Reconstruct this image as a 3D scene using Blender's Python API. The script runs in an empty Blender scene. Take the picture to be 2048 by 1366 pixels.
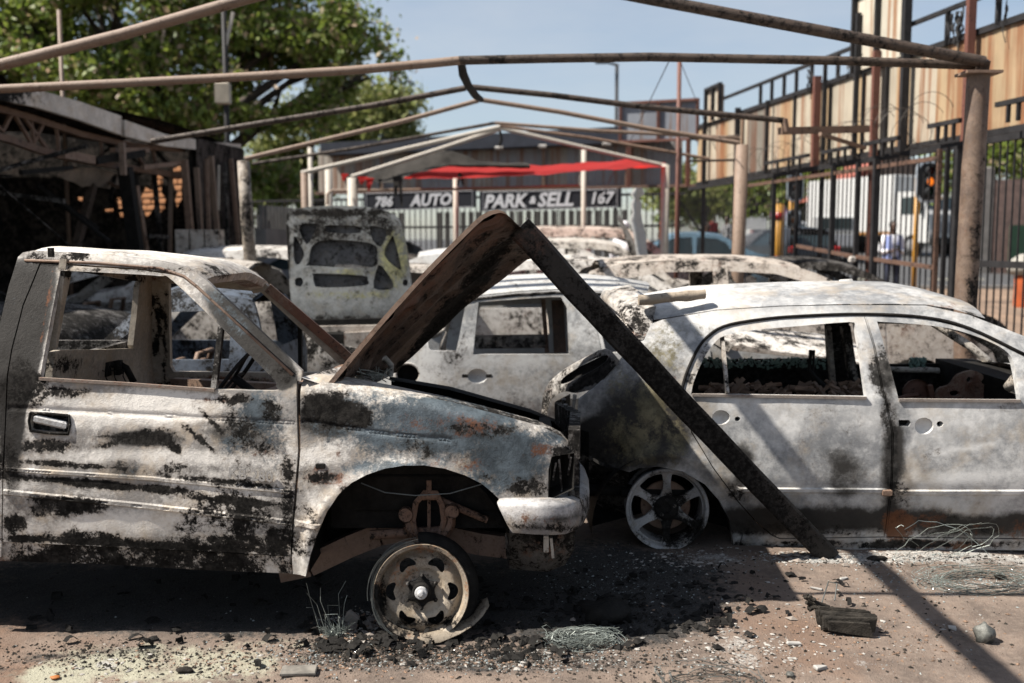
import bpy, math, random
import numpy as np
from mathutils import Vector, Matrix, noise as mnoise
from mathutils.geometry import delaunay_2d_cdt
S = bpy.context.scene
C = S.collection
R = random.Random(7)
rad = math.radians
# ------------------------------------------------------------------ camera, sky, sun, exposure
CAM_Z, PITCH, FPX = 1.65, rad(5.68), 1991.0
cd = bpy.data.cameras.new('camera'); cam = bpy.data.objects.new('camera', cd); C.objects.link(cam)
cam.location = (0, 0, CAM_Z); cam.rotation_euler = (rad(90) - PITCH, 0, 0)
cd.sensor_width = 36; cd.lens = 35; cd.clip_start = .05; cd.clip_end = 2000
cd.dof.use_dof = True; cd.dof.focus_distance = 4.5; cd.dof.aperture_fstop = 1.75
S.camera = cam
SUN_TRAVEL = Vector((.60, .10, -.78)).normalized()
sl = bpy.data.lights.new('sun', 'SUN'); sl.energy = 5.0; sl.angle = rad(.53); sl.color = (1, .94, .85)
sun = bpy.data.objects.new('sun', sl); C.objects.link(sun)
sun.rotation_euler = SUN_TRAVEL.to_track_quat('-Z', 'Y').to_euler()
W = bpy.data.worlds.new('World'); S.world = W; W.use_nodes = True
_nt = W.node_tree; _bg = _nt.nodes['Background']
_sky = _nt.nodes.new('ShaderNodeTexSky'); _sky.sky_type = 'NISHITA'; _sky.sun_disc = False
_sky.sun_elevation = math.asin(-SUN_TRAVEL.z); _sky.sun_rotation = math.atan2(-SUN_TRAVEL.x, -SUN_TRAVEL.y)
_sky.air_density = 1.0; _sky.dust_density = 1.0; _sky.ozone_density = 1.2; _sky.altitude = 200
_tc = _nt.nodes.new('ShaderNodeTexCoord'); _mp = _nt.nodes.new('ShaderNodeMapping'); _mp.inputs['Scale'].default_value = (1, 1, 3.5); _cn = _nt.nodes.new('ShaderNodeTexNoise'); _cn.inputs['Scale'].default_value = 2.2; _cn.inputs['Detail'].default_value = 8; _cn.inputs['Roughness'].default_value = .6
_mr = _nt.nodes.new('ShaderNodeMapRange'); _mr.inputs[1].default_value = .38; _mr.inputs[2].default_value = .75; _mr.inputs[3].default_value = .22; _mr.inputs[4].default_value = .62; _cx = _nt.nodes.new('ShaderNodeMix'); _cx.data_type = 'RGBA'; _cx.inputs[7].default_value = (5.4, 5.65, 5.9, 1)   # thin high cloud veil
_nt.links.new(_tc.outputs['Generated'], _mp.inputs[0]); _nt.links.new(_mp.outputs[0], _cn.inputs[0]); _nt.links.new(_cn.outputs[0], _mr.inputs[0]); _nt.links.new(_mr.outputs[0], _cx.inputs[0]); _nt.links.new(_sky.outputs[0], _cx.inputs[6]); _nt.links.new(_cx.outputs[2], _bg.inputs[0]); _bg.inputs[1].default_value = .056
S.view_settings.view_transform = 'Standard'; S.view_settings.look = 'None'
S.view_settings.exposure = 1.22; S.view_settings.gamma = 1; S.view_settings.use_curve_mapping = False
S.cycles.use_denoising = True; S.cycles.max_bounces = 6; S.cycles.transparent_max_bounces = 6
# ------------------------------------------------------------------ tracing: photo pixel + distance -> point
_cp, _sp = math.cos(PITCH), math.sin(PITCH)
def ray(px, py):
    u, v = (px - 1024) / FPX, (683 - py) / FPX
    return Vector((u, v * _sp + _cp, v * _cp - _sp))
def at(px, py, D):
    d = ray(px, py); t = D / d.y
    return Vector((d.x * t, D, CAM_Z + d.z * t))
def gnd(px, py, z=0):
    d = ray(px, py); t = (z - CAM_Z) / d.z
    return Vector((d.x * t, d.y * t, z))
def proj(co):
    co = np.asarray(co, float); x, y, z = co[:, 0], co[:, 1], co[:, 2] - CAM_Z
    dep = y * _cp - z * _sp; up = y * _sp + z * _cp
    return 1024 + FPX * x / dep, 683 - FPX * up / dep
# ------------------------------------------------------------------ objects
def tag(o, label=None, cat=None, group=None, kind=None):
    if label: o['label'] = label
    if cat: o['category'] = cat
    if group: o['group'] = group
    if kind: o['kind'] = kind
    return o
def thing(name, label, cat, loc=(0, 0, 0), group=None, rz=0):
    o = bpy.data.objects.new(name, None); C.objects.link(o); o.location = loc; o.rotation_euler = (0, 0, rz)
    o.empty_display_size = .2
    return tag(o, label, cat, group)
def link(name, me, mat=None, parent=None, smooth=True, org=None):
    o = bpy.data.objects.new(name, me); C.objects.link(o)
    if mat and not me.materials: me.materials.append(mat)
    if parent:
        o.parent = parent
    return o
def local(parent):
    """world offset of a parent chain made of unrotated empties / meshes"""
    v = Vector((0, 0, 0))
    while parent: v = v + Vector(parent.location); parent = parent.parent
    return v
class MB:
    """collects geometry in world coordinates, links it as one mesh"""
    def __init__(s): s.v = []; s.f = []
    def add(s, v, f):
        n = len(s.v); s.v += [tuple(p) for p in v]; s.f += [tuple(i + n for i in q) for q in f]; return s
    def box(s, c, d, rot=None, bev=0):
        c = Vector(c); x, y, z = d[0] / 2, d[1] / 2, d[2] / 2
        m = rot if rot is not None else Matrix.Identity(3)
        if bev:
            b = min(bev, x * .9, y * .9, z * .9); P = []
            for k, (zz, i) in enumerate(((-z, b), (-z + b, 0), (z - b, 0), (z, b))):
                for sx, sy in ((-1, -1), (1, -1), (1, 1), (-1, 1)): P.append(c + m @ Vector((sx * (x - i), sy * (y - i), zz)))
            F = [(3, 2, 1, 0), (12, 13, 14, 15)]
            for r in range(3):
                for k in range(4): F.append((r * 4 + k, r * 4 + (k + 1) % 4, r * 4 + 4 + (k + 1) % 4, r * 4 + 4 + k))
            return s.add(P, F)
        P = [c + m @ Vector((sx * x, sy * y, sz * z)) for sz in (-1, 1) for sx, sy in ((-1, -1), (1, -1), (1, 1), (-1, 1))]
        return s.add(P, [(3, 2, 1, 0), (4, 5, 6, 7), (0, 1, 5, 4), (1, 2, 6, 5), (2, 3, 7, 6), (3, 0, 4, 7)])
    def bar(s, a, b, w, h=None, up=(0, 0, 1)):
        """rectangular bar from a to b"""
        a, b = Vector(a), Vector(b); h = h or w; d = (b - a); L = d.length
        if L < 1e-6: return s
        d /= L; u = Vector(up)
        if abs(d.dot(u)) > .98: u = Vector((0, 1, 0))
        sx = d.cross(u).normalized(); sz = sx.cross(d)
        P = [p + sx * (i * w / 2) + sz * (j * h / 2) for p in (a, b) for i, j in ((-1, -1), (1, -1), (1, 1), (-1, 1))]
        return s.add(P, [(0, 1, 2, 3), (7, 6, 5, 4), (0, 4, 5, 1), (1, 5, 6, 2), (2, 6, 7, 3), (3, 7, 4, 0)])
    def tube(s, pts, r, n=8, cap=True, r1=None):
        pts = [Vector(p) for p in pts]; k = len(pts)
        rs = [r + ((r1 - r) * i / max(1, k - 1) if r1 is not None else 0) for i in range(k)] if not isinstance(r, (list, tuple)) else r
        d0 = (pts[1] - pts[0]).normalized(); u = Vector((0, 0, 1)) if abs(d0.z) < .9 else Vector((1, 0, 0))
        u = (u - d0 * u.dot(d0)).normalized(); V = []; F = []
        for i, p in enumerate(pts):
            d = (pts[min(i + 1, k - 1)] - pts[max(i - 1, 0)]).normalized()
            u = (u - d * u.dot(d)).normalized(); w = d.cross(u)
            for j in range(n):
                a = 2 * math.pi * (j + .5) / n
                V.append(p + (u * math.cos(a) + w * math.sin(a)) * rs[i])
        for i in range(k - 1):
            for j in range(n): F.append((i * n + j, i * n + (j + 1) % n, (i + 1) * n + (j + 1) % n, (i + 1) * n + j))
        if cap: F.append(tuple(range(n - 1, -1, -1))); F.append(tuple((k - 1) * n + j for j in range(n)))
        return s.add(V, F)
    def grid(s, rows, closed=False, flip=False):
        """rows: list of equally long point lists"""
        n = len(rows[0]); V = [p for r in rows for p in r]; F = []
        for i in range(len(rows) - 1):
            for j in range(n if closed else n - 1):
                q = (i * n + j, i * n + (j + 1) % n, (i + 1) * n + (j + 1) % n, (i + 1) * n + j)
                F.append(q[::-1] if flip else q)
        return s.add(V, F)
    def lathe(s, prof, c, axis=(0, -1, 0), n=32, a0=0, a1=2 * math.pi, xdir=(1, 0, 0)):
        """prof: (radius, height along axis)"""
        c = Vector(c); ax = Vector(axis).normalized(); u = Vector(xdir); u = (u - ax * u.dot(ax)).normalized(); w = ax.cross(u)
        full = abs(a1 - a0 - 2 * math.pi) < 1e-4; m = n if full else n + 1
        rows = [[c + ax * h + (u * math.cos(a0 + (a1 - a0) * j / n) + w * math.sin(a0 + (a1 - a0) * j / n)) * r for j in range(m)] for r, h in prof]
        return s.grid(rows, closed=full)
    def build(s, name, mat, parent=None, smooth=False, wear=None, ang=None):
        off = local(parent)
        me = bpy.data.meshes.new(name); me.from_pydata([(p[0] - off.x, p[1] - off.y, p[2] - off.z) for p in s.v], [], s.f)
        if smooth: me.polygons.foreach_set('use_smooth', [True] * len(me.polygons))
        if ang is not None: me.set_sharp_from_angle(angle=rad(ang))
        if wear is not None: paint(me, np.array(s.v, float), wear)
        me.update()
        return link(name, me, mat, parent)
def paint(me, co, wear):
    px, py = proj(co); r = np.zeros((len(co), 4), np.float32)
    for ch, blobs in enumerate((wear.get('soot', ()), wear.get('rust', ()), wear.get('blue', ()), wear.get('ash', ()))):
        a = np.zeros(len(co))
        for b in blobs:
            cx, cy, rx, ry, amp = b[:5]; an = rad(b[5]) if len(b) > 5 else 0
            dx, dy = px - cx, py - cy; X = dx * math.cos(an) + dy * math.sin(an); Y = -dx * math.sin(an) + dy * math.cos(an)
            d = np.sqrt((X / rx) ** 2 + (Y / ry) ** 2); w = np.clip((1.45 - d) / .9, 0, 1)
            if amp >= 0: a = np.where(w * amp > np.maximum(a, 0), w * amp, a)
            else: a = a + w * amp
        r[:, ch] = np.clip(a, -1 if ch == 3 else 0, 1)
    dkv = np.clip(-r[:, 3], 0, 1); r[:, 3] = np.clip(r[:, 3], 0, 1); da = me.attributes.new('dark', 'FLOAT', 'POINT'); da.data.foreach_set('value', dkv.astype(np.float32)); at_ = me.color_attributes.new('wear', 'FLOAT_COLOR', 'POINT'); at_.data.foreach_set('color', r.ravel())
# ------------------------------------------------------------------ curves and sheets
def resample(pts, step, closed=True):
    out = []; n = len(pts)
    for i in range(n if closed else n - 1):
        a, b = np.array(pts[i][:2], float), np.array(pts[(i + 1) % n][:2], float); L = np.linalg.norm(b - a); k = max(1, int(round(L / step)))
        for j in range(k): out.append(tuple(a + (b - a) * j / k))
    if not closed: out.append(tuple(pts[-1][:2]))
    return out
def crv(pts, n=5, closed=True):
    """catmull-rom through pts; a third value of 1 marks a hard corner"""
    N = len(pts); P = [np.array(p[:2], float) for p in pts]; hard = [len(p) > 2 and p[2] for p in pts]; out = []
    for i in range(N if closed else N - 1):
        p1, p2 = P[i], P[(i + 1) % N]; a, b = hard[i], hard[(i + 1) % N]
        if not closed: a = a or i == 0; b = b or i == N - 2
        p0 = p1 - (p2 - p1) if a else P[i - 1]; p3 = p2 + (p2 - p1) if b else P[(i + 2) % N]
        k = 1 if (a and b) else n
        for j in range(k):
            t = j / k
            out.append(tuple(.5 * ((2 * p1) + (-p0 + p2) * t + (2 * p0 - 5 * p1 + 4 * p2 - p3) * t * t + (-p0 + 3 * p1 - 3 * p2 + p3) * t ** 3)))
    if not closed: out.append(tuple(P[-1]))
    return out
def inside(px, py, poly):
    p = np.asarray(poly, float); res = np.zeros(len(px), bool); x1, y1 = p[:, 0], p[:, 1]; x2, y2 = np.roll(x1, -1), np.roll(y1, -1)
    for a, b, c, d in zip(x1, y1, x2, y2):
        if b == d: continue
        hit = ((b > py) != (d > py)) & (px < (c - a) * (py - b) / (d - b) + a); res ^= hit
    return res
def near_loop(px, py, poly, r):
    p = np.asarray(poly, float); res = np.zeros(len(px), bool)
    for (a, b), (c, d) in zip(p, np.roll(p, -1, 0)):
        L2 = (c - a) ** 2 + (d - b) ** 2 + 1e-12; t = np.clip(((px - a) * (c - a) + (py - b) * (d - b)) / L2, 0, 1)
        res |= (px - a - t * (c - a)) ** 2 + (py - b - t * (d - b)) ** 2 < r * r
    return res
def sheet(name, outer, holes, fn, mat, parent=None, res=.03, thick=.012, tv=(0, 1, 0), wear=None, lines=(), smooth=True, ang=40):
    """a curved plate with openings: 2-D outline (a,b) -> fn(a,b) -> point; thickness along tv.  lines: (polyline, half width, height)"""
    loops = [resample(l, res) for l in [outer] + list(holes)]
    P = []; E = []
    for l in loops:
        n = len(P); P += l; E += [(n + i, n + (i + 1) % len(l)) for i in range(len(l))]
    o = np.array(loops[0]); x0, y0 = o.min(0); x1, y1 = o.max(0)
    gx, gy = np.meshgrid(np.arange(x0 + res / 2, x1, res), np.arange(y0 + res / 2, y1, res)); gx = gx.ravel(); gy = gy.ravel()
    delta = {}
    ex = []; lastrow = set()
    for pl, w, h in lines:
        pl = resample(pl, res, False)
        for k, (a, b) in enumerate(pl):
            a2, b2 = pl[min(k + 1, len(pl) - 1)]; a1, b1 = pl[max(k - 1, 0)]; L = math.hypot(a2 - a1, b2 - b1) or 1; nx, ny = -(b2 - b1) / L, (a2 - a1) / L
            for q, hh in ((-1, 0), (-.55, h), (.55, h), (1, 0)): ex.append((a + nx * w * q, b + ny * w * q, hh)); lastrow.add(len(ex) - 1) if k == len(pl) - 1 else None
    keep = inside(gx, gy, loops[0]) & ~near_loop(gx, gy, loops[0], res * .5)
    for l in loops[1:]: keep &= ~inside(gx, gy, l) & ~near_loop(gx, gy, l, res * .5)
    if ex:
        e = np.array(ex)
        for k in np.where(keep)[0]:
            if ((e[:, 0] - gx[k]) ** 2 + (e[:, 1] - gy[k]) ** 2).min() < (res * .45) ** 2: keep[k] = False
        ok = inside(e[:, 0], e[:, 1], loops[0]) & ~near_loop(e[:, 0], e[:, 1], loops[0], res * .2)
        for l in loops[1:]: ok &= ~inside(e[:, 0], e[:, 1], l) & ~near_loop(e[:, 0], e[:, 1], l, res * .2)
        idx = {}
        for i, q in enumerate(e):
            if ok[i]: delta[len(P)] = q[2]; idx[i] = len(P); P.append((q[0], q[1]))
        for i in idx:
            if i + 4 in idx and i not in lastrow and abs(e[i][0] - e[i + 4][0]) + abs(e[i][1] - e[i + 4][1]) < res * 3: E.append((idx[i], idx[i + 4]))
    jit = np.random.RandomState(3).uniform(-.15, .15, (2, len(gx))) * res
    P += list(zip((gx + jit[0])[keep], (gy + jit[1])[keep]))
    vs, es, fs, ov, oe, of = delaunay_2d_cdt([Vector(p) for p in P], E, [], 0, 1e-6)
    v2 = np.array([(v.x, v.y) for v in vs]); T = np.array([f[:] for f in fs if len(f) == 3])
    cen = v2[T].mean(1); k = inside(cen[:, 0], cen[:, 1], loops[0])
    for l in loops[1:]: k &= ~inside(cen[:, 0], cen[:, 1], l)
    T = T[k]; used = np.unique(T); remap = -np.ones(len(v2), int); remap[used] = np.arange(len(used)); T = remap[T]; dl = np.zeros(len(v2))
    for i, src in enumerate(ov):
        for s in src:
            if s in delta: dl[i] = delta[s]
    v2 = v2[used]; dl = dl[used]; tvv = Vector(tv).normalized()
    out = np.array([tuple(fn(a, b) - tvv * d) for (a, b), d in zip(v2, dl)]); n = len(out)
    # orient so the outer face looks along -tv
    a, b, c = out[T[0, 0]], out[T[0, 1]], out[T[0, 2]]
    if np.dot(np.cross(b - a, c - a), np.array(tvv)) > 0: T = T[:, ::-1]
    inn = out + np.array(tvv) * thick
    cnt = {}
    for t in T:
        for i in range(3):
            e = (t[i], t[(i + 1) % 3]); r_ = (e[1], e[0])
            if r_ in cnt: del cnt[r_]
            else: cnt[e] = 1
    F = [tuple(t) for t in T] + [tuple(t[::-1] + n) for t in T] + [(b, a, a + n, b + n) for a, b in cnt]
    V = np.vstack([out, inn]); off = local(parent)
    me = bpy.data.meshes.new(name); me.from_pydata((V - np.array(off)).tolist(), [], [tuple(int(i) for i in f) for f in F])
    if smooth: me.polygons.foreach_set('use_smooth', [True] * len(me.polygons)); me.set_sharp_from_angle(angle=rad(ang))
    if wear is not None: paint(me, V, wear)
    me.update()
    return link(name, me, mat, parent)
# ------------------------------------------------------------------ materials
class Nd:
    def __init__(s, name):
        s.m = bpy.data.materials.new(name); s.m.use_nodes = True; s.t = s.m.node_tree; s.b = s.t.nodes['Principled BSDF']; s.co = None
    def new(s, ty, **k):
        n = s.t.nodes.new(ty)
        for a, b in k.items(): setattr(n, a, b)
        return n
    def to(s, v, sock):
        if isinstance(v, bpy.types.NodeSocket): s.t.links.new(v, sock)
        elif isinstance(v, (tuple, list)): sock.default_value = (*v, 1) if len(v) == 3 and len(sock.default_value) == 4 else v
        else: sock.default_value = v
    def coords(s, scale=(1, 1, 1), kind='Object'):
        n = s.new('ShaderNodeTexCoord'); m = s.new('ShaderNodeMapping'); s.t.links.new(n.outputs[kind], m.inputs[0]); m.inputs['Scale'].default_value = scale; return m.outputs[0]
    def noise(s, sc, det=6, ro=.6, w=0, co=None, dist=0):
        n = s.new('ShaderNodeTexNoise', noise_dimensions='4D'); s.co = s.co or s.coords()
        s.t.links.new(co or s.co, n.inputs['Vector']); n.inputs['Scale'].default_value = sc; n.inputs['Detail'].default_value = det; n.inputs['Roughness'].default_value = ro; n.inputs['W'].default_value = w; n.inputs['Distortion'].default_value = dist
        return n.outputs[0]
    def math(s, op, a, b=0, c=0, clamp=False):
        n = s.new('ShaderNodeMath', operation=op, use_clamp=clamp)
        s.to(a, n.inputs[0]); s.to(b, n.inputs[1]); s.to(c, n.inputs[2]); return n.outputs[0]
    def mr(s, v, a, b, c=0, d=1):
        n = s.new('ShaderNodeMapRange', interpolation_type='SMOOTHSTEP'); s.to(v, n.inputs[0])
        for i, q in enumerate((a, b, c, d)): s.to(q, n.inputs[1 + i])
        return n.outputs[0]
    def mix(s, f, a, b):
        n = s.new('ShaderNodeMix', data_type='RGBA'); s.to(f, n.inputs[0]); s.to(a, n.inputs[6]); s.to(b, n.inputs[7]); return n.outputs[2]
    def attr(s, name='wear'):
        n = s.new('ShaderNodeAttribute', attribute_name=name); q = s.new('ShaderNodeSeparateColor'); s.t.links.new(n.outputs['Color'], q.inputs[0]); return q.outputs[0], q.outputs[1], q.outputs[2], n.outputs['Alpha']
    def out(s, col, rough=.6, metal=0, bump=None, bs=.3, bd=.01, spec=None):
        s.to(col, s.b.inputs['Base Color']); s.to(rough, s.b.inputs['Roughness']); s.to(metal, s.b.inputs['Metallic'])
        if spec is not None: s.to(spec, s.b.inputs['Specular IOR Level'])
        if bump is not None:
            n = s.new('ShaderNodeBump'); n.inputs['Strength'].default_value = bs; n.inputs['Distance'].default_value = bd; s.to(bump, n.inputs['Height']); s.t.links.new(n.outputs[0], s.b.inputs['Normal'])
        return s.m
ALB = .60   # overall darkening of base colours, balanced against the raised exposure
def burnt(name, ash=(.52, .5, .47), grey=(.2, .2, .2), soot=0., rust=0., blue=0., scale=1., seed=0., sootc=(.012, .011, .010), bluec=(.085, .105, .12), rustc=(.20, .085, .04), rust2=(.07, .03, .018), crisp=.06, greyb=.5, stretch=(1, 1, 1), rough=.62, gs=1., bmp=.45):
    """fire-scoured sheet metal: ash white, grey oxide, bluish bare steel, rust and soot with flaking edges"""
    ash = tuple(q * ALB for q in ash); grey = tuple(q * ALB * .8 for q in grey); bluec = tuple(q * .8 for q in bluec); rustc = tuple(q * .8 for q in rustc)
    n = Nd(name); a = n.attr(); n.co = n.coords(stretch); dka = n.new('ShaderNodeAttribute', attribute_name='dark').outputs['Fac']
    def field(w):
        f = n.math('MULTIPLY', n.noise(2.3 * scale, 8, .62, seed + w, dist=.5), .26)
        f = n.math('MULTIPLY_ADD', n.noise(8.5 * scale, 6, .72, seed + w + 3, dist=.4), .32, f)
        f = n.math('MULTIPLY_ADD', n.noise(27 * scale, 5, .75, seed + w + 5), .22, f)
        f = n.math('MULTIPLY_ADD', n.noise(75 * scale, 4, .8, seed + w + 7), .20, f)
        return n.math('MULTIPLY_ADD', f, 2.9, -.95)
    F1, F2, F3 = field(0), field(11), field(23)
    def lev(F, att, bias): return n.math('ADD', F, n.math('MULTIPLY_ADD', att, .62, bias * 1.2 - .25))
    def cut(F, att, bias, c=crisp): return n.mr(lev(F, att, bias), .5 - c, .5 + c)
    g = n.math('MULTIPLY_ADD', n.noise(34 * scale * gs, 4, .75, seed + 41), .38, n.math('MULTIPLY', n.noise(1.6 * scale * gs, 8, .62, seed + 31, dist=.8), .62))
    g = n.mr(g, .38, .60); g = n.math('SUBTRACT', g, a[3], clamp=True)
    col = n.mix(n.math('MULTIPLY', g, greyb * 2, clamp=True), ash, grey)
    col = n.mix(n.math('MULTIPLY', n.mr(n.noise(5 * scale, 6, .72, seed + 55), .46, .66), .62), col, (ash[0] * .66, ash[1] * .56, ash[2] * .44))
    dk = n.mr(n.math('MULTIPLY_ADD', n.noise(9 * scale, 8, .78, seed + 47), .9, dka), .68, 1.12)
    col = n.mix(dk, col, n.mix(n.noise(40 * scale, 4, .7, seed + 48), (.018, .017, .016), (.042, .039, .036)))
    col = n.mix(n.math('MULTIPLY', a[3], n.mr(n.noise(22 * scale, 6, .75, seed + 45, dist=.5), .36, .62, .15, .75)), col, tuple(min(1, 1.25 * q) for q in ash))
    fb = cut(F2, a[2], blue - .06, .14); fr = cut(F3, a[1], rust - .05, .12); fs = cut(F1, a[0], soot)
    col = n.mix(fb, col, n.mix(n.mr(n.noise(11 * scale, 6, .7, seed + 61), .35, .65), tuple(.55 * q for q in bluec), tuple(1.35 * q for q in bluec)))
    col = n.mix(fr, col, n.mix(n.noise(20 * scale, 5, .7, seed + 71), rust2, rustc))
    singe = n.math('MULTIPLY', n.mr(lev(F1, a[0], soot), .28, .56), .6)   # smoke-browned margin round the soot
    sm_ = n.new('ShaderNodeMix', data_type='RGBA', blend_type='MULTIPLY'); n.to(singe, sm_.inputs[0]); n.to(col, sm_.inputs[6]); n.to(n.mix(n.noise(6 * scale, 5, .7, seed + 85), (.16, .14, .13), (.42, .34, .27)), sm_.inputs[7]); col = sm_.outputs[2]
    col = n.mix(fs, col, n.mix(n.mr(n.noise(25 * scale, 5, .7, seed + 81), .4, .7), tuple(.5 * q for q in sootc), tuple(2.4 * q for q in sootc)))
    rg = n.math('SUBTRACT', rough, n.math('MULTIPLY', fb, .15)); rg = n.math('MULTIPLY_ADD', fs, .25, rg)
    h = n.math('MULTIPLY_ADD', fs, -.4, n.math('MULTIPLY', F1, .9)); h = n.math('MULTIPLY_ADD', n.noise(120 * scale, 3, .6, seed + 91), .4, h)
    return n.out(col, rg, n.math('MULTIPLY', fb, .2), h, bmp, .007, n.math('SUBTRACT', .42, n.math('MULTIPLY', n.math('MAXIMUM', fs, dka), .34)))
def plain(name, col, rough=.6, metal=0, var=.25, scale=4, seed=0, bump=.15, bd=.004, stretch=(1, 1, 1), col2=None):
    col = tuple(q * (ALB if max(col) > .04 else 1) for q in col)
    n = Nd(name); n.co = n.coords(stretch); f = n.noise(scale, 8, .65, seed)
    c2 = col2 or tuple(q * (1 - var) for q in col)
    c = n.mix(n.mr(f, .3, .7), c2, tuple(min(1, q * (1 + var * .5)) for q in col))
    return n.out(c, rough, metal, n.noise(scale * 8, 4, .6, seed + 3), bump, bd, .5 if max(col) > .04 or rough < .3 else .15)
M = {}
M['truck'] = burnt('truck_burnt_paint', ash=(.98, .93, .86), grey=(.44, .41, .38), soot=-.02, rust=-.03, seed=1, scale=1.25, greyb=.72)
M['truck_in'] = burnt('truck_inside', ash=(.62, .55, .45), grey=(.40, .35, .29), soot=.0, rust=.02, seed=5, scale=1.6)
M['silver'] = burnt('silver_scorched', ash=(.80, .79, .77), grey=(.24, .25, .265), seed=12, scale=.8, greyb=.45, soot=-.06, gs=.6, bmp=.2, bluec=(.17, .15, .095), crisp=.07, sootc=(.02, .019, .018), rough=.5)
M['mid'] = burnt('grey_scorched', ash=(.56, .56, .55), grey=(.21, .215, .22), seed=22, scale=.9, soot=.04, crisp=.06, bmp=.22, rough=.5)
M['white'] = burnt('white_ash_metal', ash=(.72, .69, .65), grey=(.22, .21, .20), seed=33, scale=1.1, soot=.15, rust=.07, blue=-.05, greyb=.6)
M['tan'] = burnt('tan_scorched', ash=(.56, .52, .47), grey=(.16, .15, .14), seed=44, scale=1.1, soot=.14, rust=.05, greyb=.6)
M['rusty'] = burnt('rusty_scorched', ash=(.56, .50, .44), grey=(.17, .155, .145), seed=46, scale=1.1, soot=.14, rust=.11, greyb=.6)
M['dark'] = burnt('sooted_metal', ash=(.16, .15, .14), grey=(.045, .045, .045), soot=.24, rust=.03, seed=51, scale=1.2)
M['darkblue'] = burnt('sooted_blue_metal', ash=(.10, .125, .165), grey=(.03, .04, .06), soot=.16, seed=57, scale=1.)
M['black'] = plain('char', (.012, .011, .010), .8, var=.6, scale=14, bump=.5, bd=.01)
M['rustdark'] = burnt('dark_rust', ash=(.26, .17, .12), grey=(.08, .055, .042), soot=.06, rust=.12, seed=63, scale=2, rustc=(.16, .065, .035))
M['hood_in'] = burnt('bonnet_underside', ash=(.21, .135, .10), grey=(.075, .048, .036), soot=.12, rust=.08, seed=66, scale=2.2, rustc=(.17, .075, .045), stretch=(1, 1, 1))
M['beam'] = burnt('black_steel', ash=(.030, .024, .020), grey=(.014, .012, .011), soot=.16, rust=-.12, seed=70, scale=1.6, rustc=(.09, .045, .03))
M['pipe'] = burnt('canopy_pipe', ash=(.27, .19, .14), grey=(.15, .10, .075), soot=.02, rust=.10, seed=73, scale=3)
M['pipe_dark'] = burnt('scorched_pipe', ash=(.085, .058, .042), grey=(.035, .027, .022), soot=.14, rust=.06, seed=75, scale=3)
M['pipe_pale'] = burnt('pale_pipe', ash=(.55, .50, .43), grey=(.36, .30, .25), soot=-.05, rust=.0, seed=77, scale=3)
M['rim'] = burnt('steel_rim', ash=(.56, .48, .38), grey=(.34, .28, .21), soot=.06, rust=-.03, seed=81, scale=3, rustc=(.33, .15, .06), rust2=(.2, .09, .045))
M['alloy'] = burnt('alloy_rim', ash=(.56, .56, .56), grey=(.38, .38, .385), soot=.05, seed=84, scale=3, blue=-.1)
M['bumper'] = burnt('bumper_chrome', ash=(.72, .70, .69), grey=(.34, .33, .33), soot=.03, rust=.06, seed=88, scale=2, rough=.4)
M['wire'] = plain('steel_wire', (.16, .17, .16), .5, .3, var=.5)
def text_mesh(name, body, size, mat, parent, o, ux, uy, ext=.002, align='LEFT', shear=0, bold=0):
    c = bpy.data.curves.new(name, 'FONT'); c.body = body; c.size = size; c.extrude = ext; c.align_x = align; c.shear = shear; c.offset = bold; c.resolution_u = 2
    t = bpy.data.objects.new('tmp', c); C.objects.link(t); bpy.context.view_layer.update()
    me = bpy.data.meshes.new_from_object(t.evaluated_get(bpy.context.evaluated_depsgraph_get())); bpy.data.objects.remove(t)
    ux = Vector(ux).normalized(); uy = Vector(uy).normalized(); uz = ux.cross(uy); off = Vector(o) - local(parent)
    for v in me.vertices: p = v.co.copy(); v.co = off + ux * p.x + uy * p.y + uz * p.z
    me.materials.clear(); return link(name, me, mat, parent)
def lin(x, x0, y0, x1, y1): return y0 + (y1 - y0) * (x - x0) / (x1 - x0)
# ------------------------------------------------------------------ ground
def n3(x, y, s, k=0): return mnoise.fractal(Vector((x * s, y * s, k)), .9, 2.1, 5)
def ground_mat():
    n = Nd('yard_soil'); a = n.attr(); n.co = n.coords()
    f = n.noise(3, 8, .65, 1); g = n.noise(30, 5, .7, 2); h = n.noise(130, 3, .7, 3); big = n.noise(.7, 6, .6, 9)
    c = n.mix(n.mr(f, .35, .65), (.088, .066, .053), (.185, .138, .108)); c = n.mix(n.math('MULTIPLY', n.mr(g, .45, .7), .5), c, (.22, .175, .14)); c = n.mix(n.mr(big, .52, .66), c, (.135, .083, .056))
    cut = lambda att, F, w: n.mr(n.math('ADD', F, n.math('MULTIPLY_ADD', att, .5, -.30)), .5 - w, .5 + w)
    F1 = n.math('MULTIPLY_ADD', g, .45, n.math('MULTIPLY', f, .55)); F2 = n.math('MULTIPLY_ADD', h, .35, n.math('MULTIPLY', n.noise(5, 7, .65, 14), .65))
    c = n.mix(cut(a[2], n.noise(7, 8, .7, 31), .10), c, n.mix(g, (.22, .208, .15), (.33, .318, .25)))
    c = n.mix(cut(a[1], F2, .06), c, n.mix(h, (.20, .19, .175), (.38, .37, .35)))
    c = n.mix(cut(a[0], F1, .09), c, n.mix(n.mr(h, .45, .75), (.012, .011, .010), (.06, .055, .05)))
    c = n.mix(n.math('MULTIPLY', n.mr(n.noise(210, 2, .6, 17), .66, .76), .5), c, (.20, .195, .185))
    return n.out(c, .92, 0, n.math('MULTIPLY_ADD', g, .6, n.math('MULTIPLY', h, .5)), .9, .018)
GM = ground_mat()
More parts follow.
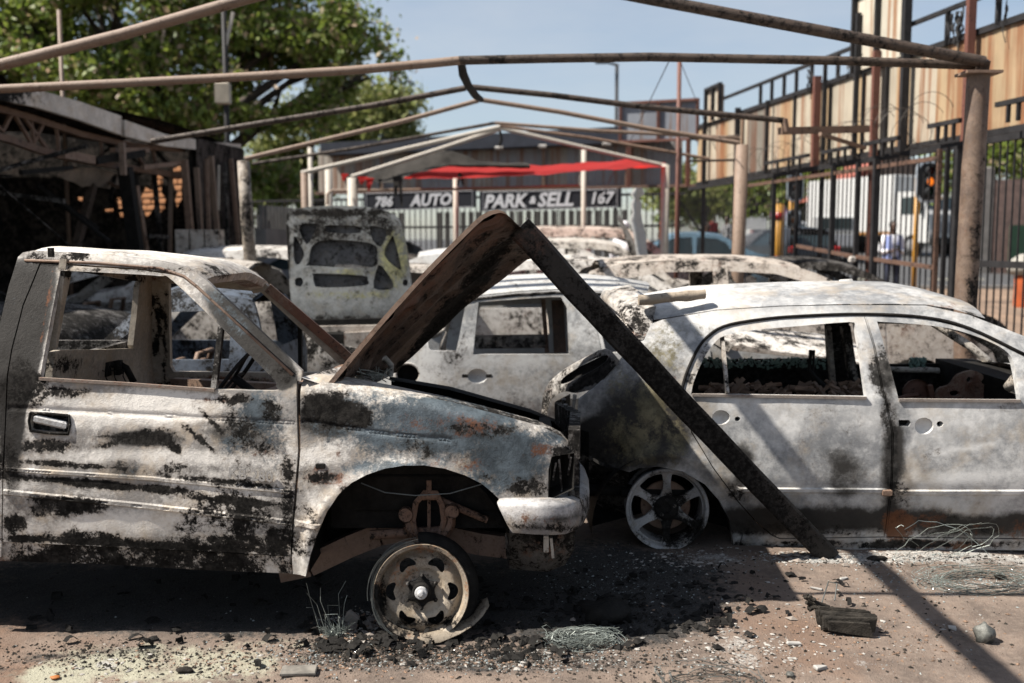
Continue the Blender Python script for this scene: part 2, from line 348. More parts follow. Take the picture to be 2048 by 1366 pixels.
gw = dict(
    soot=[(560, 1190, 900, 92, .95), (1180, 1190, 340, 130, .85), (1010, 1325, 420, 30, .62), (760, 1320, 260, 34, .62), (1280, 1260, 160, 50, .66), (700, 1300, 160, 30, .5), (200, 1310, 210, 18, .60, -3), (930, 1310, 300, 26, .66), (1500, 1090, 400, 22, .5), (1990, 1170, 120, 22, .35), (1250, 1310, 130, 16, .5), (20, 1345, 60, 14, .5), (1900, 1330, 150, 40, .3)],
    rust=[(1480, 1300, 90, 34, .52), (1660, 1118, 110, 12, .72), (1850, 1112, 220, 14, .72), (1990, 1125, 120, 16, .6), (1450, 1330, 60, 14, .46), (1740, 1325, 60, 10, .5), (560, 1310, 120, 24, .36), (215, 1330, 30, 14, .7), (1000, 1150, 120, 40, .34), (1420, 1120, 120, 20, .5), (1950, 1180, 150, 30, .44), (1560, 1330, 100, 30, .36)],
    blue=[(330, 1330, 300, 44, .74), (120, 1350, 120, 26, .8), (540, 1290, 130, 18, .5), (300, 1290, 200, 10, .45)])
def gh(x, y):
    return .010 * n3(x, y, 2.2) + .006 * n3(x, y, 9, 4)
b = MB(); xs = np.arange(-3.2, 4.0, .035); ys = np.arange(2.6, 6.2, .035)
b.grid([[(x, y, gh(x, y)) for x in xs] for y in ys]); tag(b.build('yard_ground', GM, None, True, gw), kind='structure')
b = MB(); x0, x1, y0, y1 = xs[0], xs[-1], ys[0], ys[-1]; Z = -.012
for (a, c, d, e) in ((-80, -10, 80, y0), (-80, y1, 80, 120), (-80, y0, x0, y1), (x1, y0, 80, y1)):
    nx, ny = 12, 12; b.grid([[(lin(i, 0, a, nx, d), lin(j, 0, c, ny, e), Z) for i in range(nx + 1)] for j in range(ny + 1)])
tag(b.build('ground', GM, None, True, None), kind='structure')
# street outside the fence climbs gently
def SZ(y): return float(np.interp(y, [7, 12, 23, 45, 80, 200], [-.02, .06, .33, 1.1, 1.7, 2.2]))
def FX(y): return 6.94 - .153 * y
b = MB(); rows = []
for y in (7, 10, 13, 17, 23, 27, 30): rows.append([(FX(y) + .5 + k * k * 1.2, y, SZ(y) + .01) for k in range(8)])
b.grid(rows); tag(b.build('pavement', plain('street_sand', (.30, .20, .135), .9, var=.35, scale=1.5, bump=.4), None, True), kind='structure')
b = MB(); rows = []
for y in (26, 30, 36, 45, 60, 80, 140, 200): rows.append([(x, y + max(0, 10 - x) * .0, SZ(y) + .02) for x in (-40, -10, 0, 5, 10, 20, 40, 90)])
b.grid(rows); tag(b.build('street', plain('asphalt', (.075, .075, .078), .85, var=.25, scale=3, bump=.3), None, True), kind='structure')
b = MB(); rows = [[(x, 26 - .01 * x, SZ(26) + z), (x, 26.2 - .01 * x, SZ(26) + z)] for x, z in ((4, .1), (10, .1), (40, .1))]; b.grid(rows); b.grid([[(x, 26 - .01 * x, SZ(26) + .0), (x, 26 - .01 * x, SZ(26) + .1)] for x in (4, 10, 40)]); tag(b.build('kerb', plain('concrete', (.38, .36, .33), .8), None, True), kind='structure')
b = MB()
for k in range(6): b.grid([[(9 + k * 3.2, 29.0, SZ(29) + .035), (10.6 + k * 3.2, 29.0, SZ(29) + .035)], [(9 + k * 3.2, 29.3, SZ(29.3) + .035), (10.6 + k * 3.2, 29.3, SZ(29.3) + .035)]])
tag(b.build('road_marking', plain('road_paint', (.62, .58, .45), .7), None), kind='structure')
# ------------------------------------------------------------------ right fence with rusted hoarding
def FP(px, py=None, z=None, o=0):
    """point on the fence plane below / above photo column px"""
    d = ray(px, 485 if py is None else py); t = (6.94 + o) / (d.x + .153 * d.y); p = Vector((d.x * t, d.y * t, CAM_Z + d.z * t))
    if z is not None: p.z = z
    return p
def rust_sheet(name, base, streak, seed, amt=.5):
    n = Nd(name); n.co = n.coords(); lo = n.coords((5, 5, .22))
    s = n.noise(1.0, 6, .65, seed, lo); f = n.noise(1.2, 5, .6, seed + 4)
    base = tuple(q * .72 for q in base); streak = tuple(q * .8 for q in streak); c = n.mix(n.mr(f, .35, .68), base, tuple(q * .74 for q in base)); c = n.mix(n.math('MULTIPLY', n.mr(s, .56 - amt * .12, .64 - amt * .05), .85), c, n.mix(n.noise(9, 4, .6, seed + 8), streak, tuple(q * .5 for q in streak)))
    return n.out(c, .6, .0, s, .2, .01)
HT = rust_sheet('tall_board_sheet', (.62, .57, .47), (.32, .14, .05), 43, .5); HS = [rust_sheet('hoarding_sheet', (.47, .41, .32), (.27, .11, .042), 3, .75), rust_sheet('hoarding_sheet_rusted', (.44, .32, .19), (.26, .09, .03), 9, 1.1), rust_sheet('hoarding_sheet_dark', (.20, .18, .15), (.15, .07, .04), 15, .7)]
MF = plain('black_frame', (.022, .021, .022), .6, var=.4, scale=8); MR = burnt('maroon_post', ash=(.17, .065, .045), grey=(.085, .035, .028), soot=.03, rust=.08, seed=101, scale=2.5)
hb = thing('hoarding', 'long rust-streaked sheet metal hoarding above the street fence, on dark posts', 'hoarding', FP(1700, z=0))
seams = [2330, 2230, 2150, 2088, 2050, 2016, 1986, 1962, 1938, 1886, 1860, 1836, 1808, 1782, 1755, 1722, 1702, 1676, 1655, 1626, 1602, 1578, 1554, 1528, 1508, 1490, 1470, 1452, 1436, 1420, 1405, 1392]
def zt(px): return 3.96
def zb(px): return 2.86
for i, (a, c) in enumerate(zip(seams, seams[1:])):
    p, q = FP(a), FP(c); tin = Vector((.03, .0, 0)); nrm = Vector((-1, -.153, 0)).normalized(); ln = (q - p).length
    k = max(4, int(ln / .07)); b = MB(); r0, r1 = [], []
    for j in range(k + 1):
        w = p.lerp(q, j / k); o = nrm * (.003 * math.sin(j * 1.9 + i)); r0.append(Vector((w.x, w.y, zb(a))) + o); r1.append(Vector((w.x, w.y, zt(a))) + o)
    b.grid([r0, r1]); b.grid([[v - nrm * .02 for v in r0], [v - nrm * .02 for v in r1]], flip=True)
    b.build('sheet_panel', HS[2 if a < 1530 and a > 1500 else (1 if (i % 3 == 0 or a > 1930) else 0)], hb)
b = MB()
for z in (3.98, 2.84): b.bar(FP(2330, z=z), FP(1392, z=z), .07, .07)
b.bar(FP(2330, z=4.36) , FP(1440, z=4.36), .05, .05)
b.build('hoarding_rail', MF, hb)
for px in (2200, 2035, 1975, 1877, 1795, 1753, 1726, 1700, 1665, 1640, 1614, 1584, 1560, 1536, 1514): b = MB(); b.bar(FP(px, z=3.98), FP(px, z=4.36), .05, .05, (0, 1, 0)); b.build('rail_strut', MF, hb)
for px, zz, w, m, zl in ((1922, 5.2, .085, MR, -.02), (1797, 5.1, .09, MF, 2.74), (1740, 4.15, .085, MR, -.02), (1702, 4.75, .06, MF, 2.74), (1625, 4.1, .10, MR, 2.6), (1640, 4.02, .06, MF, -.02), (1470, 4.05, .09, MF, -.02), (1528, 4.0, .06, MF, 2.7), (1405, 4.0, .08, MF, -.02), (2120, 4.1, .1, MR, -.02)):
    b = MB(); b.bar(FP(px, z=zl, o=-.11), FP(px, z=zz, o=-.11), w, w, (0, 1, 0)); b.build('post', m, hb)
for px in (1766, 1655, 1585, 1720): b = MB(); n = Vector((-.03, -.005, 0)); b.bar(FP(px, z=2.86) + n, FP(px, z=3.97) + n, .035, .035, (0, 1, 0)); b.build('seam_bar', MF, hb)
b = MB()
for i in range(34):
    p = FP(R.choice((1900, 1880, 1895, 1985, 1975, 1705, 1690, 1665, 1610)) + R.uniform(-8, 8), z=R.uniform(4.1, 4.36), o=-.05); l = R.uniform(.12, .4); w = R.uniform(.01, .05); b.grid([[p + Vector((R.uniform(-.02, .02), s_ * w * (1 - t) + .04 * math.sin(t * 5 + i), -l * t)) for s_ in (-1, 0, 1)] for t in (0, .3, .6, 1)])
tag(b.build('burnt_banner_shreds', MF, hb), kind='stuff')
# tall sign boards standing on the hoarding
def tall_board(px0, px1, z0, z1, mid, lab):
    t = thing('sign_board', lab, 'sign board', FP((px0 + px1) / 2, z=z0)); n = Vector((-.06, -.01, 0))
    for a, c in ((px0, mid), (mid, px1)):
        p, q = FP(a) + n, FP(c) + n; b = MB(); b.add([(p.x, p.y, z0), (q.x, q.y, z0), (q.x, q.y, z1), (p.x, p.y, z1)] + [(p.x + .05, p.y, z0), (q.x + .05, q.y, z0), (q.x + .05, q.y, z1), (p.x + .05, p.y, z1)], [(0, 1, 2, 3), (7, 6, 5, 4), (0, 4, 5, 1), (3, 2, 6, 7), (0, 3, 7, 4), (1, 5, 6, 2)]); b.build('board_panel', HT, t)
    for a in (px0, mid, px1): b = MB(); b.bar(FP(a, z=z0) + n * 1.5, FP(a, z=z1 + .03) + n * 1.5, .07, .07, (0, 1, 0)); b.build('frame_bar', MF, t)
    b = MB(); b.bar(FP(px0, z=z1) + n * 1.5, FP(px1, z=z1) + n * 1.5, .06, .06); b.build('frame_bar', MF, t)
tall_board(1806, 1706, 3.99, 5.02, 1752, 'tall rust-stained blank sign board rising over the hoarding beside the near post')
tall_board(1443, 1415, 3.99, 4.62, 1429, 'small bare white sign board far along the hoarding, cut off by the sky')
# steel bar fence below the hoarding
fe = thing('steel_fence', 'black steel bar fence and sliding gate along the street under the hoarding', 'fence', FP(1700, z=0) + Vector((-.25, 0, 0)))
bar_me = None; fo = Vector((-.16, -.02, 0))
y = 8.3
while y < 21.5:
    p = Vector((FX(y), y, 0)) + fo
    if bar_me is None: b = MB(); b.bar(p + Vector((0, 0, .02)), p + Vector((0, 0, 2.78)), .015, .015, (0, 1, 0)); o0 = b.build('fence_bar', MF, fe); bar_me = o0; p0 = p
    else: o = o0.copy(); C.objects.link(o); o.parent = fe; o.location = p - p0
    y += .118
for (a, c, z) in ((2330, 1392, 2.74), (2330, 1392, .22), (2330, 1975, 1.42)): b = MB(); b.bar(FP(a, z=z) + fo, FP(c, z=z) + fo, .06, .07); b.build('fence_rail', MF, fe)
rb = burnt('gate_rail_rust', ash=(.15, .085, .06), grey=(.06, .04, .03), soot=.1, rust=.1, seed=103, scale=3)
gx = fo + Vector((-.07, 0, 0))
for a, c, z0, z1 in ((1592, 1712, 1.60, 1.46), (1712, 1870, 1.46, 1.36), (1490, 1872, 2.62, 2.62)): b = MB(); b.bar(FP(a, z=z0, o=-.24), FP(c, z=z1, o=-.24), .04, .05); b.build('gate_rail', rb, fe)
for px, m, w in ((1592, MF, .05), (1712, MF, .06), (1872, rb, .045), (1888, MF, .045), (1663, MF, .07), (1748, MF, .08), (1545, MF, .06), (1485, MF, .07), (1912, MF, .09)): b = MB(); b.bar(FP(px, z=0, o=-.24), FP(px, z=2.72, o=-.24), w, w, (0, 1, 0)); b.build('gate_post', m, fe)
b = MB(); b.box(FP(1705, z=1.42, o=-.3), (.07, .10, .09), None, .02); b.build('padlock', M['white'], fe)
for px0, px1, z in ((1848, 1910, 2.98), (1980, 2060, 3.06), (1722, 1790, 2.92), (1525, 1612, 2.92), (1640, 1695, 2.92)):
    b = MB(); b.bar(FP(px0, z=z, o=-.35), FP(px1, z=z, o=-.35), .045, .05)
    for t in (.3, .55, .8): q = FP(px0 + (px1 - px0) * t, z=z, o=-.35); b.bar(q, q - Vector((0, 0, .2)), .035, .035, (0, 1, 0))
    b.build('gate_guide', MF, fe)
bw = plain('barbed_wire_steel', (.10, .085, .075), .5, .4); b = MB()
def coil(b, pts, r, turns, w=.004):
    L = []
    for i in range(turns * 20 + 1):
        t = i / (turns * 20); k = t * (len(pts) - 1); j = min(int(k), len(pts) - 2); c = pts[j].lerp(pts[j + 1], k - j); a = 2 * math.pi * turns * t; d = (pts[j + 1] - pts[j]).normalized(); s = d.cross(Vector((0, 0, 1))).normalized()
        L.append(c + (s * math.cos(a) + Vector((0, 0, 1)) * math.sin(a)) * (r * (1 + .15 * math.sin(a * .37))))
    b.tube(L, w, 4)
coil(b, [FP(px, z=3.05 + .12 * math.sin(px * .05)) + Vector((-.25, 0, 0)) for px in (1900, 1850, 1800, 1750, 1700, 1640)], .26, 13)
coil(b, [FP(px, z=3.0) + Vector((-.2, 0, 0)) for px in (1640, 1560, 1480)], .22, 9)
tag(b.build('barbed_wire_coil', bw), 'loose coil of barbed wire strung along the top of the street fence', 'barbed wire')
# ------------------------------------------------------------------ back fence with boards and signs
def BY(x): return 21.1 + (3.7 - x) * .40
def BP(px, py=None, z=None):
    d = ray(px, 485 if py is None else py); t = (21.1 + 3.7 * .40) / (d.y + .40 * d.x); p = Vector((d.x * t, d.y * t, CAM_Z + d.z * t))
    if z is not None: p.z = z
    return p
bh = thing('back_hoarding', 'grey rust-streaked hoarding with a dark top band across the back of the yard', 'hoarding', BP(1000, z=0))
gs = rust_sheet('back_sheet', (.25, .245, .25), (.22, .10, .05), 23, .5); gs2 = rust_sheet('back_sheet_rusted', (.30, .27, .23), (.26, .12, .06), 29, .7)
ps = list(range(640, 1400, 38))
for i, (a, c) in enumerate(zip(ps, ps[1:])):
    b = MB(); p, q = BP(a), BP(c); r0, r1 = [], []; zlo, zhi = 2.85, 3.92
    for j in range(7): w = p.lerp(q, j / 6); o = Vector((-.37, -.93, 0)) * (.012 if j % 2 else 0); r0.append(Vector((w.x, w.y, zlo)) + o); r1.append(Vector((w.x, w.y, zhi)) + o)
    b.grid([r0, r1]); b.grid([[v + Vector((0, .03, 0)) for v in r0], [v + Vector((0, .03, 0)) for v in r1]]); b.build('sheet_panel', gs2 if (i % 4 == 0 or i < 3) else gs, bh)
b = MB(); p, q = BP(662, z=0), BP(1318, z=0); n = Vector((-.037, -.093, 0)) * 4
b.add([p + n + Vector((0, 0, 3.72)), q + n + Vector((0, 0, 3.74)), q + n + Vector((0, 0, 4.08)), p + n + Vector((0, 0, 4.0)), p + Vector((0, 0, 3.72)), q + Vector((0, 0, 3.74)), q + Vector((0, 0, 4.08)), p + Vector((0, 0, 4.0))], [(0, 1, 2, 3), (7, 6, 5, 4), (3, 2, 6, 7), (1, 0, 4, 5), (0, 3, 7, 4), (2, 1, 5, 6)]); b.build('top_band', plain('navy_band', (.02, .023, .032), .7), bh)
for px in (906, 1020, 1104, 1228): b = MB(); b.box(BP(px, z=3.70) + n * 1.6, (.18, .12, .07), None, .02); b.build('flood_lamp', M['white'], bh)
for px in (770, 1090, 1164, 1255): b = MB(); b.bar(BP(px, z=2.86) + n * .3, BP(px, z=3.72) + n * .3, .07, .05, (0, 1, 0)); b.build('board_post', M['rustdark'] if px != 1164 else M['pipe_pale'], bh)
b = MB(); b.bar(BP(640, z=2.83) + n * .4, BP(1395, z=2.83) + n * .4, .06, .06); b.build('board_rail', rb, bh)
tb = thing('blank_billboard', 'blank blue-grey billboard standing above the back hoarding beside the guyed pole', 'billboard', BP(1306, z=3.9) + Vector((0, -.5, 0)))
for a, c in ((1234, 1272), (1273, 1305), (1306, 1345), (1346, 1381)):
    p, q = BP(a), BP(c); o = Vector((0, -.45, 0)); b = MB(); b.add([Vector((w.x, w.y + dd, z)) + o for dd in (0, .05) for w, z in ((p, 3.75), (q, 3.75), (q, 4.52), (p, 4.52))], [(0, 1, 2, 3), (7, 6, 5, 4), (3, 2, 6, 7), (0, 3, 7, 4), (2, 1, 5, 6), (1, 0, 4, 5)]); b.build('board_panel', rust_sheet('billboard_sheet', (.24, .26, .30), (.20, .12, .08), 37, .2), tb)
b = MB(); o = Vector((0, -.50, 0))
for z in (3.75, 4.54): b.bar(BP(1232, z=z) + o, BP(1383, z=z) + o, .06, .05)
for px in (1233, 1306, 1382): b.bar(BP(px, z=3.7) + o, BP(px, z=4.56) + o, .06, .06, (0, 1, 0))
for px in (1250, 1365): b.bar(BP(px, z=2.8) + o, BP(px, z=3.75) + o, .09, .09, (0, 1, 0))
b.build('board_frame', MR, tb)
bf = thing('bar_fence', 'black bar fence at the back of the yard below the black name signs', 'fence', BP(1000, z=0) + Vector((0, -.3, 0)))
o1 = None; x = -9.0
while x < 3.6:
    p = Vector((x, BY(x) - .3, 0))
    if o1 is None: b = MB(); b.bar(p, p + Vector((0, 0, 2.7)), .025, .025, (0, 1, 0)); o1 = b.build('fence_bar', MF, bf); q0 = p
    else: o = o1.copy(); C.objects.link(o); o.parent = bf; o.location = p - q0
    x += .13
for z in (.25, 2.0, 2.66): b = MB(); b.bar((-9, BY(-9) - .3, z), (3.6, BY(3.6) - .3, z), .06, .05); b.build('fence_rail', MF, bf)
WALL = plain('back_wall_plaster', (.20, .20, .20), .85, var=.3, scale=1.5)
b = MB(); b.bar((-9.5, BY(-9.5) + .9, .5), (3.4, BY(3.4) + .9, .5), .2, 1.0); tag(b.build('low_wall', plain('brown_wall', (.11, .065, .05), .85, var=.4), None), 'low brown wall behind the back bar fence', 'wall')
pkf = thing('picket_fence', 'row of pale upright fence boards glimpsed behind the back bar fence', 'fence', (-3, BY(-3) + 1.6, 0)); o2 = None
PALE = plain('pale_board', (.20, .195, .185), .7, var=.3)
for i in range(60):
    x = -9 + i * .2; p = Vector((x, BY(x) + 1.6, 0))
    if i in (32, 33, 34, 35): continue
    if o2 is None: b = MB(); b.box(p + Vector((0, 0, 1.2)), (.13, .04, 2.4)); o2 = b.build('picket', PALE, pkf); q0 = p
    else: o = o2.copy(); C.objects.link(o); o.parent = pkf; o.location = p - q0
SB = plain('sign_black', (.014, .015, .019), .5, var=.2); SW = plain('sign_letters', (.62, .63, .66), .5, var=.1)
def sign(pxa, pxb, ya, yb, lab, words):
    o = Vector((-.02, -.42, 0)); p, q = BP(pxa, (ya + yb) / 2) + o, BP(pxb, (ya + yb) / 2) + o; z0, z1 = BP(pxa, yb).z, BP(pxa, ya).z; z0b, z1b = BP(pxb, yb - 8).z, BP(pxb, ya - 6).z
    t = thing('name_sign', lab, 'sign', (p + q) / 2); b = MB(); d = Vector((0, .05, 0))
    P = [Vector((p.x, p.y, z0)), Vector((q.x, q.y, z0b)), Vector((q.x, q.y, z1b)), Vector((p.x, p.y, z1))]
    b.add(P + [v + d for v in P], [(0, 1, 2, 3), (7, 6, 5, 4), (0, 4, 5, 1), (3, 2, 6, 7), (0, 3, 7, 4), (1, 5, 6, 2)]); b.build('sign_panel', SB, t)
    ux = (P[1] - P[0]).normalized(); nn = ux.cross(Vector((0, 0, 1))) * .02; b = MB()
    c = [v + nn for v in (P[0].lerp(P[2], .03), P[1].lerp(P[3], .03), P[2].lerp(P[0], .03), P[3].lerp(P[1], .03))]
    for a_, b_ in zip(c, c[1:] + c[:1]): b.bar(a_, b_, .012, .012)
    b.build('sign_border', SW, t)
    for s, px, size, bold in words:
        k = (px - pxa) / (pxb - pxa); zc = z0 + (z0b - z0) * k; base = P[0].lerp(P[1], k) + nn; h = z1 - z0
        text_mesh('lettering', s, h * size, SW, t, Vector((base.x, base.y, zc + h * (.5 - size * .36))), ux, (0, 0, 1), .006, 'LEFT', .22, bold * h)
sign(734, 956, 388, 424, 'black name sign reading 786 AUTO on the back fence', [('786', 757, .74, .02), ('AUTO', 830, .86, .03)])
sign(962, 1241, 385, 424, 'black sign reading PARK & SELL 167 on the back fence', [('PARK', 972, .92, .03), ('&', 1064, .5, .02), ('SELL', 1080, .95, .03), ('167', 1180, .78, .02)])
# ------------------------------------------------------------------ burnt carport frames
def pipe(name, pts, r, mat, parent, D=None, n=8):
    b = MB(); b.tube([at(*p) if len(p) == 3 else at(p[0], p[1], D) for p in pts], r, n); return b.build(name, mat, parent, True, None, 50)
cp = thing('carport_frame', 'nearest scorched pipe frame of the carport, its rafters spanning the top of the view', 'carport frame', (3.55, 7.5, 0))
pc = at(1957, 150, 7.5); b = MB(); ft = at(1934, 800, 7.5); b.tube([Vector((ft.x, 7.5, 0)), Vector((pc.x - .02, 7.5, 1.2)), Vector((pc.x, 7.5, pc.z))], .082, 12); b.build('post', M['pipe'], cp, True, dict(soot=[(1960, 190, 40, 30, .6), (1945, 560, 16, 90, .45)], ash=[(1955, 400, 30, 200, .4)]), 50)
b = MB(); b.box(pc + Vector((0, 0, .01)), (.26, .22, .02)); b.build('cap_plate', M['rustdark'], cp)
pipe('rafter', [(1968, 124, 7.45), (1640, 62, 7.45), (1310, 0, 7.45), (1080, -45, 7.45), (833, -91, 7.45)], .043, M['pipe_dark'], cp)
pipe('rafter', [(833, -91, 7.45), (490, -2, 7.45), (240, 70, 7.45), (0, 130, 7.45), (-240, 190, 7.45)], .042, M['pipe'], cp)
b = MB(); b.bar(at(1968, 120, 7.45), at(1962, 152, 7.5), .07, .07, (0, 1, 0)); b.build('knee', M['pipe_dark'], cp)
pipe('tie_bar', [(-240, 190, 7.7), (0, 178, 7.7), (250, 166, 7.7), (500, 153, 7.7), (700, 141, 7.7), (860, 127, 7.7), (920, 121, 7.7)], .034, M['pipe'], cp)
pipe('tie_bar', [(918, 121, 7.7), (1100, 117, 7.7), (1300, 114, 7.7), (1500, 118, 7.7), (1700, 122, 7.65), (1958, 131, 7.55)], .034, M['pipe_dark'], cp)
pipe('ridge_strap', [(922, 122, 7.75), (926, 148, 8.1), (937, 172, 8.6), (950, 190, 9.2), (962, 199, 10.2)], [.03, .036, .033, .036, .03], M['black'], cp)
c2 = thing('carport_frame', 'middle thin rusty gable frame of the carport ending at a bracket on the right', 'carport frame', at(1570, 240, 10))
pipe('rafter', [(303, 283, 10), (520, 247, 10), (740, 212, 10), (932, 176, 10)], .030, M['pipe_dark'], c2)
pipe('rafter', [(940, 174, 10), (1100, 190, 10), (1290, 214, 10), (1568, 241, 10)], .030, M['pipe_dark'], c2)
pipe('drop_bracket', [(1568, 238, 10), (1572, 264, 10)], .035, M['rustdark'], c2)
b = MB(); b.bar(at(1560, 262, 10), at(1735, 258, 10.6), .06, .07); b.bar(at(1640, 268, 10.1), at(1730, 296, 10.6), .035, .035); b.build('bracket_arm', M['rustdark'], c2)
c3 = thing('carport_frame', 'dark gable frame below the middle one, standing on round posts', 'carport frame', at(1484, 300, 11.6))
pipe('rafter', [(490, 318, 11.6), (640, 282, 11.6), (800, 244, 11.6), (957, 201, 11.6)], .028, M['pipe'], c3)
pipe('rafter', [(957, 199, 11.6), (1120, 224, 11.6), (1300, 258, 11.6), (1478, 286, 11.6)], .028, M['pipe'], c3)
p = at(1484, 290, 11.6); b = MB(); b.tube([(p.x - .03, 11.6, 0), (p.x, 11.6, p.z)], .075, 12); b.build('post', M['pipe'], c3, True)
p = at(487, 322, 11.6); b = MB(); b.tube([(p.x + .14, 11.6, 0), (p.x + .02, 11.6, 1.9), (p.x, 11.6, p.z)], .07, 12); b.build('post', M['pipe_pale'], c3, True, dict(soot=[(492, 400, 20, 100, .52)]))
c4 = thing('carport_frame', 'small far gable frame of thin dark pipes in front of the back hoarding', 'carport frame', at(990, 247, 14.5))
pipe('rafter', [(505, 328, 14.5), (700, 298, 14.5), (990, 246, 14.5)], .024, M['pipe_dark'], c4); pipe('rafter', [(990, 246, 14.5), (1200, 262, 14.5), (1480, 276, 14.5)], .026, M['pipe'], c4); pipe('rafter', [(1000, 252, 15), (1180, 276, 15), (1420, 318, 15)], .024, M['rustdark'], c4)
pipe('eave_bar', [(1478, 272, 14.5), (1380, 278, 14.5), (1378, 322, 14.5), (1470, 320, 14.5)], .02, M['pipe_dark'], c4)
c5 = thing('carport_frame', 'pale painted gable frame furthest back, still carrying torn red shade cloth', 'carport frame', at(1000, 255, 17))
pipe('rafter', [(603, 346, 16), (780, 305, 16), (1000, 254, 16)], .036, M['pipe_pale'], c5)
pipe('rafter', [(703, 354, 17.5), (880, 298, 17.5), (1000, 258, 17.5)], .04, M['pipe_pale'], c5); pipe('rafter', [(1000, 256, 17.5), (1160, 293, 17.5), (1332, 332, 17.5)], .036, M['pipe_pale'], c5)
for px, y0, D, m, r in ((609, 346, 16, M['pipe'], .06), (705, 356, 17.5, M['pipe_pale'], .09), (657, 335, 19, M['pipe_pale'], .07), (911, 330, 19, M['pipe_pale'], .05), (1331, 330, 17.5, M['pipe_pale'], .075), (1168, 300, 20, M['pipe_pale'], .05), (620, 295, 18, M['pipe_pale'], .04)):
    p = at(px, y0, D); b = MB(); b.tube([(p.x, D, 0), (p.x, D, p.z)], r, 10); b.build('post', m, c5, True)
pipe('hook', [(1000, 262, 16.5), (1003, 280, 16.5), (998, 292, 16.5)], .025, M['black'], c5)
pipe('low_rail', [(655, 410, 18), (655, 388, 18), (664, 381, 18), (780, 380, 18), (930, 378, 18), (1160, 372, 18)], .025, M['pipe'], c5)
# torn shade cloth hanging from it
RED = plain('red_shade_cloth', (.42, .018, .016), .75, var=.25, scale=3); _r = Nd('red_shade_cloth_lit'); _t = _r.new('ShaderNodeBsdfTranslucent'); _t.inputs[0].default_value = (.60, .03, .025, 1); _r.out((.40, .02, .018), .8); _m = _r.new('ShaderNodeMixShader'); _m.inputs[0].default_value = .55; _r.t.links.new(_r.b.outputs[0], _m.inputs[1]); _r.t.links.new(_t.outputs[0], _m.inputs[2]); _r.t.links.new(_m.outputs[0], _r.t.nodes['Material Output'].inputs[0]); RED = _r.m
BLK = plain('burnt_cloth', (.05, .045, .04), .85, var=.6, scale=3)
def cloth(name, top, bot, D0, D1, mat, lab, sag=.1, k=0):
    b = MB(); n = 40; rows = []
    T = np.array(top, float); B = np.array(bot, float)
    for i in range(n + 1):
        t = i / n; u = np.interp(t * (len(T) - 1), range(len(T)), T[:, 0]), np.interp(t * (len(T) - 1), range(len(T)), T[:, 1]); v = np.interp(t * (len(B) - 1), range(len(B)), B[:, 0]), np.interp(t * (len(B) - 1), range(len(B)), B[:, 1])
        p, q = at(u[0], u[1], D1), at(v[0], v[1], D0); r = []
        for j in range(7): s = j / 6; w = p.lerp(q, s); w.z += .05 * mnoise.noise(Vector((w.x * 2.5, s * 4, k))) - sag * math.sin(math.pi * s) * .3; w.y += .08 * mnoise.noise(Vector((w.x * 2, s * 3, k + 5))); r.append(w)
        rows.append(r)
    b.grid(rows); o = b.build(name, mat, None, True); tag(o, lab, 'shade cloth'); return o
cloth('red_shade_cloth', [(822, 336), (850, 328), (940, 330), (1040, 331), (1180, 326), (1260, 318), (1330, 326)], [(808, 357), (850, 357), (930, 356), (1010, 353), (1100, 347), (1220, 338), (1330, 333)], 17.2, 18.5, RED, 'long torn strip of red shade cloth slung under the pale carport frame')
cloth('burnt_shade_cloth', [(716, 351), (780, 330), (850, 306), (905, 300), (960, 322), (1060, 328)], [(712, 357), (752, 362), (790, 366), (830, 346), (900, 330), (1060, 331)], 17.3, 17.9, BLK, 'blackened scrap of shade cloth drooping at the left end of the red strip', .2, 3)
b = MB()
for (x, y, l, w) in ((800, 352, 60, 10), (792, 352, 40, 14), (920, 345, 28, 7), (923, 350, 22, 8), (760, 358, 18, 8)): p = at(x, y, 17.3); q = at(x + R.uniform(-6, 6), y + l, 17.3); b.grid([[p.lerp(q, t) + Vector((s * w / 114 * (1 - t * .7), .02 * math.sin(9 * t + s), 0)) for s in (-.5, 0, .5)] for t in np.linspace(0, 1, 6)])
tag(b.build('hanging_rags', BLK, None, True), 'thin black rags dangling below the shade cloth', 'rags', kind='stuff')
b = MB()
for (x, y, l, w) in ((740, 356, 26, 16), (690, 348, 14, 14), (726, 354, 14, 20)): p = at(x, y, 17.2); q = at(x - 3, y + l, 17.2); b.grid([[p.lerp(q, t) + Vector((s * w / 114 * (1 - t * .8), .03 * math.sin(9 * t + s), 0)) for s in (-.5, 0, .5)] for t in np.linspace(0, 1, 6)])
tag(b.build('red_rag', RED, None, True), 'small red rags hanging at the left corner of the pale frame', 'rags', kind='stuff')
# the near bay of the carport, above the picture: its ridge beam and cross pipe throw the two shadows on car and ground
nb = thing('carport_beam', 'near carport ridge beam and cross pipe overhead, just out of the picture', 'carport beam', (-.74, 3.5, 3.3))
b = MB(); b.bar((-.66, 1.0, 3.3), (-.72, 5.75, 3.35), .085, .07); b.build('ridge_beam', M['pipe_dark'], nb)
b = MB(); b.tube([(-1.25, 4.16, 3.2), (2.6, 4.08, 3.2)], .022, 8); b.build('cross_pipe', M['pipe_dark'], nb)
for x in (-.72,): b = MB(); b.bar((x, 1.0, 3.3), (x, 1.0, 3.9), .08, .08, (0, 1, 0)); b.build('hanger', M['pipe_dark'], nb)
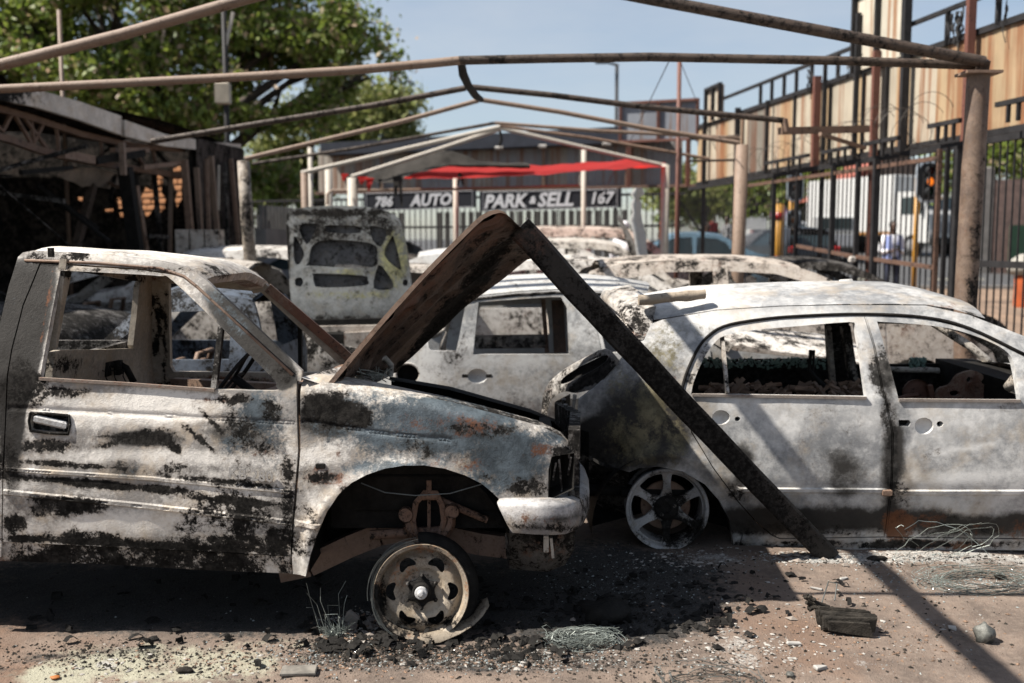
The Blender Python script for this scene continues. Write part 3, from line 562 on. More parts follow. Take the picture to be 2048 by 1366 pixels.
# ------------------------------------------------------------------ fallen channel leaning on the open bonnet
b = MB(); t0, t1 = at(1042, 460, 4.86), gnd(1655, 1112); mid = t0.lerp(t1, .55) + Vector((-.012, 0, -.012)); tA = t0 - (t1 - t0).normalized() * .02
W_, H_ = .118, .10; d = (t1 - t0).normalized(); sy = Vector((0, 1, 0)); sy = (sy - d * sy.dot(d)).normalized(); sn = d.cross(sy); rows = []
if sn.z < 0: sn = -sn
N_ = 40
for i in range(N_ + 1):
    t = i / N_; c = tA.lerp(t1, t) + Vector((0, 0, -.015 * math.sin(math.pi * t))) + sn * .004 * mnoise.noise(Vector((t * 9, 0, 0))); w = W_ * (1.04 - .12 * t); h = H_
    rows.append([c + sn * (-w / 2) + sy * (-h / 2), c + sn * (-w / 2 + .012) + sy * (-h / 2 - .006), c + sn * (w / 2 - .012) + sy * (-h / 2 - .006), c + sn * (w / 2) + sy * (-h / 2), c + sn * (w / 2 + .003) + sy * (-h / 2 + .008), c + sn * (w / 2) + sy * (h / 2), c + sn * (w / 2 - .008) + sy * (h / 2), c + sn * (w / 2 - .008) + sy * (-h / 2 + .008), c + sn * (-w / 2 + .008) + sy * (-h / 2 + .008), c + sn * (-w / 2 + .008) + sy * (h / 2), c + sn * (-w / 2) + sy * (h / 2)])
b.grid(rows, True); b.add(rows[0], [tuple(range(11))]); b.add(rows[-1], [tuple(range(10, -1, -1))])
bm_ = b.build('steel_beam', M['beam'], None, False, dict(rust=[(1060, 490, 50, 50, .75), (1120, 560, 60, 14, .4, 47), (1300, 760, 300, 6, .55, 47.6)], soot=[(1400, 850, 250, 30, .5, 47.6)]))
tag(bm_, 'blackened steel channel leaning from the raised bonnet down to the ground', 'steel beam')
# ------------------------------------------------------------------ poles and masts
def pole(name, px, y0, y1, D, r, mat, lab, cat, extra=None):
    p, q = at(px, y0, D), at(px, y1, D); t = thing(name, lab, cat, (p.x, D, 0)); b = MB(); b.tube([(p.x, D, 0), (p.x, D, p.z)], r, 8); b.build('mast', mat, t, True)
    return t
t = pole('mast_pole', 446, -40, 300, 17.5, .045, MF, 'tall dark mast behind the burnt building carrying a cream box', 'pole')
b = MB(); b.box(at(446, 187, 17.4), (.24, .16, .36), None, .02); b.build('junction_box', plain('cream_box', (.50, .43, .33), .6), t); b = MB(); b.bar(at(452, 90, 17.5), at(466, 24, 17.5), .05, .05); b.build('strut', M['pipe_pale'], t)
t = pole('antenna_pole', 118, 20, 180, 15, .03, M['pipe'], 'thin pipe sticking up from the roof edge of the burnt building', 'pole')
t = pole('guyed_pole', 1359, 120, 500, 15, .032, MR, 'thin rusty guyed pole in the middle of the yard, right of the blank billboard', 'pole')
for a, c in (((1345, 108, 11), (1252, 300, 19)), ((1362, 126, 15), (1432, 300, 18)), ((1252, 300, 19), (1160, 470, 15))): b = MB(); b.tube([at(*a), at(*c)], .006, 5); b.build('guy_wire', MF, t)
t = pole('street_lamp', 1234, 128, 480, 40, .07, MF, 'slim distant street lamp against the sky beyond the back hoarding', 'street lamp')
b = MB(); b.tube([at(1234, 130, 40), at(1210, 124, 40)], .05, 6); b.box(at(1203, 124, 40), (.5, .3, .12), None, .04); b.build('lamp_head', MF, t)
# ------------------------------------------------------------------ side tracing helper
class Side:
    def __init__(s, Yf): s.Yf = Yf
    def pt(s, px, py):
        D = 4.5; p = None
        for _ in range(12):
            p = at(px, py, D); D = s.Yf(p.x, p.z)
        p = at(px, py, D); return (p.x, p.z)
    def pts(s, L): return [s.pt(q[0], q[1]) + tuple(q[2:]) for q in L]
    def fn(s, x, z): return Vector((x, s.Yf(x, z), z))
def dent(x, z, a=.004, sc=3.0, k=0): return a * mnoise.noise(Vector((x * sc, z * sc, k)))
def lin(x, x0, y0, x1, y1): return y0 + (y1 - y0) * (x - x0) / (x1 - x0)
def wheel(parent, c, axis, Rr, mat, style='steel', depth=.09, hubmat=None, xdir=(1, 0, 0), turn=0, wear=None):
    """bare rim after the tyre has burnt away: barrel + dish with real openings + hub"""
    c = Vector(c); ax = Vector(axis).normalized(); u = Vector(xdir); u = (u - ax * u.dot(ax)).normalized(); v = ax.cross(u)
    if v.z < 0: v = -v
    off = local(parent)
    w = bpy.data.objects.new('wheel', None); C.objects.link(w); w.parent = parent; w.location = c - off; w.empty_display_size = .1
    b = MB(); q = Rr
    b.lathe([(q * .93, .012), (q, .018), (q * 1.015, .006), (q, -.008), (q * .93, -.012), (q * .90, -.03), (q * .87, -.10), (q * .93, -.17), (q, -.18), (q * 1.0, -.19), (q * .85, -.17), (q * .84, -.1), (q * .88, -.03), (q * .90, -.006), (q * .93, .012)], c, ax, 48, xdir=u)
    b.build('rim_barrel', mat, w, True, wear, 40)
    circ = lambda r, n=36: [(r * math.cos(2 * math.pi * i / n), r * math.sin(2 * math.pi * i / n)) for i in range(n)]
    P = lambda a, bb, h: c + u * a + v * bb + ax * h
    holes = []
    if style == 'steel':
        for k in range(6):
            a = math.pi / 2 + math.pi / 6 + k * math.pi / 3 + turn; H = []
            for dr, da in ((.57, -.27), (.64, -.30), (.745, -.16), (.775, 0), (.745, .16), (.64, .30), (.57, .27), (.60, 0)): H.append((q * dr * math.cos(a + da), q * dr * math.sin(a + da)))
            holes.append(crv(H, 2))
        def dp(r): r /= q; return -.045 if r > .84 else (-.045 + .028 * min(1, (.84 - r) / .12) if r > .5 else -.017 - .014 * min(1, (.5 - r) / .05))
        sheet('dish', circ(q * .885, 48), holes, lambda a, bb: P(a, bb, dp(math.hypot(a, bb))), mat, w, .011, .006, -ax, wear)
        h = MB(); star = []
        for k in range(12):
            a = math.pi / 2 + k * math.pi / 6 + turn; r = q * (.35 if k % 2 == 0 else .27); star.append((r * math.cos(a), r * math.sin(a)))
        st = crv(star, 4); h.grid([[P(a, bb, -.028) for a, bb in st], [P(a * .95, bb * .95, -.012) for a, bb in st], [P(a * .55, bb * .55, -.006) for a, bb in st], [P(0, 0, -.006) for _ in st]], True, flip=True)
        h.lathe([(q * .2, -.01), (q * .2, .012), (q * .165, .02), (0, .021)], c, ax, 24)
        h.build('hub', hubmat or M['black'], w, True, None, 35)
        k_ = MB(); k_.lathe([(q * .135, .015), (q * .135, .035), (q * .12, .042), (q * .075, .044), (q * .07, .06), (q * .045, .068), (0, .069)], c, ax, 20); k_.build('hub_cap', M['alloy'], w, True, None, 35)
        for k in range(6):
            a = math.pi / 2 + k * math.pi / 3 + turn; n = MB(); n.lathe([(q * .045, -.02), (q * .045, .0), (q * .03, .004), (q * .03, .014), (0, .015)], P(q * .345 * math.cos(a), q * .345 * math.sin(a), 0), ax, 6); n.build('wheel_nut', M['dark'], w)
    else:
        N = 6; hub = .27
        for k in range(N):
            a0 = math.pi / 2 + (k + .5) * 2 * math.pi / N + turn; H = []; h_ = math.pi / N
            for dr, da in ((.36, -.10), (.55, -.68 * h_), (.80, -.74 * h_), (.86, -.6 * h_), (.87, 0), (.86, .6 * h_), (.80, .74 * h_), (.55, .68 * h_), (.36, .10)): H.append((q * dr * math.cos(a0 + da), q * dr * math.sin(a0 + da)))
            holes.append(crv(H, 3))
        sheet('spokes', circ(q * .985, 48), holes, lambda a, bb: P(a, bb, -.018 - .022 * max(0, 1 - (math.hypot(a, bb) / q / .5) ** 2)), mat, w, .014, .022, -ax, wear)
        h = MB(); h.lathe([(q * .30, -.055), (q * .30, -.028), (q * .26, -.02), (q * .12, -.018), (q * .11, -.03), (0, -.032)], c, ax, 24); h.build('hub', M['black'], w, True, None, 35)
        d = MB(); d.lathe([(q * .62, -.10), (q * .6, -.09), (0, -.09)], c, ax, 28); d.build('brake_disc', M['rustdark'], w, True, None, 35)
        for k in range(5):
            a = math.pi / 2 + k * math.pi * .4 + turn; n = MB(); n.lathe([(q * .05, -.04), (q * .05, -.012), (0, -.01)], P(q * .2 * math.cos(a), q * .2 * math.sin(a), 0), ax, 6); n.build('wheel_nut', M['dark'], w)
    return w
# ------------------------------------------------------------------ the burnt pickup in front
PK = Vector((-.9, 4.85, 0))
pk = thing('pickup_truck', 'burnt-out single-cab pickup with its bonnet up and front wheel lying bare on the ground', 'pickup truck', PK)
def pk_crease(x): return lin(x, -2.05, .617, -.88, .49)
def pk_off(x, z):
    w = z - pk_crease(x); zb = lin(x, -2.0, 1.10, -1.0, 1.03)
    o = .17 * w ** 1.35 if w > 0 else .16 * (-w) ** 1.5
    if z > zb: o += .26 * (z - zb)
    if x > -.15: o += .22 * min(.5, (x + .15)) ** 2.0
    return o
PN = Side(lambda x, z: 4.03 + pk_off(x, z) + dent(x, z, .006, 2.2) + dent(x, z, .002, 11, 3))
SHUT = [(592, 748), (490, 655), (395, 574), (362, 549), (280, 537), (120, 527), (80, 524), (45, 610), (22, 700), (9, 860), (4, 1000), (3, 1081)]
pk_wear = dict(
    soot=[(125, 785, 60, 12, .58), (70, 772, 30, 40, .5), (95, 893, 70, 16, .60), (35, 770, 36, 60, .45), (270, 878, 80, 16, .62, 4), (300, 868, 40, 14, .66), (345, 893, 30, 9, .66, 38), (220, 888, 46, 8, .6, -12),
          (120, 928, 200, 7, .62, 4), (430, 962, 170, 7, .55, 6), (170, 966, 260, 10, .80, 5), (470, 1002, 140, 8, .66, 6), (20, 935, 40, 60, .5), (135, 1008, 90, 18, .80, 6), (100, 1020, 60, 18, .66), (30, 1045, 26, 26, .60), (60, 1078, 60, 9, .75), (190, 1076, 120, 14, .58, 4), (330, 1092, 300, 9, .80, 3.2), (450, 1086, 150, 18, .58), (490, 1035, 90, 40, .46), (400, 1035, 50, 40, .46), (574, 1000, 16, 110, .55), (560, 1085, 40, 36, .7), (250, 938, 40, 22, .44), (350, 940, 36, 24, .42), (430, 1000, 60, 30, .42),
          (400, 878, 46, 6, .62, 42), (420, 840, 36, 6, .56, 42), (500, 870, 70, 30, .45, 30), (540, 830, 30, 40, .45), (470, 800, 50, 10, .45),
          (660, 826, 64, 40, .70), (625, 815, 24, 34, .7), (720, 830, 26, 30, .6), (648, 955, 46, 16, .56), (700, 985, 30, 20, .45), (620, 1050, 24, 50, .42), (870, 960, 100, 12, .42), (1050, 975, 50, 22, .45), (1128, 905, 30, 16, .7), (560, 752, 36, 22, .45), (800, 900, 60, 30, .40), (960, 860, 70, 16, .42),
          (110, 524, 60, 8, .5), (150, 510, 40, 8, .58), (70, 510, 24, 8, .5), (440, 590, 30, 20, .45), (300, 540, 160, 6, .5)],
    blue=[(520, 830, 60, 50, .62), (480, 885, 50, 30, .56), (850, 850, 230, 70, .80), (1030, 920, 90, 70, .84), (780, 935, 110, 20, .74), (990, 960, 90, 40, .8), (1100, 880, 40, 24, .7), (740, 800, 80, 24, .6), (470, 640, 60, 20, .40, 42), (430, 590, 30, 20, .55), (250, 940, 40, 24, .5), (550, 900, 40, 50, .5), (690, 840, 70, 40, .62)],
    rust=[(655, 958, 52, 20, .66), (640, 935, 14, 8, .9), (690, 990, 12, 34, .6, 30), (430, 800, 40, 8, .62), (890, 850, 130, 26, .48), (1090, 900, 30, 16, .5), (530, 905, 36, 10, .55), (240, 768, 200, 4, .62, 3), (430, 560, 40, 10, .5, 40), (90, 640, 5, 110, .6, 10), (900, 930, 80, 20, .42), (690, 900, 70, 30, .38)],
    ash=[(270, 820, 190, 32, .8), (330, 915, 220, 16, .6), (250, 1045, 160, 26, .7), (860, 815, 80, 14, .5), (650, 905, 60, 22, .6), (620, 1020, 20, 60, .4), (580, 850, 16, 70, .5), (560, 805, 40, 20, .4), (230, 510, 200, 14, .6),
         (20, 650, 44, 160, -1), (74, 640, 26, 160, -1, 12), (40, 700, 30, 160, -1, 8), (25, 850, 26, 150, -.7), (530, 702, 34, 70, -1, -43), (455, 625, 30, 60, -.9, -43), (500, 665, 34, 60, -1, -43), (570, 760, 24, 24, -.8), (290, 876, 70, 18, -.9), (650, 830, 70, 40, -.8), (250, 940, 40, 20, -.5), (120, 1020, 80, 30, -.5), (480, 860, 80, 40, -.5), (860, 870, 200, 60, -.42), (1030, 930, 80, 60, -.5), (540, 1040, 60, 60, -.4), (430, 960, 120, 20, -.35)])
def strip(L): return PN.pts(L)
cab_o = [(-48, 1112), (-36, 900), (-12, 700), (18, 570), (36, 514), (46, 505), (66, 501), (200, 508), (320, 520), (375, 534), (412, 560), (500, 642), (604, 742), (602, 762)]
cab_in = [(595, 762)] + SHUT + [(2, 1114)]
sheet('cab_side', strip(cab_o + cab_in), [], PN.fn, M['truck'], pk, .02, .03, wear=pk_wear)
g = 2.2
door_o = [(596 - g, 752), (598 - g, 900), (590 - g, 1000), (581, 1111)] + [(5.5, 1083), (6.5, 1000), (11.5, 860), (24.5, 701), (47.5, 611), (82, 527), (120, 530), (280, 540), (361, 552), (393, 577), (488, 658), (590, 751)]
win = crv([(121, 541, 1), (240, 547), (318, 552), (345, 561), (440, 652), (541, 752), (552, 772), (547, 782), (430, 779, 1), (80, 759, 1)], 4)
door = sheet('door', strip(door_o), [strip(win), strip([(62, 826), (66, 823), (136, 828), (140, 832), (138, 866), (132, 869), (64, 862), (60, 858)])], PN.fn, M['truck'], pk, .014, .035, wear=pk_wear,
      lines=[(strip([(8, 984), (300, 1013), (588, 1046)]), .013, .007), (strip([(10, 938), (300, 957), (588, 984)]), .010, .006), (strip([(10, 815), (300, 830), (588, 846)]), .012, -.003)])
# door details
def bar_px(name, L, Dd, r, mat, parent, n=6):
    b = MB(); b.tube([at(px, py, Dd) for px, py in L], r, n); return b.build(name, mat, parent, True, None, 50)
hp = [PN.fn(*PN.pt(*q)) for q in ((60, 824), (140, 830), (139, 868), (60, 860))]
b = MB(); b.add([p + Vector((0, .03, 0)) for p in hp], [(0, 1, 2, 3)]); rec = b.build('handle_recess', M['dark'], door)
b = MB(); ring = [PN.fn(*PN.pt(*q)) + Vector((0, -.004, 0)) for q in ((62, 825), (100, 827), (139, 831), (141, 850), (137, 868), (100, 866), (62, 861), (59, 842), (62, 825))]; b.tube(ring, .006, 6, False); b.build('handle_frame', M['dark'], door, True)
b = MB(); a0, a1 = PN.fn(*PN.pt(69, 836)), PN.fn(*PN.pt(133, 853)); b.box((a0 + a1) / 2 + Vector((0, .004, 0)), ((a1 - a0).length, .022, .034), Matrix.Rotation(rad(13), 3, 'Y'), .008); b.build('door_handle', M['alloy'], door, True, None, 40)
b = MB(); b.bar(PN.fn(*PN.pt(440, 655)) + Vector((0, .02, 0)), PN.fn(*PN.pt(427, 780)) + Vector((0, .01, 0)), .022, .03, (0, 1, 0)); b.build('vent_window_post', M['dark'], door)
b = MB(); L = [PN.fn(*PN.pt(*q)) + Vector((0, -.004, .002)) for q in ((80, 758), (250, 768), (430, 781))]
for a_, b_ in zip(L, L[1:]): b.bar(a_, b_, .016, .012)
b.build('window_sill_strip', burnt('sill_rust', ash=(.3, .24, .2), rust=.16, seed=90, scale=4, rustc=(.30, .12, .06)), door)
# raised letters of the model badge on the door
tp = PN.fn(*PN.pt(458, 952)); tq = PN.fn(*PN.pt(560, 963))
badge_m = burnt('badge_letters', ash=(.40, .38, .36), grey=(.16, .155, .15), soot=-.05, seed=93, scale=6)
text_mesh('badge_lettering', 'KB 280', .062, badge_m, door, tp + Vector((0, -.012, -.003)), tq - tp, (0, .12, 1), .003, bold=.0015)
text_mesh('badge_lettering', 'i', .03, badge_m, door, tq + Vector((.012, -.012, .03)), tq - tp, (0, .12, 1), .003)
# rocker under the door
sheet('rocker_panel', strip([(-48, 1116), (2, 1116), (3, 1085), (300, 1100), (582, 1115), (614, 1118), (612, 1150), (400, 1142), (200, 1130), (-48, 1122)]), [], lambda x, z: PN.fn(x, z) + Vector((0, .012, 0)), M['truck'], pk, .025, .05,
      wear=dict(soot=[(300, 1120, 340, 60, .62)], rust=[(600, 1125, 25, 30, .9), (40, 1120, 60, 12, .6)]))
# front wing
fen_o = [(602, 762), (640, 757), (780, 783), (900, 808), (1000, 834), (1080, 856), (1128, 880), (1146, 900), (1149, 906), (1103, 913), (1097, 940), (1096, 1000), (1001, 1001), (985, 985), (963, 967), (930, 950), (890, 936), (850, 929), (808, 929), (770, 935), (735, 947), (705, 963), (680, 985), (655, 1022), (636, 1065), (622, 1108), (613, 1150), (586, 1148), (584, 1112), (593, 1000), (601, 900)]
def fen_top(x):
    q = PN.pt
    return None
_ft = [PN.pt(*p) for p in ((602, 762), (640, 757), (780, 783), (900, 808), (1000, 834), (1080, 856), (1128, 880), (1149, 906))]
def ztop(x):
    for (a, b), (c, d) in zip(_ft, _ft[1:]):
        if x <= c: return b + (d - b) * (x - a) / (c - a)
    return _ft[-1][1]
def wing_fn(x, z):
    y = PN.Yf(x, z); e = ztop(x) - z; r = .06
    if e < r: q = 1 - max(0, e) / r; y += r * (1 - math.sqrt(max(0, 1 - q * q))) * .9
    # flared lip round the arch
    ax_, az_ = _arch; d = math.hypot((x - ax_) / 1.02, z - az_); 
    if z > az_ - .1: y -= .022 * math.exp(-((d - .40) / .03) ** 2)
    return Vector((x, y, z))
_arch = PN.pt(812, 1125)
wing = sheet('front_wing', strip(fen_o), [], wing_fn, M['truck'], pk, .016, .02, wear=pk_wear, lines=[(strip([(604, 842), (760, 866), (900, 880)]), .012, -.004), (strip([(596, 1047), (648, 1052)]), .014, .008)])
b = MB(); rows = []
for i in range(25):
    px = lin(i, 0, 606, 24, 1146); x = PN.pt(px, 800)[0]; zt = ztop(x); y = wing_fn(x, zt).y
    rows.append([Vector((x, y + k * .03, zt + (.004 if k else 0) - (.03 if k == 4 else 0))) for k in (0, 1, 2, 3, 4)])
b.grid(rows); b.build('wing_top_flange', M['truck'], pk, True, dict(soot=[(1000, 830, 400, 60, .5)], blue=[(900, 820, 200, 40, .5)]), 40)
# side lamp hole and plate
b = MB(); p = PN.fn(*PN.pt(641, 932)); b.box(p + Vector((0, .001, 0)), (.04, .012, .022), None, .003); b.build('indicator_hole', M['black'], wing)
# headlight recess + front panel
b = MB()
hl = [PN.fn(*PN.pt(*q)) for q in ((1103, 913), (1149, 906), (1148, 978), (1097, 1000))]
b.add(hl + [p + Vector((-.05, .10, 0)) for p in hl], [(4, 5, 6, 7), (0, 1, 5, 4), (1, 2, 6, 5), (2, 3, 7, 6), (3, 0, 4, 7)]); b.build('headlight', M['black'], pk)
b = MB()
for q in ((1112, 925, 1106, 960), (1118, 918, 1124, 985), (1142, 914, 1136, 950)): b.bar(at(q[0], q[1], 4.12), at(q[2], q[3], 4.12), .008, .012)
b.build('lamp_bracket', M['dark'], pk)
fx = PN.pt(1149, 906)[0]
b = MB()
for z0, z1, yy in ((.74, .86, 4.15), (.50, .60, 4.15)): b.bar((fx, yy, (z0 + z1) / 2), (fx + .05, 4.85, (z0 + z1) / 2 - .04), .05, z1 - z0); b.bar((fx + .05, 4.85, (z0 + z1) / 2 - .04), (fx, 5.5, (z0 + z1) / 2 - .1), .05, z1 - z0)
for k in range(7): y = 4.3 + k * .18; b.bar((fx + .02, y, .56), (fx + .02, y, .80), .02, .05, (0, 1, 0))
b.build('grille', M['dark'], pk)
# bumper sweep
path = [(-.062, 4.03, .585, .462), (.0, 4.005, .588, .458), (.09, 3.99, .588, .456), (.17, 3.995, .588, .452), (.225, 4.03, .582, .446), (.275, 4.11, .572, .44), (.315, 4.24, .56, .43), (.345, 4.45, .54, .415), (.365, 4.75, .52, .395), (.37, 5.05, .50, .375), (.345, 5.4, .48, .355), (.28, 5.6, .465, .34), (.15, 5.70, .46, .335), (-.05, 5.72, .46, .335)]
b = MB(); rows = []
for i, (x, y, zt, zb) in enumerate(path):
    a = path[max(0, i - 1)]; c = path[min(len(path) - 1, i + 1)]; t = Vector((c[0] - a[0], c[1] - a[1], 0)).normalized(); n = Vector((t.y, -t.x, 0)); P_ = Vector((x, y, 0)); h = zt - zb
    sk = .028 if i == 0 else 0
    rows.append([P_ - n * .10 + Vector((-sk * 0, 0, zt)), P_ - n * .03 + Vector((0, 0, zt + .008)), P_ + n * .0 + Vector((0, 0, zt - .004)), P_ + n * .008 + Vector((sk * .3, 0, zt - h * .16)), P_ + n * .007 + Vector((sk, 0, zt - h * .5)), P_ + n * .009 + Vector((sk * 1.6, 0, zb + h * .22)), P_ - n * .004 + Vector((sk * 2, 0, zb)), P_ - n * .05 + Vector((sk * 2, 0, zb + .012)), P_ - n * .10 + Vector((sk * 2, 0, zb + .02))])
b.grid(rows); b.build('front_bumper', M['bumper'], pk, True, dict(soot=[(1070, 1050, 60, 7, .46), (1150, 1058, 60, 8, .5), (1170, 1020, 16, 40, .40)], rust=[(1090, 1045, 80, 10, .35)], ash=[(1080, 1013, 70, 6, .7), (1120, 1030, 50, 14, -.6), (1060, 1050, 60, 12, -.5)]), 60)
# lower valance and tow bracket
b = MB(); b.grid([[at(px, py, D) for px, py, D in r] for r in ([(1010, 1066, 4.2), (1095, 1066, 4.18), (1150, 1062, 4.2), (1152, 1062, 4.6)], [(1012, 1110, 4.22), (1090, 1112, 4.2), (1148, 1100, 4.22), (1150, 1095, 4.6)], [(1020, 1138, 4.3), (1095, 1144, 4.26), (1130, 1130, 4.28), (1130, 1120, 4.7)])])
b.build('valance', M['dark'], pk, True, dict(rust=[(1100, 1080, 40, 30, .7)], ash=[(1125, 1095, 20, 26, .7)]), 40)
b = MB(); b.box(at(1092, 1085, 4.17), (.022, .05, .075), None, .004); b.bar(at(1102, 1075, 4.16), at(1106, 1115, 4.16), .012, .02); b.build('bracket', M['tan'], pk)
# chassis, arch liner, suspension
b = MB()
rail = [(560, 1140), (620, 1128), (700, 1090), (760, 1066), (840, 1052), (900, 1072), (960, 1085), (1040, 1095), (1110, 1100)]
for q0, q1 in zip(rail, rail[1:]): b.bar(at(*q0, 4.42), at(*q1, 4.42), .06, .10)
b.build('chassis_rail', burnt('rail_rust', ash=(.30, .20, .15), grey=(.13, .085, .065), soot=.05, rust=.06, seed=98, scale=3), pk)
b = MB(); c0 = Vector((_arch[0], 4.12, _arch[1]))
b.lathe([(.43, 0), (.43, -.45), (.1, -.46), (0, -.46)], c0, (0, -1, 0), 24, rad(-10), rad(190)); b.build('wheel_arch_liner', M['black'], pk, True, None, 40)
b = MB(); b.grid([[at(x, y, 4.16 + k * .12) for x, y in ((652, 1040), (668, 1005), (690, 975), (725, 955))] for k in (0, 1)]); b.build('arch_return', M['rustdark'], pk, True, dict(rust=[(690, 985, 60, 60, .95)]))
RB_ = burnt('bright_rust', ash=(.22, .13, .09), grey=(.08, .05, .038), soot=.12, rust=.08, seed=97, scale=3, rustc=(.38, .16, .07)); b = MB(); sp = [at(*q, 4.24) for q in ((826, 1040), (832, 1005), (850, 985), (872, 985), (884, 1010), (888, 1040), (880, 1070), (852, 1078), (830, 1066), (826, 1040))]
b.tube(sp, .014, 6, False); b.tube([at(858, 960, 4.24), at(858, 990, 4.24)], .012, 6); b.tube([at(845, 992, 4.24), at(875, 992, 4.24)], .018, 8)
b.tube([at(*q, 4.26) for q in ((812, 1020), (818, 1050), (838, 1078), (858, 1086), (880, 1078), (900, 1048), (904, 1015))], [.02, .026, .03, .032, .03, .026, .02], 8); b.tube([at(858, 1000, 4.26), at(858, 1060, 4.26)], .008, 6); b.lathe([(0, -.02), (.03, -.02), (.034, 0), (.03, .02), (0, .02)], at(812, 1028, 4.24), (0, -1, 0), 12); b.lathe([(0, -.02), (.03, -.02), (.034, 0), (.03, .02), (0, .02)], at(904, 1022, 4.24), (0, -1, 0), 12)
b.tube([at(880, 1000, 4.27), at(975, 1040, 4.27)], .016, 8); b.tube([at(740, 1070, 4.28), at(900, 1060, 4.28)], .022, 8)
b.build('suspension', RB_, pk, True, None, 45)
b = MB(); b.tube([at(x, y, 4.1) for x, y in ((722, 966), (770, 985), (830, 991), (900, 987), (965, 968))], .0025, 5); b.build('brake_cable', M['wire'], pk)
# wheel, burst tyre bead and flap
wc = at(843, 1184, 4.04)
wh = wheel(pk, wc, (.03, -1, .20), .197, M['rim'], 'steel', wear=dict(rust=[(800, 1145, 40, 36, .42), (755, 1200, 14, 60, .5), (905, 1130, 30, 30, .36), (850, 1275, 80, 10, .5), (860, 1095, 70, 10, .5), (935, 1180, 10, 60, .5)], soot=[(758, 1210, 16, 60, .5), (790, 1262, 40, 12, .45), (850, 1246, 70, 8, .45)], ash=[(880, 1210, 30, 60, .6), (850, 1160, 40, 20, .3)]))
b = MB(); u = Vector((1, 0, 0)); v = Vector((0, .196, .98)); ax = Vector((.03, -1, .2)).normalized()
for k in range(14):
    r = .203 + R.uniform(0, .02); h = R.uniform(-.05, .02); a0 = R.uniform(1.5, 2.6); a1 = a0 + R.uniform(.8, 2.8); ph = R.uniform(0, 6)
    b.tube([wc + (u * math.cos(a) + v * math.sin(a)) * (r + .006 * math.sin(a * 3 + ph)) + ax * h for a in np.linspace(a0, a1, 18)], .0016, 4)
b.build('tyre_wire', M['wire'], wh)
b = MB(); fl = [(838, 1290), (880, 1285), (920, 1268), (948, 1250), (966, 1232), (976, 1216)]; rows = []
for i, (x, y) in enumerate(fl): p = at(x, y, 3.93 + i * .03); rows.append([p, p + Vector((.006, .012, .014 + .008 * math.sin(i * 2.1))), p + Vector((-.004, .05, .026 + .008 * math.sin(i * 1.3))), p + Vector((-.03, .09, .004))])
b.grid(rows); b.build('tyre_flap', burnt('tyre_ash', ash=(.30, .25, .19), grey=(.06, .055, .05), soot=.16, seed=96, scale=3), wh, True)
b = MB(); b.lathe([(.20, -.03), (.225, -.04), (.24, -.08), (.235, -.15), (.2, -.2)], wc, ax, 30, rad(-60), rad(95)); b.build('tyre_carcass', M['black'], wh, True)
# roof
def roof_pts():
    near = [PN.fn(*PN.pt(*q)) for q in ((38, 513), (66, 502), (140, 505), (220, 510), (300, 518), (350, 527), (385, 540), (408, 560))]
    rows = []
    for i, p in enumerate(near):
        q = Vector((p.x - .01, 5.5, p.z - .075)); r = []
        for k in range(13):
            t = k / 12; w = p.lerp(q, t); w.z += .045 * math.sin(math.pi * t) ** .7 + dent(w.x, w.y, .012, 3, 9); w.x += .05 * math.sin(math.pi * t) * (1 if i > 4 else (-.3 if i < 2 else 0)); r.append(w)
        rows.append(r)
    return rows
b = MB(); RP = roof_pts(); b.grid(RP); b.grid([RP[-1], [p + Vector((-.02, 0, -.035)) for p in RP[-1]], [p + Vector((-.09, 0, -.045)) for p in RP[-1]]])
b.build('roof', M['truck'], pk, True, dict(soot=[(420, 545, 60, 12, .4), (250, 507, 60, 4, .5)], rust=[(480, 575, 80, 14, .55), (520, 585, 40, 20, .6)], ash=[(300, 510, 300, 24, .4)]), 40)
b = MB(); Lr = [p + Vector((-.02, -.006, -.012)) for p in (PN.fn(*PN.pt(*q)) for q in ((60, 515), (200, 520), (330, 531), (378, 547), (402, 566), (596, 744)))]; b.tube(Lr, .007, 6); b.build('rain_gutter', M['rustdark'], pk, True)
b = MB(); b.box(at(102, 505, 4.25), (.02, .02, .04)); b.build('roof_clip', M['dark'], pk)
# far side of the cab, seen through the window
PF = Side(lambda x, z: 5.52 - (.26 * max(0, z - .95)))
farw = dict(soot=[(290, 660, 12, 30, .72), (300, 600, 12, 14, .7), (270, 690, 10, 10, .7), (312, 690, 8, 22, .75), (268, 560, 14, 10, .8), (330, 700, 4, 100, .6), (318, 640, 6, 40, .6), (450, 770, 140, 14, .5)], rust=[(250, 555, 90, 8, .6), (450, 760, 120, 10, .5)], ash=[(290, 640, 40, 110, .3)])
sheet('far_cab_side', PF.pts([(275, 536), (532, 565), (555, 585), (718, 722), (715, 860), (285, 870)]), [PF.pts([(342, 566), (525, 583), (690, 735), (690, 744), (352, 742), (345, 730)])], PF.fn, M['truck_in'], pk, .02, -.04, wear=farw)
b = MB(); b.bar(PF.fn(*PF.pt(600, 650)), PF.fn(*PF.pt(601, 745)), .02, .03, (0, 1, 0)); b.build('vent_window_post', M['black'], pk)
b = MB(); L = [PF.fn(*PF.pt(*q)) for q in ((535, 575), (620, 648), (706, 722))]
for a_, b_ in zip(L, L[1:]): b.bar(a_, b_, .10, .05)
b.build('far_windscreen_pillar', M['rustdark'], pk, False, dict(ash=[(560, 620, 80, 40, .4)], rust=[(640, 640, 60, 50, .7)]))
def XP(X, px, py): d = ray(px, py); t = X / d.x; return (d.y * t, CAM_Z + d.z * t)
bx = -2.02
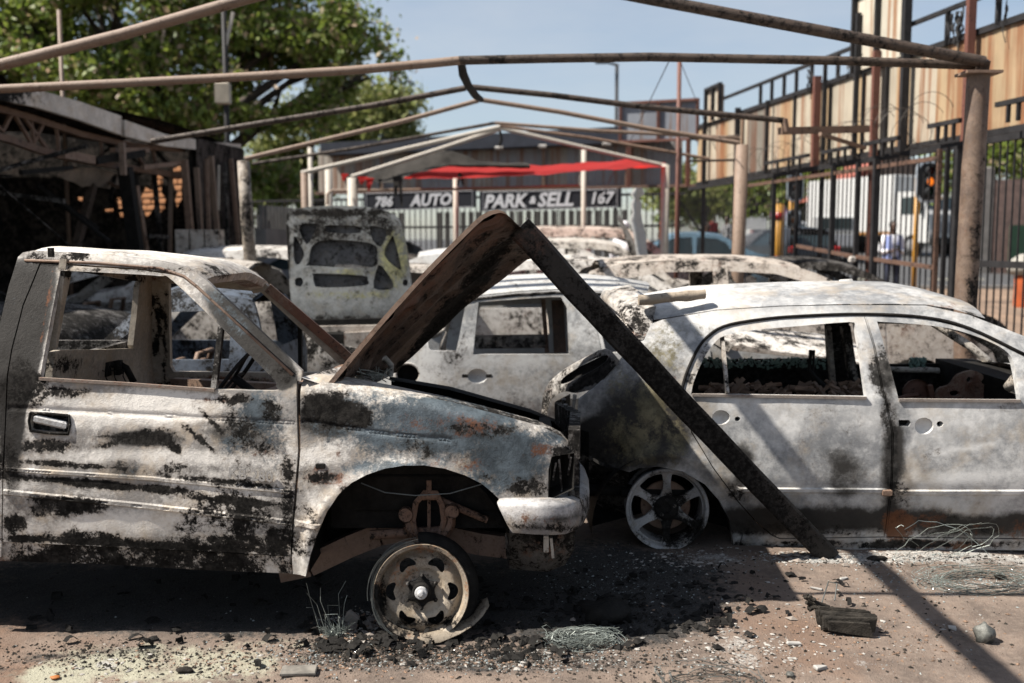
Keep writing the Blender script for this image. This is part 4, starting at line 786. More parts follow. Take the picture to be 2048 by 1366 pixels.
sheet('cab_rear_wall', [(4.2, .55), (5.5, .5), (5.46, 1.50), (4.30, 1.58)], [crv([XP(bx, *q) for q in ((100, 546), (105, 540), (238, 562), (247, 572), (249, 690), (245, 697), (96, 700), (90, 694))], 2)], lambda y, z: Vector((bx + .25 * max(0, z - 1.0) * .5, y, z)), M['truck_in'], pk, .03, .03, (1, 0, 0), wear=dict(soot=[(270, 560, 20, 14, .7), (160, 545, 80, 10, .5), (120, 730, 60, 20, .5)], rust=[(200, 560, 50, 10, .6)]))
b = MB(); b.box(at(287, 626, 5.4), (.05, .03, .03), None, .008); b.tube([at(272, 628, 5.4), at(280, 636, 5.38), at(298, 634, 5.38), at(304, 624, 5.4)], .008, 6); b.build('belt_anchor', M['black'], pk, True)
b = MB(); b.box(at(265, 735, 5.42), (.05, .02, .07), None, .01); b.build('trim_hole', M['black'], pk)
b = MB(); b.tube([at(76, 745, 4.5), at(160, 737, 4.7), at(238, 727, 4.95), at(252, 735, 4.95), at(268, 765, 4.95)], .017, 8); b.box(at(108, 742, 4.55), (.03, .06, .07)); b.box(at(212, 738, 4.85), (.03, .06, .07)); b.box(at(237, 735, 4.93), (.025, .06, .07))
for i in range(9):
    x = 100 + i * 17; y0 = 743 - i * 1.6; D = 4.52 + i * .045; b.tube([at(x, y0, D), at(x + 3, y0 + 8, D), at(x + 12, y0 + 10, D), at(x + 10, y0 + 22, D), at(x + 16, y0 + 34, D)], .003, 4)
b.build('seat_frame', M['black'], pk, True)
b = MB(); b.tube([at(82 + i * 9, 772 - (i % 2) * 4, 4.6) for i in range(20)], .004, 4); b.build('seat_spring', M['rustdark'], pk)
b = MB(); cw = Vector((-1.30, 4.62, 1.02)); axw = Vector((-.8, 0, .6)); b.tube([cw + (Vector((0, 1, 0)) * math.cos(a) + Vector((.6, 0, .8)) * math.sin(a)) * .17 for a in np.linspace(0, 2 * math.pi, 25)], .010, 6, False); b.tube([cw, cw + Vector((.28, 0, -.22))], .02, 8)
for a in (0, 2.1, 4.2): b.tube([cw, cw + (Vector((0, 1, 0)) * math.cos(a) + Vector((.6, 0, .8)) * math.sin(a)) * .17], .008, 5)
b.build('steering_wheel', M['black'], pk, True)
b = MB(); b.bar(at(350, 765, 5.3), at(590, 778, 4.9), .06, .05); b.bar((-1.02, 4.25, .93), (-1.04, 5.45, .84), .22, .14); b.bar((-.92, 4.2, .75), (-.92, 5.5, .68), .03, .6); b.build('dashboard', M['rustdark'], pk)
b = MB(); b.box((-1.45, 4.85, .42), (1.15, 1.4, .04)); b.box((-1.7, 4.85, .55), (.5, 1.2, .2), None, .03); b.build('cab_floor', M['black'], pk)
# cowl with crumbled windscreen glass
b = MB(); rows = [[Vector((lin(t, 0, -.88, 1, -.86), 4.12 + 1.35 * t, lin(t, 0, 1.09, 1, .99))), Vector((-.78, 4.14 + 1.35 * t, lin(t, 0, 1.05, 1, .95))), Vector((-.66, 4.15 + 1.35 * t, lin(t, 0, 1.02, 1, .92)))] for t in np.linspace(0, 1, 8)]; b.grid(rows); b.build('cowl', M['white'], pk, True)
# engine bay
b = MB(); L = [at(*q, 5.55) for q in ((780, 757), (900, 777), (1060, 822), (1130, 850), (1142, 872))]
b.grid([[p + Vector((0, -.05, .0)) for p in L], [p + Vector((0, .0, .012)) for p in L], [p + Vector((0, .05, -.01)) for p in L], [p + Vector((0, .06, -.45)) for p in L]], flip=True); b.build('far_wing', M['black'], pk, True)
b = MB(); b.box((-.25, 4.85, .55), (.9, 1.1, .25), None, .05); b.box((-.35, 4.8, .72), (.5, .45, .22), None, .04); b.tube([(-.6, 4.4, .8), (-.3, 4.4, .82), (.1, 4.45, .75)], .035, 8); b.bar((.16, 4.2, .76), (.18, 5.45, .66), .06, .05); b.box((-.3, 4.32, .6), (1.0, .02, .42)); b.build('engine_bay', M['black'], pk)
b = MB(); b.tube([at(742, 757, 5.0), at(735, 735, 5.0), at(748, 718, 5.05), at(770, 716, 5.1), at(782, 730, 5.1), at(780, 752, 5.1)], .016, 8, False); b.build('filler_ring', M['tan'], pk, True)
b = MB()
for i in range(46):
    p = at(R.uniform(675, 775), R.uniform(742, 765), R.uniform(4.5, 5.1)); d = Vector((R.uniform(-1, 1), R.uniform(-1, 1), R.uniform(-.25, .4))) * .07; b.tube([p - d, p + Vector((0, 0, R.uniform(0, .02))), p + d], .003, 4)
tag(b.build('glass_strands', plain('melted_glass', (.42, .44, .40), .3, var=.3), pk), kind='stuff')
# bonnet standing open: a bent patch with a ribbed inner frame
A_, B_, C_, D_ = at(656, 766, 4.15), at(770, 750, 5.6), at(1092, 478, 5.5), at(1004, 388, 4.25)
def hood_pt(u, v, k=0.0):
    """u: hinge 0 -> nose 1, v: near 0 -> far 1"""
    p = A_.lerp(D_, u).lerp(B_.lerp(C_, u), v); n = (D_ - A_).cross(B_ - A_).normalized()
    if n.x > 0: n = -n
    nose = max(0, (u - .86) / .14); p = p - n * (.055 * nose ** 1.6) + (A_ - D_).normalized() * .05 * nose ** 3
    p = p + n * (.035 * math.sin(math.pi * v) ** .6 + .02 * math.sin(math.pi * u)) - n * k
    return p
b = MB(); rows = [[hood_pt(u, v) for v in np.linspace(0, 1, 17)] for u in np.linspace(0, 1, 26)]; b.grid(rows)
rim = [[hood_pt(u, v), hood_pt(u, v, .02)] for u, v in [(u, 0) for u in np.linspace(0, 1, 26)] + [(1, v) for v in np.linspace(0, 1, 17)] + [(u, 1) for u in np.linspace(1, 0, 26)] + [(0, v) for v in np.linspace(1, 0, 17)]]; b.grid(rim)
hood = b.build('bonnet', M['rustdark'], pk, True, dict(ash=[(800, 590, 250, 60, .5, -50)]), 50)
b = MB(); nu, nv = 60, 44; rows = []
for i in range(nu):
    u = .015 + .97 * i / (nu - 1); r = []
    for j in range(nv):
        v = .01 + .98 * j / (nv - 1)
        rib = max(math.exp(-((v - c) / .035) ** 2) for c in (.04, .30, .5, .7, .96)); rib = max(rib, math.exp(-((u - .06) / .04) ** 2), math.exp(-((u - .90) / .05) ** 2), .7 * math.exp(-((u - v * .35 - .35) / .03) ** 2))
        k = .012 + .030 * rib + .012 * mnoise.noise(Vector((u * 3, v * 16, 1))) + .006 * mnoise.noise(Vector((u * 9, v * 40, 5)))
        r.append(hood_pt(u, v, k))
    rows.append(r)
b.grid(rows, flip=True); b.build('bonnet_frame', M['hood_in'], hood, True, dict(soot=[(890, 640, 160, 18, .5, -50), (970, 530, 90, 14, .42, -50), (930, 660, 60, 12, .5, -50)], rust=[(970, 450, 60, 34, .55, -40), (860, 560, 140, 12, .4, -50)]), 60)
# load bed behind the cab (runs out of the picture)
sheet('bed_side', [(-3.75, .55), (-3.72, 1.06), (-2.13, 1.10), (-2.13, .40), (-2.45, .40)] + [(-2.85 + .40 * math.cos(a), .42 + .40 * math.sin(a)) for a in np.linspace(.05, math.pi - .05, 14)] + [(-3.3, .42), (-3.75, .45)], [], lambda x, z: Vector((x, 4.05 + .1 * max(0, z - .6) ** 1.3, z)), M['truck'], pk, .05, .04, wear=dict(soot=[(-400, 1000, 500, 200, .5)]))
b = MB(); b.box((-2.95, 4.85, .62), (1.6, 1.45, .05)); b.box((-2.16, 4.85, .85), (.04, 1.4, .5)); b.box((-3.73, 4.85, .85), (.04, 1.4, .45)); b.box((-2.95, 5.6, .85), (1.6, .05, .5)); b.build('load_bed', M['dark'], pk)
wheel(pk, (-2.85, 4.14, .2), (0, -1, .03), .2, M['rim'], 'steel')
# ------------------------------------------------------------------ silver hatchback on the right
tc = thing('hatchback_car', 'burnt-out silver hatchback on the right with bare six-spoke alloy wheel and no glass', 'car', (1.9, 6.0, 0))
def tc_off(x, z):
    w = z - .40; o = .16 * w ** 1.35 if w > 0 else .30 * (-w) ** 1.3
    if z > .83: o += .40 * (z - .83) + .15 * (z - .83) ** 2
    if x < .95: o += .42 * (.95 - x) ** 2
    if x > 2.9: o += .10 * (x - 2.9) ** 2
    return o
TN = Side(lambda x, z: 5.24 - (x - .8) * .075 + tc_off(x, z) + dent(x, z, .008, 1.6, 20) + dent(x, z, .002, 9, 21))
tc_wear_shade = dict(
    soot=[(1400, 720, 14, 70, .5, 25), (1762, 745, 24, 46, .62), (1772, 830, 12, 50, .60), (1784, 920, 14, 120, .75), (1600, 1066, 180, 10, .60), (1700, 1058, 90, 12, .45), (1800, 1000, 26, 60, .48), (1930, 1066, 120, 14, .50), (1850, 1050, 60, 30, .42), (1530, 1055, 60, 14, .5), (1470, 985, 30, 16, .6, 45), (1160, 950, 90, 60, .75), (1210, 900, 60, 24, .5), (2020, 815, 40, 14, .5), (1760, 1088, 320, 10, .75), (1950, 820, 30, 10, .45), (1860, 905, 26, 20, .35)],
    rust=[(1800, 1050, 34, 34, .78), (1900, 1090, 120, 10, .8), (1960, 1060, 60, 16, .5), (1860, 1040, 40, 20, .5), (2040, 1060, 40, 24, .5), (1860, 740, 6, 40, .0)],
    blue=[(1330, 690, 60, 50, .50, 30), (1300, 830, 36, 100, .56), (1250, 880, 50, 50, .48), (1350, 880, 30, 60, .54), (1400, 660, 60, 20, .42), (1240, 770, 30, 50, .46)],
    ash=[(1850, 985, 22, 9, .85, 40), (1872, 998, 22, 9, .85, 30), (1894, 1009, 22, 9, .85, 20), (1916, 1016, 22, 9, .85, 10), (1938, 1018, 22, 9, .85, 0), (1960, 1016, 22, 9, .85, -10), (1982, 1009, 22, 9, .85, -20), (2004, 998, 22, 9, .85, -30), (2026, 985, 22, 9, .85, -40), (1880, 905, 20, 7, .6, -12), (1900, 902, 20, 7, .6, -12), (1920, 899, 20, 7, .6, -12), (1940, 896, 20, 7, .6, -12), (1960, 893, 20, 7, .6, -12), (1980, 890, 20, 7, .6, -12), (1826, 880, 7, 18, .7), (1821, 898, 7, 18, .7), (1821, 916, 7, 18, .7), (1826, 934, 7, 18, .7), (1830, 952, 7, 18, .7), (1560, 980, 90, 6, .9), (1640, 830, 160, 50, .45), (1480, 800, 60, 24, .5), (1900, 830, 120, 40, .4), (1560, 950, 110, 30, .3), (1870, 870, 60, 50, .3), (1690, 700, 40, 60, .5), (1560, 640, 200, 24, .5), (1960, 1010, 90, 20, .5), (1660, 900, 60, 90, -.35), (1560, 1040, 200, 30, -.8), (1950, 1040, 200, 40, -.7), (1290, 850, 110, 110, -.75), (1180, 900, 60, 50, -.9), (1340, 700, 60, 50, -.3), (1900, 960, 90, 16, .6, -8), (1480, 900, 20, 80, -.4), (1810, 900, 20, 90, -.5), (1500, 940, 60, 40, -.5), (1700, 960, 60, 50, -.4), (1780, 850, 20, 200, -.6)])  # negative amounts darken; rear quarter carries painted bonnet shade besides soot
S_ = TN.pts
rd = [(1362, 794), (1365, 775), (1379, 730), (1405, 685), (1444, 655), (1519, 641), (1600, 634), (1727, 630), (1746, 692), (1763, 780), (1783, 867), (1781, 955), (1768, 1073), (1560, 1076), (1545, 1070), (1515, 1045), (1475, 1000), (1425, 932), (1385, 865), (1366, 812)]
fd = [(1731, 630), (1851, 637), (1939, 659), (1995, 684), (2048, 712), (2140, 768), (2200, 806), (2216, 860), (2212, 1000), (2190, 1078), (1773, 1073), (1786, 955), (1788, 867), (1768, 780), (1751, 692)]
def shrink(L, k=.9):
    P = np.array(L, float); out = []; n = len(P); ar = sum(P[i - 1][0] * P[i][1] - P[i][0] * P[i - 1][1] for i in range(n)); sg = 1 if ar > 0 else -1
    for i in range(n):
        d = P[(i + 1) % n] - P[i - 1]; d /= np.linalg.norm(d); out.append((P[i][0] - sg * d[1] * k, P[i][1] + sg * d[0] * k))
    return out
body = [(1288, 680), (1302, 648), (1326, 639), (1431, 621), (1560, 613), (1695, 610), (1851, 611), (1939, 630), (2048, 672), (2160, 742), (2240, 806), (2262, 900), (2262, 1098), (1469, 1102), (1466, 1080), (1458, 1039), (1440, 1003), (1409, 968), (1365, 943), (1317, 933), (1278, 936), (1258, 944), (1205, 925), (1150, 897), (1153, 860), (1158, 800), (1187, 777), (1236, 727), (1270, 688)]
def arch_fn(x, z):
    p = TN.fn(x, z); d = math.hypot(x - ta[0], z - ta[1]); p.y -= .02 * math.exp(-((d - .40) / .035) ** 2) if z > .3 else 0
    return p
ta = TN.pt(1334, 1050)
sheet('body_side', S_(body), [S_(shrink(rd, -2.2) ), S_(shrink(fd, -2.2))], arch_fn, M['silver'], tc, .025, .05, wear=tc_wear_shade)
rwin = crv([(1382, 789, 1), (1388, 762), (1405, 722), (1427, 688), (1453, 670), (1519, 659), (1600, 652), (1698, 644), (1711, 650, 1), (1722, 715), (1733, 794, 1)], 3)
hole = lambda cx, cy, rx, ry, n=14: [(cx + rx * math.cos(2 * math.pi * i / n), cy + ry * math.sin(2 * math.pi * i / n)) for i in range(n)]
cre = lambda x0, x1, y0, y1: [(S_([(x0, y0), (x1, y1)]), .016, .008)]
door_r = sheet('rear_door', S_(rd), [S_(rwin), S_(hole(1442, 835, 18, 15)), S_([(1399, 831), (1414, 830), (1417, 836), (1414, 842), (1400, 841)]), S_(hole(1475, 838, 6, 5, 8))], TN.fn, M['silver'], tc, .022, .045, wear=tc_wear_shade, lines=cre(1480, 1770, 980, 982))
fwin = crv([(1754, 643, 1), (1851, 650), (1917, 661), (1983, 685), (2017, 707), (2030, 735), (2041, 801, 1), (1797, 799, 1)], 3)
door_f = sheet('front_door', S_(fd), [S_(fwin), S_(hole(1848, 852, 19, 17)), S_([(1797, 840), (1818, 840), (1822, 846), (1818, 853), (1798, 852)]), S_(hole(1880, 848, 7, 6, 8))], TN.fn, M['silver'], tc, .022, .045, wear=tc_wear_shade, lines=cre(1800, 2210, 985, 985))
for d_, q in ((door_r, ((1442, 835, 20, 17), (1380, 1490, 835))), (door_f, ((1848, 852, 21, 19), (1780, 1900, 848)))):
    cx, cy, rx, ry = q[0]; b = MB(); rows = []
    for k, dd in ((1.0, .004), (.85, .022), (.5, .034), (0.01, .036)): rows.append([TN.fn(*TN.pt(cx + rx * k * math.cos(2 * math.pi * i / 18), cy + ry * k * math.sin(2 * math.pi * i / 18))) + Vector((0, dd, 0)) for i in range(18)])
    b.grid(rows, True); b.build('handle_cup', M['silver'], d_, True)
    b = MB(); x0, x1, y = q[1]; b.box(TN.fn(*TN.pt((x0 + x1) / 2, y)) + Vector((0, .055, 0)), (.34, .01, .06)); b.build('latch_cavity', M['black'], d_)
sil = burnt('sill_rust_trim', ash=(.3, .26, .23), rust=.10, seed=91, scale=4, rustc=(.24, .10, .06))
for d_, L in ((door_r, [(1384, 790), (1560, 793), (1732, 796)]), (door_f, [(1797, 800), (1920, 801), (2040, 802)])):
    b = MB(); q = [TN.fn(*TN.pt(*p)) + Vector((0, -.004, .001)) for p in L]
    for a_, c_ in zip(q, q[1:]): b.bar(a_, c_, .018, .014)
    b.build('window_sill_strip', sil, d_)
b = MB(); L = [TN.fn(*TN.pt(*p)) + Vector((0, -.006, 0)) for p in crv([(1362, 790), (1366, 768), (1380, 728), (1406, 682), (1446, 653), (1519, 639), (1600, 632), (1728, 628), (1851, 635), (1939, 657), (2048, 709)], 4, False)]; b.tube(L, .009, 6); b.build('door_seal', M['black'], tc, True)
b = MB(); b.bar(TN.fn(*TN.pt(1446, 672)) + Vector((0, .03, 0)), TN.fn(*TN.pt(1457, 788)) + Vector((0, .03, 0)), .018, .03, (0, 1, 0)); b.build('quarter_window_post', M['tan'], door_r)
b = MB(); b.box(TN.fn(*TN.pt(1777, 985)) + Vector((-.01, .0, 0)), (.05, .03, .035), None, .006); b.build('door_hinge', M['rustdark'], door_f)
# roof, spoiler
edge = [(1308, 640), (1326, 637), (1431, 619), (1560, 611), (1695, 608), (1780, 607), (1851, 609), (1905, 618), (1945, 631)]
near = [TN.fn(*TN.pt(*q)) for q in edge]
def roof_rows(near, W_, crown, fz=0, n=14, bow=.05, dn=.012, k=31):
    rows = []
    for i, p in enumerate(near):
        q = Vector((p.x - .02, p.y + W_, p.z + fz)); r = []
        for j in range(n):
            t = j / (n - 1); w = p.lerp(q, t); s = math.sin(math.pi * t); w.z += crown * s ** .75 + dent(w.x, w.y, dn, 2.5, k); w.x += bow * s * (i / (len(near) - 1) * 2 - 1) * (1 if i in (0, len(near) - 1) else .5); r.append(w)
        rows.append(r)
    return rows
b = MB(); rr = roof_rows(near, 1.26, .10); b.grid(rr, flip=True); b.grid([rr[-1], [p + Vector((.0, 0, -.03)) for p in rr[-1]]], flip=True); b.grid([rr[-1], [p + Vector((.07, 0, -.02)) for p in rr[-1]]], flip=True)
b.build('roof', M['silver'], tc, True, dict(ash=[(1550, 600, 200, 12, .4), (1620, 590, 120, 20, -.3), (1850, 600, 60, 14, -.35), (1450, 600, 60, 10, -.3), (1740, 596, 40, 10, -.25)], soot=[(1660, 590, 100, 6, .42), (1850, 600, 60, 8, .45), (1930, 625, 30, 10, .5), (1480, 596, 60, 4, .45)], rust=[(1880, 612, 60, 10, .45)]), 50)
b = MB(); prof = [(1312, 613), (1280, 616), (1256, 621), (1249, 632), (1250, 645), (1262, 654), (1270, 664), (1262, 676), (1286, 680), (1304, 648)]
P0 = [TN.fn(*TN.pt(*q)) for q in prof]; P1 = [p + Vector((-.03, 1.26, .01)) for p in P0]; Pm = [p.lerp(q, .5) + Vector((-.06, 0, .09)) for p, q in zip(P0, P1)]
b.grid([P0, [p.lerp(q, .5).lerp(p, .5) + Vector((0, 0, .015)) for p, q in zip(P0, Pm)], Pm, P1], True); b.add(P0, [tuple(range(len(P0) - 1, -1, -1))]); b.build('roof_spoiler', M['white'], tc, True, dict(rust=[(1262, 668, 30, 20, .4)], ash=[(1270, 640, 40, 30, .5)]), 50)
# tail lamp housing / rear corner shell
TR = Side(lambda x, z: TN.Yf(x, z) - .03 + (.9 * max(0, .62 - x) ** 1.6))
sheet('tail_lamp_housing', TR.pts(crv([(1240, 722, 1), (1213, 698), (1165, 719), (1126, 742), (1099, 766), (1086, 795), (1083, 832, 1), (1094, 832, 1), (1100, 806), (1113, 790), (1132, 783), (1152, 786), (1189, 778, 1)], 3)), [TR.pts(crv([(1213, 710), (1180, 722), (1142, 744), (1122, 761), (1127, 769), (1152, 759), (1195, 736), (1215, 720)], 3))], TR.fn, M['white'], tc, .014, .03, wear=dict(soot=[(1180, 755, 50, 10, .62, -35), (1205, 745, 26, 24, .5)], rust=[(1130, 765, 20, 8, .3)]))
b = MB(); b.grid([[TR.fn(*TR.pt(*q)) + Vector((0, .05, 0)) for q in r] for r in ([(1225, 705), (1150, 740), (1115, 765)], [(1222, 735), (1160, 772), (1118, 790)])]); b.build('tail_lamp', M['black'], tc)
b = MB(); L = [TR.fn(*TR.pt(*q)) for q in ((1150, 790), (1143, 830), (1147, 868))]; 
for a_, c_ in zip(L, L[1:]): b.bar(a_, c_, .02, .03)
b.tube([TR.fn(*TR.pt(1138, 868)), TR.fn(*TR.pt(1165, 868))], .006, 6); b.build('bumper_bracket', M['tan'], tc)
b = MB(); b.grid([[Vector((x, y, z)) for x, y in ((.42, 5.36), (.30, 5.55), (.26, 5.95), (.28, 6.4), (.40, 6.75))] for z in (.25, .45, .62)]); b.box((.5, 6.0, .28), (.5, 1.2, .05)); b.box((.42, 6.05, .55), (.06, 1.1, .12)); b.build('rear_panel', M['black'], tc, True)
b = MB(); L = [at(*q, 5.36) for q in ((1160, 905), (1200, 930), (1258, 948))]
b.grid([[p for p in L], [p + Vector((0, .12, -.2)) for p in L], [p + Vector((.05, .2, -.3)) for p in L]]); b.build('rear_bumper_remains', M['dark'], tc, True)
b = MB(); b.lathe([(.41, .0), (.41, -.35), (0, -.36)], (ta[0], 5.27, ta[1]), (0, -1, 0), 24, rad(-15), rad(195)); b.build('wheel_arch_liner', M['black'], tc, True, None, 40)
b = MB(); b.bar((1.32, 5.34, .16), (3.0, 5.2, .16), .12, .10); b.build('sill_beam', M['rustdark'], tc)
wheel(tc, at(1334, 1018, 5.27), (-.06, -1, .02), .222, M['alloy'], 'alloy', turn=0, wear=dict(soot=[(1340, 1050, 30, 40, .62), (1350, 1000, 26, 20, .6), (1310, 985, 16, 40, .42), (1390, 1060, 26, 30, .5)], ash=[(1290, 1000, 30, 60, .4)]))
# far side with its window openings
TF = Side(lambda x, z: 6.74 - (x - .8) * .075 - (.40 * max(0, z - .85)))
sheet('far_body_side', TF.pts([(1255, 655), (1330, 628), (1500, 616), (1800, 616), (1920, 640), (2020, 690), (2060, 720), (2060, 860), (1260, 860)]), [TF.pts([(1395, 700), (1410, 668), (1480, 652), (1648, 645), (1652, 716), (1396, 718)]), TF.pts([(1694, 645), (1860, 648), (1930, 668), (1985, 702), (1992, 725), (1704, 728)])], TF.fn, M['dark'], tc, .03, -.04, wear=dict(soot=[(1650, 800, 500, 60, .8)], rust=[(1850, 740, 120, 12, .6)]))
gl = plain('green_glass_crumbs', (.22, .34, .29), .25, var=.5, scale=30)
b = MB()
for i in range(330):
    x = R.choice((R.uniform(1400, 1650), R.uniform(1400, 1650), R.uniform(1820, 1850))); p = at(x, R.uniform(716, 736), 6.58 - R.uniform(0, .04)); b.box(p, (R.uniform(.006, .03), .010, R.uniform(.005, .016)), Matrix.Rotation(R.uniform(-1.5, 1.5), 3, 'Y'))
tag(b.build('window_glass_remains', gl, tc), kind='stuff')
b = MB(); L = [TF.fn(*TF.pt(*q)) + Vector((0, -.05, 0)) for q in ((1716, 736), (1850, 738), (1960, 745), (1985, 742))]; b.tube(L, .02, 8); b.build('far_sill_rail', M['tan'], tc, True)
b = MB(); b.bar(at(1656, 652, 6.2), at(1668, 800, 6.2), .03, .04, (0, 1, 0)); b.bar(at(1690, 652, 6.35), at(1712, 800, 6.35), .05, .06, (0, 1, 0)); b.build('centre_pillar', M['tan'], tc, False, dict(soot=[(1700, 720, 20, 90, .7)]))
b = MB(); b.tube([at(1622, 700, 6.0), at(1618, 740, 6.0), at(1660, 792, 5.9)], .012, 6); b.tube([at(1628, 700, 6.0), at(1626, 745, 6.0), at(1665, 800, 5.9)], .008, 6); b.bar(at(1608, 740, 6.1), at(1670, 800, 6.0), .04, .05); b.build('rear_seat_frame', M['black'], tc, True)
b = MB()
for i in range(170):
    p = at(R.uniform(1410, 1720), R.uniform(766, 802), R.uniform(5.6, 6.4)); b.box(p, (R.uniform(.01, .11), R.uniform(.01, .03), R.uniform(.008, .03)), Matrix.Rotation(R.uniform(-1, 1), 3, 'Y') @ Matrix.Rotation(R.uniform(-1, 1), 3, 'X'))
tag(b.build('cabin_debris', M['rustdark'], tc), kind='stuff')
fs = sheet('front_seat_frame', [at(px, py, 5.9).xz[:] for px, py in crv([(1868, 810, 1), (1880, 780), (1900, 770), (1915, 748), (1950, 742), (1968, 752), (1966, 768), (2008, 770), (2010, 778), (1975, 790), (1960, 812, 1)], 3)], [[at(px, py, 5.9).xz[:] for px, py in hole(1940, 760, 8, 6)], [at(px, py, 5.9).xz[:] for px, py in hole(1908, 786, 9, 6)]], lambda x, z: Vector((x, 5.9 + .02 * math.sin(x * 30), z)), M['rustdark'], tc, .02, .03, wear=dict(ash=[(1940, 780, 80, 40, .9)], rust=[(1940, 780, 90, 40, .35)]))
b = MB(); b.lathe([(.085, 0), (.085, -.03), (0, -.03)], at(1836, 786, 5.95), (0, -1, 0.2), 18); b.bar(at(1858, 770, 5.95), at(1866, 812, 5.95), .03, .04, (0, 1, 0)); b.tube([at(1792, 800, 5.9), at(1815, 792, 5.9), at(1836, 790, 5.9)], .014, 6); b.build('seat_recliner', M['rustdark'], tc, True, dict(rust=[(1840, 785, 60, 30, .7)]), 40)
b = MB(); b.box((2.0, 6.0, .28), (2.8, 1.3, .04)); b.bar((2.95, 5.5, .78), (2.95, 6.6, .80), .25, .16); b.build('cabin_floor', M['black'], tc)
b = MB(); b.tube([at(2016, 775, 5.35), at(2030, 762, 5.3), at(2062, 745, 5.25)], [.028, .036, .03], 8); b.tube([at(2020, 778, 5.35), at(2040, 785, 5.3), at(2070, 780, 5.25)], .02, 8); b.build('mirror_bracket', M['tan'], tc, True)
# front end, mostly outside the picture
b = MB(); fw = [(3.02, .85), (3.5, .80), (4.05, .70), (4.25, .62)]; rows = []
for x, z in fw: y0 = TN.Yf(x, z) + .06; rows.append([Vector((x, y0 + 1.4 * t, z + .07 * math.sin(math.pi * t))) for t in np.linspace(0, 1, 9)])
b.grid(rows, flip=True); b.build('bonnet', M['silver'], tc, True)
ff = [(3.02, .15), (3.02, .85), (3.5, .80), (4.05, .70), (4.3, .58), (4.32, .25), (4.1, .2)] + [(3.72 + .38 * math.cos(a), .26 + .38 * math.sin(a)) for a in np.linspace(.1, math.pi - .1, 12)] + [(3.3, .15)]
for nm, S2, tt in (('front_wing', TN, .03), ('far_front_wing', TF, -.03)): sheet(nm, ff, [], S2.fn, M['silver'], tc, .06, tt)
b = MB(); b.grid([[Vector((4.3 - .12 * abs(t - .5) * 2, TN.Yf(4.2, .4) + .06 + 1.5 * t, z)) for t in np.linspace(0, 1, 7)] for z in (.2, .4, .6)]); b.build('front_bumper', M['dark'], tc, True)
wheel(tc, (3.72, TN.Yf(3.72, .4) + .05, .222), (-.06, -1, 0), .222, M['alloy'], 'alloy')
b = MB(); L = [TN.fn(*TN.pt(*q)) + Vector((-.01, 1.24, .0)) for q in ((1945, 631), (2048, 672), (2160, 742), (2240, 806))]; b.tube(L, .03, 6); b.build('far_windscreen_pillar', M['tan'], tc, True)
# ------------------------------------------------------------------ burnt-out shop on the left, open to the yard
def LX(y): return -5.4 + (y - 10.5) * .145
def LPt(px, py):
    d = ray(px, py); t = (-5.4 - 10.5 * .145) / (d.x - .145 * d.y); return Vector((d.x * t, d.y * t, CAM_Z + d.z * t))
bl = thing('burnt_building', 'burnt-out single-storey shop on the left with sagging roof edge, bare trusses and black interior', 'building', (-6, 13, 0))
FAS = burnt('fascia_sheet', ash=(1, .90, .80), grey=(.75, .66, .58), soot=-.02, rust=.05, seed=111, scale=1.2); INN = burnt('soot_wall', ash=(.10, .075, .06), grey=(.03, .026, .024), soot=.22, rust=.06, seed=121, scale=1.5)
def vq(a, b_, th=.06):
    """fascia plate between two photo-traced top/bottom edges on the shop front"""
    n = Vector((-1, .145, 0)).normalized() * th; P = [LPt(*a[1]), LPt(*b_[1]), LPt(*b_[0]), LPt(*a[0])]; Q = [p + n for p in P]
    m = MB(); m.add(P + Q, [(0, 1, 2, 3), (7, 6, 5, 4), (3, 2, 6, 7), (1, 0, 4, 5), (0, 3, 7, 4), (2, 1, 5, 6)]); return m
ed = [((-340, 60), (-340, 130)), ((-140, 125), (-140, 176)), ((0, 170), (0, 200)), ((72, 178), (72, 214)), ((160, 203), (160, 240)), ((243, 232), (243, 270)), ((250, 240), (250, 272)), ((330, 268), (330, 292)), ((420, 284), (420, 302)), ((482, 288), (482, 306))]
for i, (a, c) in enumerate(zip(ed, ed[1:])):
    if i == 5: continue
    vq(a, c).build('fascia_panel', FAS, bl, False, dict(soot=[(20, 185, 60, 30, .72), (300, 262, 30, 8, .6), (120, 200, 12, 8, .5)]))
def ub(p, q, w, m_, name, h=None): b = MB(); b.bar(p, q, w, h or w); b.build(name, m_, bl)
# roof sheet behind the fascia
b = MB(); rows = []
for y in np.linspace(7.5, 16.8, 12):
    rows.append([Vector((LX(y) - .06 - k * .8, y, float(np.interp(y, [7.5, 10.5, 13, 16.8], [3.75, 3.35, 3.28, 3.25])) + .03 + .05 * k + .06 * math.sin(k * 2.3 + y))) for k in range(8)])
b.grid(rows); b.grid([[p + Vector((0, 0, -.05)) for p in r] for r in rows], flip=True); b.build('roof', INN, bl)
